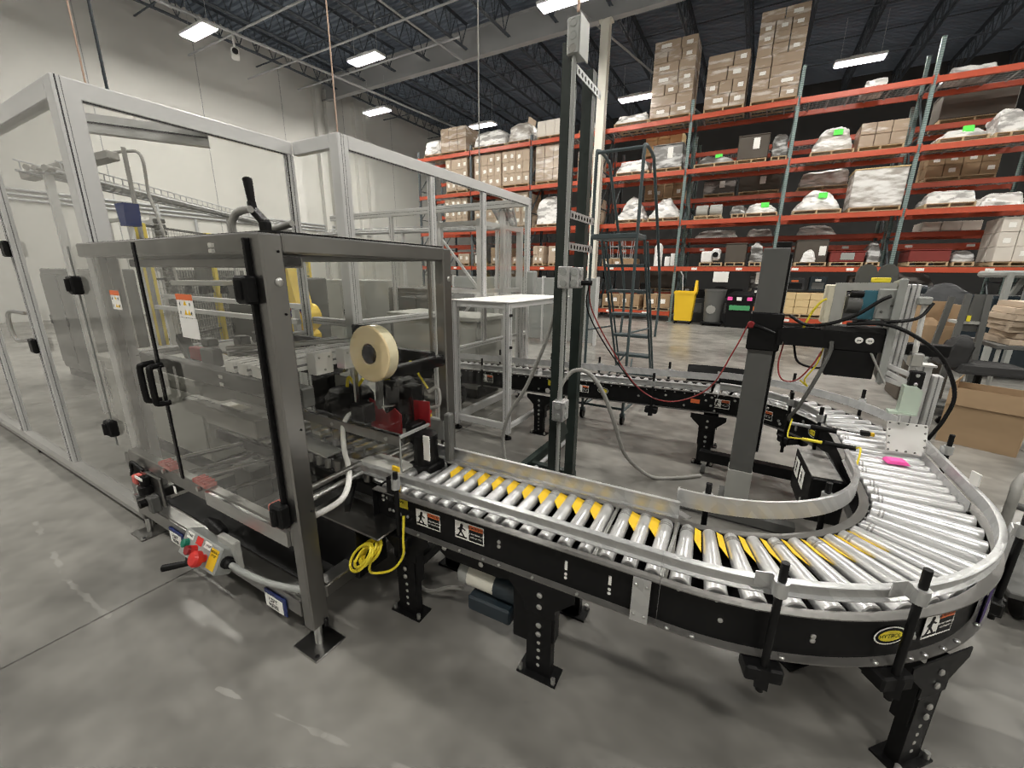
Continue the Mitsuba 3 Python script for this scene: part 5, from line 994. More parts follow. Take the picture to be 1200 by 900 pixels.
# door hardware of the enclosure at the left edge
for z in (1.62, 0.98): part(k, 'door_hinge', B(-4.32, -4.24, yE-0.03, yE, z-0.05, z+0.05, bev=0.008), 'm_black', False, 'black hinge')
part(k, 'door_handle', MB().loft(spline([(-4.32, yE-0.002, 1.20), (-4.42, yE-0.06, 1.20), (-4.42, yE-0.06, 1.02), (-4.32, yE-0.002, 1.02)], 6), 0.012, 10), 'm_steel_bright', 40, 'grey pull handle')
# ------------------------------------------------------------------ tunnel guard over the far conveyor
k = thing('tunnel_guard', 'table-height grey aluminium tunnel guard with clear sides over the far conveyor', 'enclosure')
x0, x1, y0, y1, zz = -2.43, -1.80, 3.10, 3.88+0.55, 1.255
part(k, 'top_plate', B(x0, x1+0.01, y0-0.01, y1+0.01, zz, zz+0.008), 'm_white', False, 'pale flat top plate')
for x in (x0+0.03, x1-0.03):
    for y in (y0+0.03, y1-0.03):
        p = profile('leg', x-0.03, x+0.03, y-0.03, y+0.03, 0.05, zz); part(p, 'levelling_foot', MB().lathe((x, y, 0), Z, [(0, 0.045), (0.012, 0.045), (0.016, 0.012), (0.05, 0.012)], 16), 'm_black')
for y in (y0+0.012, y1-0.05): part(k, 'top_rail', B(x0+0.06, x1-0.06, y, y+0.04, zz-0.055, zz, bev=0.003), 'm_alu', False)
for x in (x0+0.005, x1-0.045): part(k, 'top_rail', B(x, x+0.04, y0+0.06, y1-0.06, zz-0.05, zz, bev=0.003), 'm_alu', False)
part(k, 'bottom_rail', B(x0+0.06, x1-0.06, y0+0.012, y0+0.052, 0.09, 0.15, bev=0.003), 'm_alu', False); part(k, 'bottom_rail', B(x1-0.045, x1-0.005, y0+0.06, y1-0.06, 0.09, 0.13, bev=0.003), 'm_alu', False)
pane(k, 'clear_side', (x0+0.06, y0+0.03, 0.15), (x1-0.06, y0+0.03, 0.15), (x1-0.06, y0+0.03, zz-0.05), (x0+0.06, y0+0.03, zz-0.05)); pane(k, 'clear_side', (x1-0.02, y0+0.06, 0.82), (x1-0.02, y1-0.06, 0.82), (x1-0.02, y1-0.06, zz-0.05), (x1-0.02, y0+0.06, zz-0.05))
for z in (1.15, 0.87): part(k, 'side_knob', MB().cyl((x1, y0+0.02, z), (x1+0.02, y0+0.02, z), 0.012, 10), 'm_black')
# ================================================================== UTILITY STAND (two dark struts with outlets)
k = thing('utility_stand', 'tall stand of two dark green struts carrying outlet boxes and a grey conduit', 'stand'); KS = k
def strut(x, y, z1):
    w = 0.0325; m = MB().bx(x-w, x+w, y-w, y-w+0.004, 0.0, z1).bx(x-w, x-w+0.004, y-w, y+w, 0, z1).bx(x+w-0.004, x+w, y-w, y+w, 0, z1).bx(x-w, x-w+0.018, y+w-0.004, y+w, 0, z1).bx(x+w-0.018, x+w, y+w-0.004, y+w, 0, z1)
    return part(k, 'post', m, 'm_dkgreen', False)
strut(-1.045, 2.44, 2.70); strut(-1.025, 2.70, 2.66)
def perf(par, x, y0, y1, z):
    b = part(par, 'strut_arm', MB().bx(x-0.004, x, y0, y1, z-0.022, z+0.022).bx(x-0.030, x, y0, y1, z+0.018, z+0.022), 'm_galv', False, 'galvanised perforated strut'); m = MB(); n = int((y1-y0)/0.05)
    for i in range(n): m.cyl((x, y0+0.03+i*0.05, z-0.002), (x+0.0012, y0+0.03+i*0.05, z-0.002), 0.012, 12)
    part(b, 'hole', m, 'm_black', 30, None, 'stuff'); bolts(b, [((x, y1-0.012, z), X)], r=0.010)
for z in (2.56, 1.835, 1.66): perf(k, -0.985, 2.40, 2.80, z)
part(k, 'conduit', MB().cyl((-0.998, 2.385, 2.62), (-0.998, 2.385, 0.20), 0.013, 12), 'm_grey_plastic', 35, 'grey vertical conduit')
jb = part(k, 'junction_box', B(-1.035, -0.962, 2.36, 2.47, 2.615, 2.785, bev=0.006), 'm_grey_plastic', False, 'grey junction box on top of the stand')
for i, z in enumerate((2.757, 2.70, 2.643)): part(jb, 'knockout', MB().lathe((-1.0, 2.3602, z), -Y, [(0, 0.021), (0.002, 0.021), (0.003, 0.017), (0.001, 0.016), (0.001, 0.001)], 20), 'm_grey_plastic' if i < 2 else 'm_grey_pipe')
part(jb, 'cover', B(-0.962, -0.956, 2.35, 2.48, 2.605, 2.79, bev=0.002), 'm_grey_plastic', False)
def outlet(x0, x1, y0, y1, z0, z1, lab):
    o = part(k, 'outlet_box', B(x0, x1, y0, y1, z0, z1, bev=0.006), 'm_galv', False, lab)
    for j in (0.25, 0.75):
        z = z0+(z1-z0)*j
        for nn, q, u in ((-Y, ((x0+x1)/2, y0-0.001, z), X), (X, (x1+0.001, (y0+y1)/2, z), Y)):
            f = part(o, 'outlet_face', MB().lathe(q, nn, [(-0.002, 0.021), (0.003, 0.021), (0.004, 0.001)], 16), 'm_grey_plastic'); 
    return o
outlet(-1.035, -0.96, 2.355, 2.42, 1.415, 1.545, 'galvanised outlet box at chest height'); outlet(-0.955, -0.905, 2.36, 2.45, 1.42, 1.54, 'second galvanised outlet box beside it'); outlet(-1.035, -0.955, 2.345, 2.44, 0.575, 0.71, 'lower galvanised outlet box')
part(k, 'cable_gland', MB().cyl((-0.905, 2.41, 1.45), (-0.84, 2.42, 1.45), 0.014, 12), 'm_black')
m = MB().bar((-1.38, 2.48, 0.035), (-1.38, 3.55, 0.035), 0.05, 0.07); part(k, 'base_rail', m, 'm_dkgreen', False); part(k, 'base_rail', MB().bar((-1.36, 2.45, 0.03), (-0.75, 2.45, 0.03), 0.06, 0.06), 'm_dkgreen', False); part(k, 'base_rail', MB().bar((-1.35, 2.72, 0.03), (-0.99, 2.72, 0.03), 0.05, 0.05), 'm_dkgreen', False); part(k, 'gusset', MB().prism([(0, 0), (0.16, 0), (0, 0.2)], (-1.03, 2.47, 0.40), Y, Z, 0.008), 'm_dkgreen', False)
part(k, 'base_conduit', MB().cyl((-1.30, 2.5, 0.03), (-1.30, 3.3, 0.03), 0.016, 10), 'm_pipe')
solo('grey_hose', MB().loft(spline([(-1.01, 2.40, 0.71), (-1.01, 2.43, 0.80), (-0.96, 2.50, 0.885), (-0.86, 2.52, 0.88), (-0.77, 2.55, 0.76), (-0.70, 2.62, 0.55), (-0.64, 2.72, 0.30), (-0.56, 2.92, 0.10), (-0.46, 3.02, 0.016), (-0.30, 3.12, 0.014), (-0.165, 3.24, 0.014)], 10), 0.0135, 12), 'm_grey_pipe', 'grey hose looping from the lower outlet box down to the floor', 'hose')
solo('grey_hose', MB().loft(spline([(-1.075, 2.52, 1.40), (-1.16, 2.52, 1.10), (-1.30, 2.5, 0.74), (-1.43, 2.5, 0.52), (-1.49, 2.5, 0.34), (-1.47, 2.48, 0.18), (-1.41, 2.44, 0.05), (-1.33, 2.38, 0.02)], 10), 0.013, 12), 'm_grey_pipe', 'grey hose hanging left of the utility stand', 'hose')
for nm, off, mat, lab in (('red_cable', 0.0, 'm_wirered', 'thin red cable drooping from the utility stand to the labeler'), ('black_cable', -0.03, 'm_black', 'black cable drooping from the utility stand to the labeler')):
    e = 1.22 if off == 0 else 0.9
    P = [(-0.86, 2.43, 1.45), (-0.90+off, 2.62, 1.28), (-0.80+off, 2.75, 1.03), (-0.60, 2.79, 0.76+off*0.3), (-0.39, 2.80, 0.69+off*0.2), (-0.17, 2.80, 0.81), (-0.06, 2.80, 1.06), (0.0, 2.81, 1.24)]
    if off: P = P[:4]+[(-0.45, 2.80, 0.69)]
    solo(nm, MB().loft(spline(P, 8), 0.0042, 7), mat, lab, 'cable')
solo('red_cable', MB().loft(spline([(-1.01, 2.395, 0.80), (-1.0, 2.40, 0.55), (-1.005, 2.40, 0.25), (-1.0, 2.39, 0.01)], 8), 0.006, 7), 'm_wirered', 'thin red cable hanging down the front of the utility stand', 'cable')
# ================================================================== LABEL APPLICATOR on its post
k = thing('label_applicator', 'label applicator machine on a black arm from a charcoal post over the curved conveyor', 'machine'); KL = k
px_, py_ = 0.075, 2.92
part(k, 'post', B(px_-0.062, px_+0.070, py_-0.06, py_+0.06, 0.28, 1.655, bev=0.004), 'm_charcoal', False, 'charcoal square post'); part(k, 'post_base', B(px_-0.066, px_+0.074, py_-0.064, py_+0.064, 0.02, 0.28, bev=0.004), 'm_grey_machine', False, 'pale lower post section'); part(k, 'slide_rail', B(px_+0.070, px_+0.084, py_-0.035, py_+0.035, 0.42, 1.62, bev=0.002), 'm_black', False); part(k, 'rail_edge', B(px_+0.084, px_+0.088, py_-0.008, py_+0.008, 0.42, 1.6), 'm_pipe', False)
part(k, 'post_cap', B(px_+0.0, px_+0.075, py_-0.03, py_+0.05, 1.655, 1.69, bev=0.004), 'm_black', False)
m = MB().bar((px_, py_+0.06, 0.12), (px_, 3.30, 0.12), 0.08, 0.08); part(k, 'base_beam', m, 'm_charcoal', False); part(k, 'base_beam', MB().bar((-0.20, 3.33, 0.15), (0.62, 3.30, 0.15), 0.07, 0.075), 'm_black', False); part(k, 'base_beam', MB().bar((-0.25, 2.72, 0.04), (0.40, 2.72, 0.04), 0.07, 0.06), 'm_charcoal', False); part(k, 'base_plate', B(px_-0.10, px_+0.08, 2.70, 3.02, 0.06, 0.075), 'm_charcoal', False)
for x in (-0.16, 0.58):
    c = part(k, 'caster', MB().cyl((x-0.015, 3.33, 0.05), (x+0.015, 3.33, 0.05), 0.05, 18), 'm_charcoal'); part(c, 'fork', B(x-0.022, x+0.022, 3.30, 3.35, 0.09, 0.115), 'm_grey_machine', False)
part(k, 'clamp_sleeve', B(px_-0.075, px_+0.095, py_-0.085, py_+0.085, 1.075, 1.295, bev=0.008), 'm_black', False, 'black clamp sleeve')
h = part(k, 'clamp_lever', MB().loft([(px_-0.065, py_-0.10, 1.225), (px_-0.02, py_-0.115, 1.215), (px_+0.06, py_-0.13, 1.185)], [0.016, 0.012, 0.009], 10), 'm_black'); part(h, 'knob', MB().lathe((px_-0.065, py_-0.085, 1.225), -Y, [(0, 0.02), (0.03, 0.02), (0.035, 0.014), (0.035, 0.001)], 14), 'm_redpaint')
ya, yb = 2.80, 2.95
part(k, 'arm_plate', MB().prism([(0.165, 1.215), (0.18, 1.225), (0.635, 1.215), (0.635, 1.12), (0.19, 1.125), (0.165, 1.16)], (0, ya, 0), X, Z, -0.008), 'm_black', False, 'black arm side plate'); part(k, 'arm_plate', B(0.15, 0.635, yb, yb+0.008, 1.12, 1.215), 'm_black', False); part(k, 'arm_bridge', B(0.36, 0.62, ya+0.01, yb, 1.20, 1.245, bev=0.004), 'm_black_matte', False); part(k, 'arm_bridge', B(0.15, 0.18, ya+0.009, yb, 1.12, 1.21), 'm_black', False)
for x in (0.515, 0.56): g = part(k, 'dial', MB().lathe((x, ya, 1.178), -Y, [(0, 0.017), (0.004, 0.017), (0.006, 0.013), (0.006, 0.001)], 18), 'm_paper', 35, 'round white dial'); part(g, 'needle', B(x-0.008, x+0.008, ya-0.008, ya-0.006, 1.176, 1.180), 'm_black', False)
cbx = part(k, 'control_box', B(0.395, 0.605, ya+0.005, yb-0.01, 0.975, 1.122, bev=0.004), 'm_black', False, 'black control box under the arm'); part(cbx, 'white_label', B(0.3935, 0.395, ya+0.03, ya+0.06, 1.02, 1.06), 'm_paper', False)
part(k, 'face_plate', MB().prism([(0, 0.955), (0.16, 1.0), (0.16, 1.48), (0, 1.50)], (0.645, 2.79, 0), Y, Z, -0.014), 'm_grey_machine', False, 'grey upright face plate'); part(k, 'face_strip', B(0.618, 0.652, 2.782, 2.79, 0.965, 1.495, bev=0.003), 'm_grey_plastic', False); part(k, 'tail_plate', MB().bar((0.575, ya-0.004, 1.115), (0.655, ya-0.004, 0.965), 0.006, 0.07, up=Y), 'm_grey_machine', False)
part(k, 'machine_head', MB().prism([(0.375, 1.24), (0.375, 1.47), (0.625, 1.475), (0.625, 1.435), (0.425, 1.43), (0.425, 1.24)], (0, 2.84, 0), X, Z, -0.02), 'm_grey_machine', False, 'grey machine side frame'); part(k, 'machine_head', B(0.345, 0.43, 2.845, 2.98, 1.25, 1.46, bev=0.006), 'm_ivory', False)
bl = part(k, 'motor', MB().cyl((0.44, 2.87, 1.36), (0.50, 2.87, 1.36), 0.05, 20), 'm_charcoal'); part(bl, 'face', MB().cyl((0.475, 2.83, 1.365), (0.475, 2.85, 1.365), 0.03, 16), 'm_grey_plastic'); part(k, 'blue_block', B(0.495, 0.560, 2.83, 2.95, 1.285, 1.435, bev=0.004), 'm_bluegrey', False, 'blue motor block'); wb = part(k, 'white_housing', B(0.555, 0.635, 2.81, 2.93, 1.29, 1.445, bev=0.006), 'm_grey_plastic', False, 'pale housing with screws'); bolts(wb, [((0.58, 2.81, 1.40), -Y), ((0.615, 2.81, 1.36), -Y), ((0.58, 2.81, 1.33), -Y)], 'm_charcoal', 0.006)
part(k, 'black_cylinder', MB().cyl((0.445, 2.84, 1.415), (0.50, 2.84, 1.415), 0.018, 12), 'm_black'); part(k, 'yellow_guide', B(0.53, 0.60, 2.86, 2.92, 1.475, 1.50, bev=0.003), 'm_yellow_cable', False, 'yellow label guide'); part(k, 'dark_tube', MB().cyl((0.66, 2.86, 1.445), (0.74, 2.86, 1.445), 0.022, 14), 'm_darkblue')
for i, x in enumerate((0.525, 0.615)): part(k, 'reel_flange', MB().prism([(-0.045, 0), (0.045, 0), (0.045, 0.075), (0.035, 0.105), (0.012, 0.12), (-0.012, 0.12), (-0.035, 0.105), (-0.045, 0.075)], (x, 3.02, 1.45), X, Z, -0.012), 'm_charcoal', False, 'dark rounded reel flange')
for x in (0.66, 0.70): profile('slide_profile', x-0.018, x+0.018, 2.835, 2.871, 0.98, 1.47, par=k)
part(k, 'air_cylinder', MB().cyl((0.765, 2.84, 0.92), (0.745, 2.84, 1.40), 0.012, 12), 'm_cable_white', 35, 'white air cylinder tube'); part(k, 'cylinder_cap', B(0.71, 0.765, 2.81, 2.87, 1.37, 1.41, bev=0.006), 'm_grey_plastic', False); part(k, 'cylinder_cap', B(0.74, 0.79, 2.81, 2.87, 1.06, 1.13, bev=0.006), 'm_bolt', False); part(k, 'black_block', B(0.70, 0.90, 2.88, 2.95, 1.11, 1.17, bev=0.004), 'm_black', False)
for z0, z1 in ((1.055, 1.01), (1.02, 0.965), (0.985, 0.95)): part(k, 'link_bar', MB().bar((0.66, 2.83, z0), (0.775, 2.80, z1), 0.022, 0.025, bev=0.003), 'm_alu', False)
hb = part(k, 'hinge_block', B(0.745, 0.80, 2.77, 2.81, 0.955, 1.045, bev=0.004), 'm_black', False, 'black hinge block'); bolts(hb, [((0.772, 2.77, 1.025), -Y), ((0.772, 2.77, 0.98), -Y)], r=0.009)
part(k, 'tamp_pad', MB().prism([(0, 0), (0.075, 0.0), (0.075, 0.13), (0.05, 0.15), (0.0, 0.15)], (0.728, 2.80, 0.82), X, Z, 0.05), 'm_palegreen', False, 'pale green translucent tamp pad'); part(k, 'pad_lip', B(0.69, 0.79, 2.74, 2.80, 0.82, 0.832), 'm_palegreen', False)
pp = profile('mast_profile', 0.80, 0.873, 2.95, 3.02, 0.60, 1.045, par=k); part(pp, 'top_cap', B(0.792, 0.885, 2.94, 3.03, 1.045, 1.056), 'm_white', False); profile('mast_profile', 0.885, 0.925, 2.95, 3.02, 0.60, 1.0, par=k); part(k, 'spring_stack', MB().lathe((0.85, 3.07, 1.03), Z, [(0, 0.03)]+[(0.01+i*0.012, 0.03 if i % 2 else 0.024) for i in range(9)]+[(0.12, 0.001)], 14), 'm_grey_plastic')
part(k, 'mast_link', MB().bar((0.84, 2.98, 1.0), (0.72, 2.91, 1.14), 0.04, 0.03), 'm_alu', False)
for P, r, nm, mat in (([(0.20, 2.90, 1.28), (0.28, 2.84, 1.24), (0.38, 2.82, 1.255), (0.48, 2.79, 1.31), (0.56, 2.78, 1.385), (0.60, 2.79, 1.41)], 0.009, 'black_cable', 'm_black'), ([(0.45, 2.80, 1.26), (0.60, 2.76, 1.27), (0.72, 2.74, 1.22), (0.84, 2.76, 1.12), (0.93, 2.80, 0.95), (0.94, 2.86, 0.80), (0.92, 2.92, 0.66)], 0.009, 'black_cable', 'm_black'), ([(0.48, 2.84, 1.27), (0.62, 2.77, 1.285), (0.72, 2.78, 1.31), (0.77, 2.82, 1.38)], 0.008, 'black_cable', 'm_black'),
        ([(0.40, ya-0.012, 1.165), (0.40, ya-0.02, 1.10), (0.36, 2.76, 0.95), (0.31, 2.78, 0.78), (0.285, 2.84, 0.70), (0.29, 2.90, 0.66)], 0.010, 'drop_cable', 'm_charcoal'),
        ([(0.19, 2.86, 1.13), (0.18, 2.84, 1.0), (0.21, 2.82, 0.92), (0.28, 2.82, 0.925), (0.34, 2.82, 1.02), (0.37, 2.83, 1.10)], 0.004, 'red_wire', 'm_wirered'), ([(0.24, 2.86, 1.12), (0.27, 2.85, 1.03), (0.34, 2.86, 1.0), (0.40, 2.87, 1.0)], 0.006, 'black_cable', 'm_black'),
        ([(0.38, 2.86, 1.12), (0.36, 2.84, 1.02), (0.32, 2.84, 0.93), (0.34, 2.85, 0.89), (0.30, 2.85, 0.92)], 0.004, 'yellow_wire', 'm_yellow_cable'), ([(0.27, 2.87, 1.22), (0.30, 2.86, 1.32), (0.34, 2.85, 1.38), (0.39, 2.86, 1.38)], 0.006, 'yellow_wire', 'm_yellow_cable')):
    part(k, nm, MB().loft(spline(P, 8), r, 8), mat, 40)
# plate lying on the rollers and small bits on the conveyor
R = rotx(0.62)@rotz(0.06); c = np.array([0.80, 2.80, 0.683])
t = thing('screwed_plate', 'pale square plate with screws along its edge leaning on the curved rollers', 'plate'); part(t, 'plate', MB().box(c, (0.165, 0.012, 0.165), rotz(0.05)@rotx(-0.45), 0.004), 'm_white', False)
m = MB(); RR = rotz(0.05)@rotx(-0.45)
for i in range(5):
    for a, b in ((-0.072+i*0.036, 0.072), (-0.072+i*0.036, -0.072), (0.072, -0.072+i*0.036), (-0.072, -0.072+i*0.036)): m.lathe(c+RR@[a, -0.006, b], RR@[0, -1, 0], [(0, 0.005), (0.002, 0.005), (0.002, 0.001)], 8)
part(t, 'screw', m, 'm_charcoal', 30, None, 'stuff')
a, f = blob(0.085, 0.06, 0.022, 4, 0.2, 0.016); solo('pink_paper', (a@rotz(0.2).T+np.array([0.735, 2.62, 0.602]), f), 'm_pink', 'crumpled bright pink paper on the rollers under the pale plate', 'paper')
t = thing('sensor_plug', 'small black plug with a yellow end lying on the rollers', 'plug'); part(t, 'body', B(0.655, 0.70, 2.99, 3.02, 0.602, 0.63, bev=0.004), 'm_black', False); part(t, 'yellow_end', B(0.70, 0.72, 2.993, 3.017, 0.605, 0.625, bev=0.003), 'm_yellow', False); part(t, 'lead', MB().loft(spline([(0.655, 3.0, 0.612), (0.60, 3.02, 0.608), (0.54, 3.05, 0.607), (0.50, 3.05, 0.612)], 8), 0.003, 6), 'm_black')
# ================================================================== ROLLING LADDER
k = thing('rolling_ladder', 'dark blue-grey rolling warehouse ladder with handrails in front of the racks', 'ladder')
scene.setdefault('m_ladder', None); bs('m_ladder', (0.055, 0.075, 0.082), 0.4)
xa, xb, yt, yb2 = -1.43, -1.02, 4.06, 5.30
zp = 1.875
def lt(nm, P, r=0.014): return part(k, nm, MB().loft(P, r, 10), 'm_ladder')
part(k, 'platform', B(xa-0.02, xb+0.02, yt, yt+0.36, zp-0.045, zp, bev=0.006), 'm_ladder', False)
for i in range(6):
    z = zp-(i+1)*0.268; y = yt+0.30+(zp-z)*0.62; part(k, 'step', B(xa, xb, y-0.02, y+0.15, z-0.03, z, bev=0.004), 'm_ladder', False)
for x in (xa-0.012, xb+0.012):
    lt('stringer', [(x, yt+0.30, zp), (x, yt+0.30+zp*0.62, 0.0)]); lt('stringer', [(x, yt+0.46, zp-0.05), (x, yt+0.46+(zp-0.05)*0.62, 0.0)], 0.012)
    lt('rear_post', [(x, yt+0.02, zp), (x, yt+0.02, 0.10)])
    c = part(k, 'caster', MB().cyl((x-0.015, yt+0.03, 0.05), (x+0.015, yt+0.03, 0.05), 0.05, 16), 'm_black'); part(c, 'fork', B(x-0.022, x+0.022, yt+0.0, yt+0.05, 0.08, 0.115), 'm_ladder', False)
    lt('base_rail', [(x, yt+0.02, 0.14), (x, yt+0.30+zp*0.62, 0.08)]); lt('cross_strut', [(x, yt+0.02, 0.95), (x, yt+0.9, 0.9)], 0.010)
for z in (0.16, 0.34): lt('base_rail', [(xa-0.35, yt+0.02, z), (xb+0.012, yt+0.02, z)], 0.013)
lt('brace', [(xa, yt+0.02, 0.16), (xb, yt+0.02, 0.75)], 0.008); lt('brace', [(xb, yt+0.1, 0.15), (xb-0.05, yt+0.5, 0.6)], 0.010)
zh = 2.62
for x, s in ((xa-0.012, 0), (xb+0.012, 1)):
    lt('handrail', spline([(x, yt+0.02, zp), (x, yt+0.02, zh-0.08), (x, yt+0.06, zh-0.02), (x, yt+0.12, zh), (x, yt+0.36, zh-0.03), (x, yt+0.50, zh-0.15), (x, yt+0.30+1.25*0.62+0.25, 1.35), (x, yt+0.30+1.5*0.62+0.1, 0.75)], 8), 0.015)
lt('handrail', [(xa-0.012, yt+0.03, zh-0.03), (xb+0.012, yt+0.03, zh-0.03)], 0.015)
# ================================================================== FLOOR ITEMS BY THE RACK
k = thing('yellow_bucket', 'yellow mop bucket on black wheels at the foot of the racks', 'bucket'); x, y = -1.885, 15.2+0.1
y = 14.45
def tap(x, y, z0, z1, w0, w1, d0, d1): 
    v = np.array([(x+sx*(w0 if not t else w1)/2, y+sy*(d0 if not t else d1)/2, z1 if t else z0) for t in (0, 1) for sx in (-1, 1) for sy in (-1, 1)]); return MB().add(v, hullfaces(v))
part(k, 'bucket', tap(x, y, 0.10, 1.02, 0.50, 0.60, 0.4, 0.5), 'm_yellow', False); part(k, 'rim', tap(x, y, 0.93, 1.0, 0.63, 0.64, 0.52, 0.53), 'm_yellow', False); part(k, 'wringer', tap(x+0.28, y+0.1, 1.0, 1.35, 0.10, 0.06, 0.3, 0.2), 'm_yellow', False); part(k, 'handle', MB().loft([(x-0.1, y, 1.0), (x-0.15, y+0.05, 1.5), (x-0.24, y+0.1, 1.62)], 0.018, 8), 'm_pipe')
for sx in (-1, 1):
    for sy in (-1, 1): part(k, 'wheel', MB().cyl((x+sx*0.22-0.02, y+sy*0.17, 0.05), (x+sx*0.22+0.02, y+sy*0.17, 0.05), 0.05, 14), 'm_black')
k = thing('grey_barrel', 'dark grey round barrel on a low dolly between the yellow bucket and the black tote', 'barrel'); x, y = -1.03, 14.40
part(k, 'barrel', MB().lathe((x, y, 0.12), Z, [(0, 0.001), (0, 0.25), (0.9, 0.30), (0.92, 0.315), (0.98, 0.315), (0.98, 0.28), (0.8, 0.27), (0.8, 0.001)], 28), 'm_charcoal'); part(k, 'dolly', B(x-0.30, x+0.30, y-0.3, y+0.3, 0.06, 0.12, bev=0.01), 'm_black', False); part(k, 'round_label', MB().lathe((x-0.05, y-0.272, 0.5), -Y, [(-0.02, 0.13), (0.004, 0.13), (0.004, 0.001)], 20), 'm_grey_pipe', 35, 'faded round label')
for sx in (-1, 1): part(k, 'caster', MB().cyl((x+sx*0.22-0.02, y-0.2, 0.03), (x+sx*0.22+0.02, y-0.2, 0.03), 0.03, 12), 'm_black'); part(k, 'caster', MB().cyl((x+sx*0.22-0.02, y+0.2, 0.03), (x+sx*0.22+0.02, y+0.2, 0.03), 0.03, 12), 'm_black')
k = thing('black_tote', 'black plastic tote cart with a green label band at the foot of the racks', 'tote'); x, y = -0.32, 14.35
part(k, 'body', tap(x, y, 0.0, 0.95, 0.66, 0.72, 0.5, 0.56), 'm_black', False); part(k, 'lid', tap(x, y, 0.95, 1.06, 0.72, 0.40, 0.56, 0.3), 'm_black', False); part(k, 'green_band', B(x-0.27, x+0.27, y-0.292, y-0.272, 0.52, 0.66), 'm_green_band', False, 'green label band')
for dx, mt in ((-0.29, 'm_pink'), (-0.05, 'm_paper'), (0.22, 'm_pink')): part(k, 'sticker', B(x+dx-0.05, x+dx+0.08, y-0.30, y-0.281, 0.80, 0.90), mt, False, 'small pink or white sticker')
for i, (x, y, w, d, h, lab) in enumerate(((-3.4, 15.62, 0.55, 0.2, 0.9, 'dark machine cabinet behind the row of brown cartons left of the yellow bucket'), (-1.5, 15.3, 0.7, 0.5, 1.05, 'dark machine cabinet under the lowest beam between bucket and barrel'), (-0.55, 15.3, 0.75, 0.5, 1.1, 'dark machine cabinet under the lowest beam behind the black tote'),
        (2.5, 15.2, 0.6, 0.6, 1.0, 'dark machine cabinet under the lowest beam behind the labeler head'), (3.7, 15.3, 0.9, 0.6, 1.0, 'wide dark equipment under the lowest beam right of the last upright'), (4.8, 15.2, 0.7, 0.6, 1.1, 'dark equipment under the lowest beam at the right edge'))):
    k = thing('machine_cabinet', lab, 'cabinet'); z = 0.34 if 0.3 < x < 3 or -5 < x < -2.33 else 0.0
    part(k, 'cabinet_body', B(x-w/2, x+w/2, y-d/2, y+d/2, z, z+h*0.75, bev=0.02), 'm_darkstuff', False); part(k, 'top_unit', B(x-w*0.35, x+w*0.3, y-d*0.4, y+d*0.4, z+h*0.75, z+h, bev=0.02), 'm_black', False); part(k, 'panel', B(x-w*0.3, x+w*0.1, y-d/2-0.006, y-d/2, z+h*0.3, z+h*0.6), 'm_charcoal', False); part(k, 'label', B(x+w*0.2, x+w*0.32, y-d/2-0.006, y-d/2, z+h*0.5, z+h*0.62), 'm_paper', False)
# ================================================================== RIGHT-HAND CLUTTER
k = thing('open_carton', 'tall open brown carton standing on the floor beyond the right-hand curve', 'carton'); c0, ang = np.array([2.02, 5.34, 0]), -0.42
R = rotz(ang); w, d, h = 0.50, 0.42, 0.52
def ob(cx, cy, z0, z1, sx, sy): return MB().box(c0+R@np.array([cx, cy, (z0+z1)/2]), (sx, sy, z1-z0), R, 0.002)
for nm, a in (('front_wall', (0, -d/2, 0, h, w, 0.006)), ('back_wall', (0, d/2, 0, h, w, 0.006)), ('side_wall', (-w/2, 0, 0, h, 0.006, d)), ('side_wall', (w/2, 0, 0, h, 0.006, d)), ('bottom', (0, 0, 0, 0.006, w, d))): part(k, nm, ob(*a), 'm_card', False)
part(k, 'flap', MB().box(c0+R@np.array([0, -d/2-0.012, h-0.07]), (w, 0.005, 0.16), R@rotx(-0.10)), 'm_card', False, 'folded front flap'); part(k, 'flap', MB().box(c0+R@np.array([-w/2+0.01, 0, h+0.03]), (0.005, d, 0.09), R@roty(0.3)), 'm_card', False)
k = thing('packing_cart', 'dark metal packing cart stacked with flattened cartons at the right edge', 'cart'); x0, x1, y0, y1 = 2.25, 3.25, 6.15, 6.85
part(k, 'cart_top', B(x0, x1, y0, y1, 0.80, 0.84, bev=0.004), 'm_charcoal', False); part(k, 'cart_shelf', B(x0, x1, y0, y1, 0.22, 0.25, bev=0.004), 'm_charcoal', False)
for x in (x0+0.03, x1-0.03):
    for y in (y0+0.03, y1-0.03): part(k, 'post', MB().cyl((x, y, 0.1), (x, y, 0.80), 0.018, 10), 'm_grey_machine'); part(k, 'wheel', MB().cyl((x-0.02, y, 0.05), (x+0.02, y, 0.05), 0.05, 14), 'm_black')
rg = random.Random(5)
for i in range(7):
    z = 0.845+i*0.062; dx, dy = rg.uniform(-0.05, 0.05), rg.uniform(-0.04, 0.04)
    a, f = blob(0.85+rg.uniform(-0.08, 0.08), 0.6, 0.06, 20+i, 0.02, 0.012, 2, 0.9); solo('flattened_carton', (a@rotz(rg.uniform(-0.08, 0.08)).T+np.array([2.75+dx, 6.49+dy, z]), f), 'm_card_pale', ['bottom', 'second', 'third', 'fourth', 'fifth', 'sixth', 'topmost'][i]+' bundle of flattened cartons in the stack on the packing cart', 'carton bundle', 'flattened cartons on the packing cart')
k = thing('office_chair', 'black office chair pushed against the packing cart behind the open carton', 'chair'); x, y = 2.02, 5.86
a, f = blob(0.50, 0.40, 0.11, 3, 0.1, 0.01); part(k, 'seat', shp((a+np.array([x+0.08, y-0.05, 0.60]), f), 'm_black_matte', 40)); a, f = blob(0.20, 0.26, 0.32, 5, 0.2, 0.01); part(k, 'backrest', shp((a@roty(0.25).T+np.array([x-0.20, y-0.02, 0.64]), f), 'm_black_matte', 40)); part(k, 'stem', MB().cyl((x+0.05, y-0.02, 0.10), (x+0.05, y-0.02, 0.62), 0.03, 12), 'm_black')
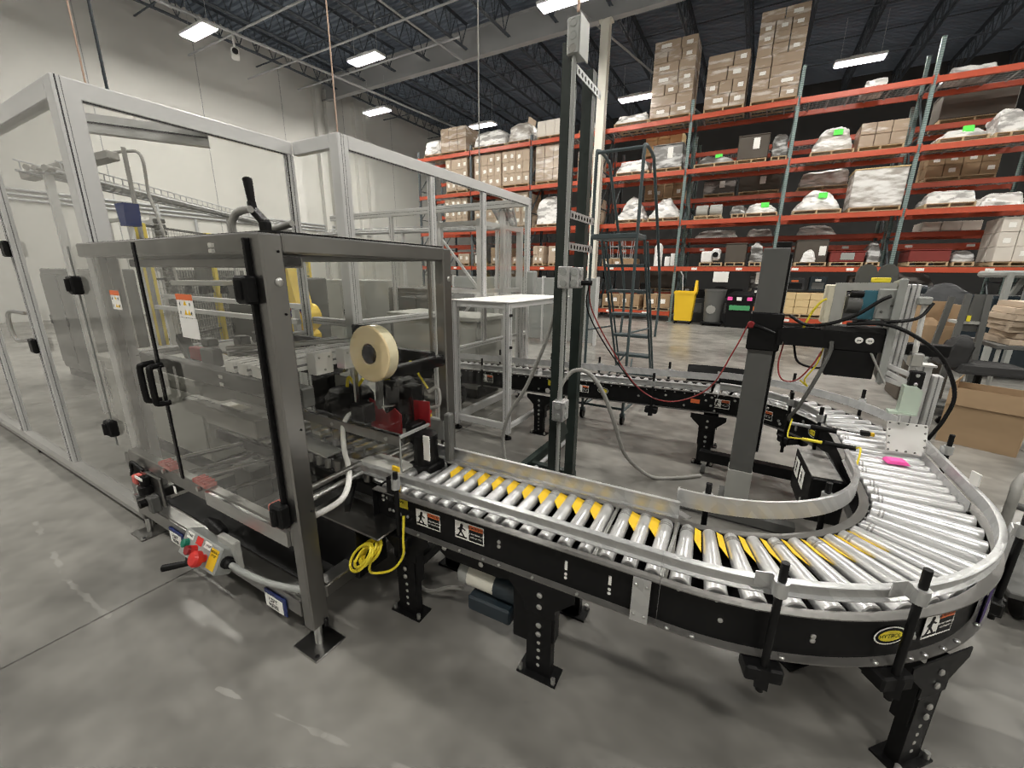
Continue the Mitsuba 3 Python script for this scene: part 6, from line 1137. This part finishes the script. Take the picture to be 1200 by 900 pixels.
for i in range(5): t = i*2*math.pi/5+0.3; part(k, 'foot', MB().bar((x+0.05, y-0.02, 0.09), (x+0.05+0.19*math.cos(t), y-0.02+0.19*math.sin(t), 0.06), 0.035, 0.03), 'm_black', False); part(k, 'caster', MB().cyl((x+0.05+0.18*math.cos(t), y-0.035+0.18*math.sin(t), 0.028), (x+0.05+0.18*math.cos(t), y-0.005+0.18*math.sin(t), 0.028), 0.028, 12), 'm_black')
k = thing('dark_frame_rack', 'dark slanted metal frame between the air mast and the packing cart', 'frame')
for a, b in (((1.90, 6.17, 0.0), (1.98, 6.30, 1.34)), ((2.15, 6.17, 0.0), (2.13, 6.30, 1.34)), ((1.83, 6.55, 0.0), (1.93, 6.55, 1.3))): part(k, 'post', MB().bar(a, b, 0.04, 0.05), 'm_charcoal', False)
part(k, 'panel', MB().prism([(0, 0.95), (0.14, 0.95), (0.14, 1.34), (0.04, 1.34)], (1.985, 6.29, 0), X, Z, -0.02), 'm_charcoal', False); part(k, 'shelf', B(1.93, 2.14, 6.26, 6.5, 1.03, 1.06), 'm_grey_machine', False); part(k, 'yellow_tag', B(2.0, 2.03, 6.25, 6.26, 1.06, 1.12), 'm_yellow_cable', False); part(k, 'shelf', B(1.90, 2.15, 6.22, 6.5, 0.72, 0.76), 'm_charcoal', False); part(k, 'shelf', B(1.89, 2.15, 6.19, 6.55, 0.10, 0.13), 'm_charcoal', False)
k = thing('paper_carton', 'open brown carton holding crumpled kraft paper on a crate behind the air mast', 'carton'); x0, x1, y0, y1 = 1.78, 2.12, 6.85, 7.3
part(k, 'front_wall', B(x0, x1, y0, y0+0.006, 0.62, 0.95), 'm_card', False); part(k, 'back_wall', B(x0, x1, y1-0.006, y1, 0.62, 1.22), 'm_card', False); part(k, 'side_wall', B(x0, x0+0.006, y0, y1, 0.62, 1.20), 'm_card', False); part(k, 'side_wall', B(x1-0.006, x1, y0, y1, 0.62, 1.20), 'm_card', False); part(k, 'bottom', B(x0, x1, y0, y1, 0.615, 0.622), 'm_card', False)
a, f = blob(0.32, 0.40, 0.38, 8, 0.2, 0.06); part(k, 'kraft_paper', shp((a+np.array([(x0+x1)/2, (y0+y1)/2, 0.63]), f), 'm_card', 40)); solo('wooden_crate', B(1.74, 2.16, 6.8, 7.35, 0.0, 0.612, bev=0.01), 'm_darkbrown', 'dark crate under the carton of crumpled kraft paper', 'crate')
k = thing('order_picker', 'grey-blue forklift mast and frame cut by the right edge in front of the racks', 'forklift')
for x in (3.20, 3.42, 3.75): part(k, 'mast_post', B(x-0.03, x+0.03, 8.95, 9.05, 0.1, 1.60, bev=0.005), 'm_grey_plastic', False)
part(k, 'mast_post', MB().bar((3.25, 9.2, 1.0), (3.75, 9.3, 2.35), 0.05, 0.06), 'm_grey_plastic', False); part(k, 'body', B(3.1, 4.1, 9.1, 9.9, 0.1, 1.25, bev=0.04), 'm_darkblue', False); part(k, 'overhead', B(3.1, 4.2, 9.0, 9.8, 1.52, 1.62, bev=0.03), 'm_grey_plastic', False)
for z, w in ((1.36, 0.12), (1.28, 0.07), (1.20, 0.05)): part(k, 'paper', B(3.5-w/2, 3.5+w/2, 9.085, 9.098, z, z+0.06), 'm_paper', False)
for x in (3.3, 3.9): part(k, 'wheel', MB().cyl((x-0.05, 9.5, 0.12), (x+0.05, 9.5, 0.12), 0.12, 16), 'm_black')
k = thing('dark_bin_stack', 'dark covered machine standing between the racks and the packing cart', 'machine'); part(k, 'body', B(2.5, 3.4, 10.3, 11.0, 0.0, 0.9, bev=0.03), 'm_black', False); a, f = blob(1.3, 0.7, 0.5, 9, 0.6, 0.04); part(k, 'cover', shp((a+np.array([3.0, 10.65, 0.905]), f), 'm_darkstuff', 40)); part(k, 'white_edge', B(2.6, 3.0, 10.28, 10.3, 0.86, 0.9), 'm_paper', False)
k = thing('tube_trolley', 'grey tubular trolley handle at the right edge beyond the guard rail', 'trolley')
part(k, 'handle', MB().loft(spline([(1.16, 2.62, 0.30), (1.16, 2.62, 0.52), (1.19, 2.68, 0.60), (1.28, 2.74, 0.61), (1.55, 2.60, 0.60), (1.9, 2.45, 0.60)], 8), 0.019, 12), 'm_grey_pipe', 40); part(k, 'cross_bar', MB().cyl((1.17, 2.64, 0.49), (1.42, 2.62, 0.46), 0.016, 10), 'm_charcoal'); part(k, 'side_tube', MB().loft(spline([(1.42, 2.64, 0.60), (1.42, 2.62, 0.46), (1.40, 2.58, 0.40)], 6), 0.018, 10), 'm_grey_pipe'); part(k, 'back_tube', MB().cyl((1.40, 2.95, 0.64), (2.0, 3.0, 0.66), 0.018, 10), 'm_grey_pipe'); part(k, 'joint', MB().box((1.40, 2.58, 0.39), (0.06, 0.06, 0.06), None, 0.01), 'm_charcoal', False); part(k, 'deck', B(1.17, 2.1, 2.45, 3.1, 0.12, 0.15, bev=0.005), 'm_charcoal', False)
for x in (1.25, 2.0):
    for y in (2.52, 3.0): part(k, 'wheel', MB().cyl((x-0.015, y, 0.06), (x+0.015, y, 0.06), 0.06, 14), 'm_black')
part(k, 'leg', MB().cyl((1.16, 2.62, 0.13), (1.16, 2.62, 0.32), 0.019, 10), 'm_grey_pipe'); part(k, 'leg', MB().cyl((1.9, 2.47, 0.13), (1.9, 2.47, 0.60), 0.019, 10), 'm_grey_pipe'); part(k, 'leg', MB().cyl((1.40, 2.95, 0.14), (1.40, 2.95, 0.64), 0.018, 10), 'm_grey_pipe')
solo('yellow_tag', MB().box((0.886, 2.27, 0.712), (0.006, 0.045, 0.052), rotz(0.3)), 'm_paper', 'small pale tag standing on the guard rail beside the grey trolley handle', 'tag')

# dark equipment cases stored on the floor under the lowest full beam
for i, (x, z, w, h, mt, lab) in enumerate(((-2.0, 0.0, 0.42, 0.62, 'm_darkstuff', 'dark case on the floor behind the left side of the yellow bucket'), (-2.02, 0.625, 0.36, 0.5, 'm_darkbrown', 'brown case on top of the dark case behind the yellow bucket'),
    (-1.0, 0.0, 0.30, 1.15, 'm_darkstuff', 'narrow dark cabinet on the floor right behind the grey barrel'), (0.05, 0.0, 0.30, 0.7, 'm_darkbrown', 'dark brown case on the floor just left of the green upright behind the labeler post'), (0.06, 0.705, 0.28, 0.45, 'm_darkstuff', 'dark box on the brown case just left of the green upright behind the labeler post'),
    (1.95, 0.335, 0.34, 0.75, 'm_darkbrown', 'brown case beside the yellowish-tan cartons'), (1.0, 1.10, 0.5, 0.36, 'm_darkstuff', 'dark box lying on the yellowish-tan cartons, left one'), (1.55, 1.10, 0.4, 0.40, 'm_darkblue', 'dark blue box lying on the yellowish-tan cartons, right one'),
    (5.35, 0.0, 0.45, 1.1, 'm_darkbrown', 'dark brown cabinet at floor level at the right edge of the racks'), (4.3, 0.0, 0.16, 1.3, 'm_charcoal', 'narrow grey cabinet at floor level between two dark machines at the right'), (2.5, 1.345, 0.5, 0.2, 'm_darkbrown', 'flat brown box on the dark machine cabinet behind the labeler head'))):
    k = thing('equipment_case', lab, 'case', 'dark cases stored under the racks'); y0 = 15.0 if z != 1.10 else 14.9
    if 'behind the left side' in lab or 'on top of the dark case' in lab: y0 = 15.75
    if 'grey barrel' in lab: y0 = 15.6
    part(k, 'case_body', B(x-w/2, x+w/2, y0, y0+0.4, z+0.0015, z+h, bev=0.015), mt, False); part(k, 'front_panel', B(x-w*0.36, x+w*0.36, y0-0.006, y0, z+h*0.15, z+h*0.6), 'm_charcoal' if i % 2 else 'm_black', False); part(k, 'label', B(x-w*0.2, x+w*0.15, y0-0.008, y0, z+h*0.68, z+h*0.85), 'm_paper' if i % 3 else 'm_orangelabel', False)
# ================================================================== INSIDE THE ROBOT CELL AND ALONG THE LEFT WALL
k = thing('robot_arm', 'yellow industrial robot arm inside the guard enclosure behind the taping machine', 'robot')
b = np.array([-4.30, 2.80, 0.0])
part(k, 'pedestal', MB().lathe(b, Z, [(0, 0.26), (0.03, 0.26), (0.04, 0.18), (0.55, 0.18), (0.56, 0.001)], 20), 'm_charcoal'); part(k, 'base', MB().box(b+[0, 0, 0.72], (0.36, 0.36, 0.32), rotz(0.3), 0.05), 'm_robot', False); part(k, 'turret', MB().lathe(b+[0, 0, 0.86], Z, [(0, 0.17), (0.10, 0.17), (0.14, 0.12), (0.14, 0.001)], 22), 'm_robot')
def limb(nm, a, c, w0, w1, d): 
    a, c = np.asarray(a, float), np.asarray(c, float); x = unit(c-a); y = unit(np.cross(Z, x)) if abs(x[2]) < 0.98 else Y; z = np.cross(x, y); L = np.linalg.norm(c-a)
    v = np.array([a+x*t*L+y*sy*d/2+z*sz*(w0+(w1-w0)*t)/2 for t in (0, 0.08, 0.92, 1) for sy in (-1, 1) for sz in (-(0.7 if t in (0, 1) else 1), (0.7 if t in (0, 1) else 1))]); return part(k, nm, MB().add(v, hullfaces(v)), 'm_robot', False)
s = b+np.array([0.10, 0.0, 1.02]); e = b+np.array([-0.12, 0.05, 1.66]); w = b+np.array([-0.75, -0.50, 1.62])
limb('lower_arm', s, e, 0.24, 0.19, 0.16); part(k, 'shoulder', MB().cyl(s-Y*0.13, s+Y*0.13, 0.14, 22), 'm_robot'); part(k, 'elbow', MB().cyl(e-Y*0.13, e+Y*0.13, 0.13, 22), 'm_robot'); limb('forearm', e, w, 0.20, 0.13, 0.15); part(k, 'elbow_motor', MB().cyl(e-Y*0.22, e-Y*0.13, 0.08, 18), 'm_charcoal'); part(k, 'wrist', MB().cyl(w+Z*0.08, w-Z*0.22, 0.075, 18), 'm_charcoal'); part(k, 'gripper_bar', MB().box(w-Z*0.25, (0.5, 0.3, 0.05), rotz(0.6), 0.006), 'm_grey_machine', False)
for i in range(4): part(k, 'suction_cup', MB().cyl(w+np.array([(-1)**i*0.15, (0.1 if i < 2 else -0.1), -0.28]), w+np.array([(-1)**i*0.15, (0.1 if i < 2 else -0.1), -0.36]), 0.03, 12, 0.04), 'm_black')
for j, mat in ((0, 'm_wirered'), (0.025, 'm_blue'), (0.05, 'm_purple')): part(k, 'hose', MB().loft(spline([b+[0.35+j, -0.35, 0.70], b+[0.36+j, -0.36, 1.0], b+[0.44+j, -0.33, 1.15], b+[0.54+j, -0.30, 1.10], b+[0.58+j, -0.3, 0.85], b+[0.60+j, -0.3, 0.70]], 8), 0.010, 8), mat, 40, 'coloured hose loop')
# fence panels with yellow posts
d = np.array([-0.585, 0.811, 0]); f0_ = np.array([-5.55, 2.02, 0]); wm = MB()
k = thing('safety_fence', 'wire mesh safety fence with yellow posts inside the robot cell', 'fence')
for i in range(5):
    p = f0_+d*i*1.15; part(k, 'post', MB().box(p+Z*0.98, (0.07, 0.07, 1.96), rotz(math.atan2(d[1], d[0])), 0.004), 'm_fence', False, 'yellow fence post')
    if i < 4:
        q = p+d*1.15
        for z in (0.12, 0.75, 1.40, 1.72, 1.94): part(k, 'rail', MB().bar(p+d*0.04+Z*z, q-d*0.04+Z*z, 0.022, 0.022), 'm_charcoal', False)
        for j in range(22): wm.bar(p+d*(0.06+j*0.05)+Z*0.12, p+d*(0.06+j*0.05)+Z*1.94, 0.005, 0.005)
        for z in np.arange(0.2, 1.94, 0.10): wm.bar(p+d*0.04+Z*z, q-d*0.04+Z*z, 0.005, 0.005)
part(k, 'wire_mesh', wm, 'm_grey_machine', False, None, 'stuff')
# wire basket cable tray
def tray(key, lab, a, b, w=0.28):
    k = thing(key, lab, 'cable tray'); a, b = np.asarray(a, float), np.asarray(b, float); x = unit(b-a); y = unit(np.cross(Z, x)); L = np.linalg.norm(b-a); m = MB()
    for sy in (-1, -0.33, 0.33, 1): m.cyl(a+y*sy*w/2, b+y*sy*w/2, 0.014, 5)
    for sy in (-1, 1): m.cyl(a+y*sy*w/2+Z*0.09, b+y*sy*w/2+Z*0.09, 0.007, 5)
    for t in np.arange(0.05, L, 0.12):
        p = a+x*t; m.cyl(p-y*w/2, p+y*w/2, 0.006, 4)
        for sy in (-1, 1): m.cyl(p+y*sy*w/2, p+y*sy*w/2+Z*0.09, 0.006, 4)
    part(k, 'basket', m, 'm_pipe', False, None, 'stuff')
    for sy, r in ((-0.2, 0.03), (0.05, 0.022), (0.25, 0.026)): part(k, 'cable', MB().loft([a+y*sy*w+Z*0.03, (a+b)/2+y*(sy*w*0.6)+Z*0.035, b+y*sy*w+Z*0.03], r, 8), 'm_grey_pipe')
    n = max(2, int(L/2.4))
    for i in range(n+1): p = a+x*(0.1+i*(L-0.2)/n); part(k, 'post', MB().bx(p[0]-0.03, p[0]+0.03, p[1]-0.03, p[1]+0.03, 0, a[2]-0.012), 'm_alu', False)
    return k
tray('cable_tray', 'long wire basket cable tray on slim posts above the safety fence', (-5.85, 1.45, 2.36), (-9.6, 6.6, 2.36), 0.34)
tray('cable_tray', 'wire basket cable tray turning along the far side of the robot cell', (-9.4, 7.0, 2.36), (-4.6, 7.6, 2.36)); tray('cable_tray', 'short wire basket cable tray running to the far right corner of the robot cell', (-4.35, 7.5, 2.36), (-3.2, 5.3, 2.36))
# gantry stub light and conduits
k = thing('strip_light', 'grey strip light bar on a bracket inside the enclosure beside the tall corner post', 'light'); part(k, 'bar', MB().bar((-6.9, 1.62, 2.44), (-5.75, 2.0, 2.60), 0.12, 0.08, bev=0.01), 'm_grey_pipe', False); part(k, 'bracket', MB().loft(spline([(-5.89, 2.05, 2.653), (-5.65, 2.1, 2.648), (-5.47, 2.1, 2.615), (-5.40, 2.1, 2.52), (-5.415, 2.1, 2.33), (-5.41, 2.1, 2.2), (-5.28, 2.1, 1.9), (-5.15, 2.1, 1.3)], 8), 0.014, 10), 'm_grey_pipe', 40); part(k, 'drop_post', MB().cyl((-5.5, 2.0, 0.0), (-5.5, 2.0, 2.64), 0.02, 10), 'm_grey_pipe')
k = thing('blue_bin', 'small dark blue hopper bin on a bracket beside the tall corner post', 'bin'); part(k, 'bin', MB().prism([(0, 0), (0.19, 0), (0.17, -0.20), (0.04, -0.20)], (-5.39, 1.80, 2.10), X, Z, -0.12), 'm_blue', False); part(k, 'bracket', MB().bar((-5.85, 1.86, 1.97), (-5.36, 1.86, 1.97), 0.03, 0.03), 'm_grey_machine', False); part(k, 'post', MB().bx(-5.89, -5.83, 1.83, 1.89, 0, 1.99), 'm_alu', False)
def machine(lab, x0, x1, y0, y1, h, mat='m_grey_machine', deck=None, nm='cell_machine'):
    k = thing(nm, lab, 'machine')
    part(k, 'cabinet', B(x0, x1, y0, y1, 0.12, h, bev=0.015), mat, False); part(k, 'plinth', B(x0+0.03, x1-0.03, y0+0.03, y1-0.03, 0, 0.12), 'm_black', False); n = max(2, int((x1-x0)/0.5))
    for i in range(n):
        a = x0+(x1-x0)*i/n; dd = part(k, 'door', B(a+0.015, a+(x1-x0)/n-0.015, y0-0.012, y0, 0.2, h-0.08, bev=0.004), mat, False); part(dd, 'latch', B(a+0.04, a+0.065, y0-0.03, y0-0.012, h*0.5, h*0.5+0.12, bev=0.003), 'm_black', False)
    if deck: part(k, 'deck', B(x0-0.05, x1+0.05, y0-0.05, y1+0.05, h, h+0.05, bev=0.006), 'm_grey_machine', False)
    return k
machine('wide dark grey machine cabinet behind the left clear panels', -5.95, -4.75, 2.95, 3.55, 1.42, 'm_charcoal'); machine('pale grey conveyor table with a flat deck behind the left clear panels', -5.0, -3.3, 1.35, 1.85, 0.72, 'm_grey_machine', True)
machine('dark grey control cabinet behind the robot fence', -9.2, -8.0, 3.6, 4.3, 1.5, 'm_charcoal'); machine('grey machine with a white deck behind the taping machine', -4.1, -2.75, 4.0, 4.55, 0.95, 'm_grey_machine', True); machine('tall dark grey cabinet near the left edge of the photograph', -8.6, -7.3, 1.9, 2.5, 1.5, 'm_charcoal')
machine('mid-grey machine block seen through the far enclosure panels', -5.6, -4.3, 5.4, 6.2, 1.25, 'm_charcoal'); machine('second mid-grey machine block at the far end of the cell', -7.6, -6.3, 5.5, 6.2, 1.35, 'm_grey_machine')
# grey panelled screen beyond the cell
k = thing('grey_screen', 'matt grey screen wall standing beyond the far end of the enclosure', 'screen')
for i in range(3): part(k, 'panel', B(-6.6+i*1.25, -5.38+i*1.25, 8.6, 8.66, 0.05, 1.42, bev=0.01), 'm_grey_plastic', False)
for i in range(4): part(k, 'post', B(-6.64+i*1.25, -6.59+i*1.25, 8.58, 8.68, 0, 1.45), 'm_alu', False)
# chain towers (left) with a warning sign
k = thing('chain_tower', 'pale aluminium tower with a cable chain and red-topped sign behind the left panels', 'frame')
for x in (-6.35, -5.75): part(k, 'post', B(x-0.03, x+0.03, 2.2, 2.26, 0, 2.05), 'm_alu', False)
for z in (2.0, 1.8, 1.5): part(k, 'cross_bar', B(-6.35, -5.75, 2.21, 2.25, z-0.02, z+0.02), 'm_alu', False)
m = MB()
for i in range(16): m.box((-5.62, 2.22, 1.1+i*0.06), (0.07, 0.09, 0.05), rotx(0.1), 0.008)
part(k, 'cable_chain', m, 'm_charcoal', False, None, 'stuff'); s = part(k, 'sign', B(-6.12, -5.95, 2.19, 2.2, 1.60, 1.80), 'm_paper', False, 'small white sign with a red top'); part(s, 'red_top', B(-6.12, -5.95, 2.185, 2.19, 1.75, 1.80), 'm_red', False)
# far frames of light profiles inside the cell
k = thing('aluminium_stand', 'light aluminium frame with diagonal braces seen through the far panels', 'frame')
for x, y in ((-4.0, 4.9), (-3.3, 4.9), (-4.0, 6.0), (-3.3, 6.0)): part(k, 'post', B(x-0.04, x+0.04, y-0.04, y+0.04, 0, 2.2), 'm_alu', False)
for z in (2.15, 1.25, 0.5): part(k, 'cross_bar', B(-3.96, -3.34, 4.87, 4.93, z-0.03, z+0.03), 'm_alu', False); part(k, 'cross_bar', B(-3.33, -3.27, 4.94, 5.96, z-0.03, z+0.03), 'm_alu', False)
part(k, 'brace', MB().bar((-3.95, 4.9, 0.55), (-3.35, 4.9, 1.2), 0.03, 0.03), 'm_alu', False); part(k, 'brace', MB().bar((-3.95, 4.9, 1.95), (-3.35, 4.9, 1.3), 0.03, 0.03), 'm_alu', False)
# wall conduits
k = thing('wall_conduit', 'bank of parallel grey conduits running along the left wall', 'conduit')
for i, z in enumerate((3.35, 3.48, 3.61)): part(k, 'pipe', MB().cyl((X0+0.06, 1.0, z), (X0+0.06, 17.0, z), 0.035, 8), 'm_pipe')
for i, (y, lab) in enumerate(((7.2, 'vertical conduit on the left wall, nearer one'), (8.3, 'vertical conduit on the left wall, farther one'))): solo('wall_pipe', MB().cyl((X0+0.07, y, 0), (X0+0.07, y, 3.3 if i else 3.9), 0.05, 8), 'm_pipe', lab, 'pipe')
# drops from the roof
solo('copper_pipe', MB().cyl((-2.475, 2.04, H), (-2.475, 2.04, 9.1), 0.0045, 10), 'm_copper', 'thin copper air pipe dropping from the roof to the second enclosure corner', 'pipe')
solo('drop_cable', MB().cyl((-2.93, 1.05, H), (-2.93, 1.05, 9.1), 0.007, 8), 'm_darkblue', 'dark cable dropping from the roof to the tall enclosure beam', 'cable'); solo('copper_pipe', MB().cyl((-2.96, 0.98, H), (-2.96, 0.98, 9.1), 0.004, 8), 'm_copper', 'thin copper pipe beside the dark drop cable above the tall enclosure', 'pipe'); solo('drop_cable', MB().cyl((-2.45, 3.63, H), (-2.45, 3.63, 9.1), 0.006, 8), 'm_grey_pipe', 'thin grey cable dropping from the roof to the far enclosure beam', 'cable'); solo('copper_pipe', MB().cyl((-1.0, 2.42, 2.83), (-1.0, 2.42, 9.1), 0.009, 8), 'm_copper', 'thin copper-coloured cord rising from the junction box of the utility stand', 'cord')
k = thing('electrical_box', 'small grey electrical box on the far post of the enclosure', 'box'); part(k, 'box', B(-2.4355, -2.34, 4.62, 4.72, 1.24, 1.53, bev=0.008), 'm_grey_plastic', False); part(k, 'cover', B(-2.43, -2.345, 4.612, 4.62, 1.25, 1.52, bev=0.003), 'm_grey_plastic', False)

k = thing('cell_barrier', 'pair of pale aluminium rails crossing the robot cell behind the taping machine doors', 'rail')
for y, z in ((2.02, 1.235), (1.93, 1.13)):
    part(k, 'rail', B(-5.3, -2.95, y-0.02, y+0.02, z-0.02, z+0.02, bev=0.003), 'm_alu', False)
for x in (-5.2, -3.05): part(k, 'post', B(x-0.02, x+0.02, 1.955, 1.995, 0, 1.215), 'm_alu', False)
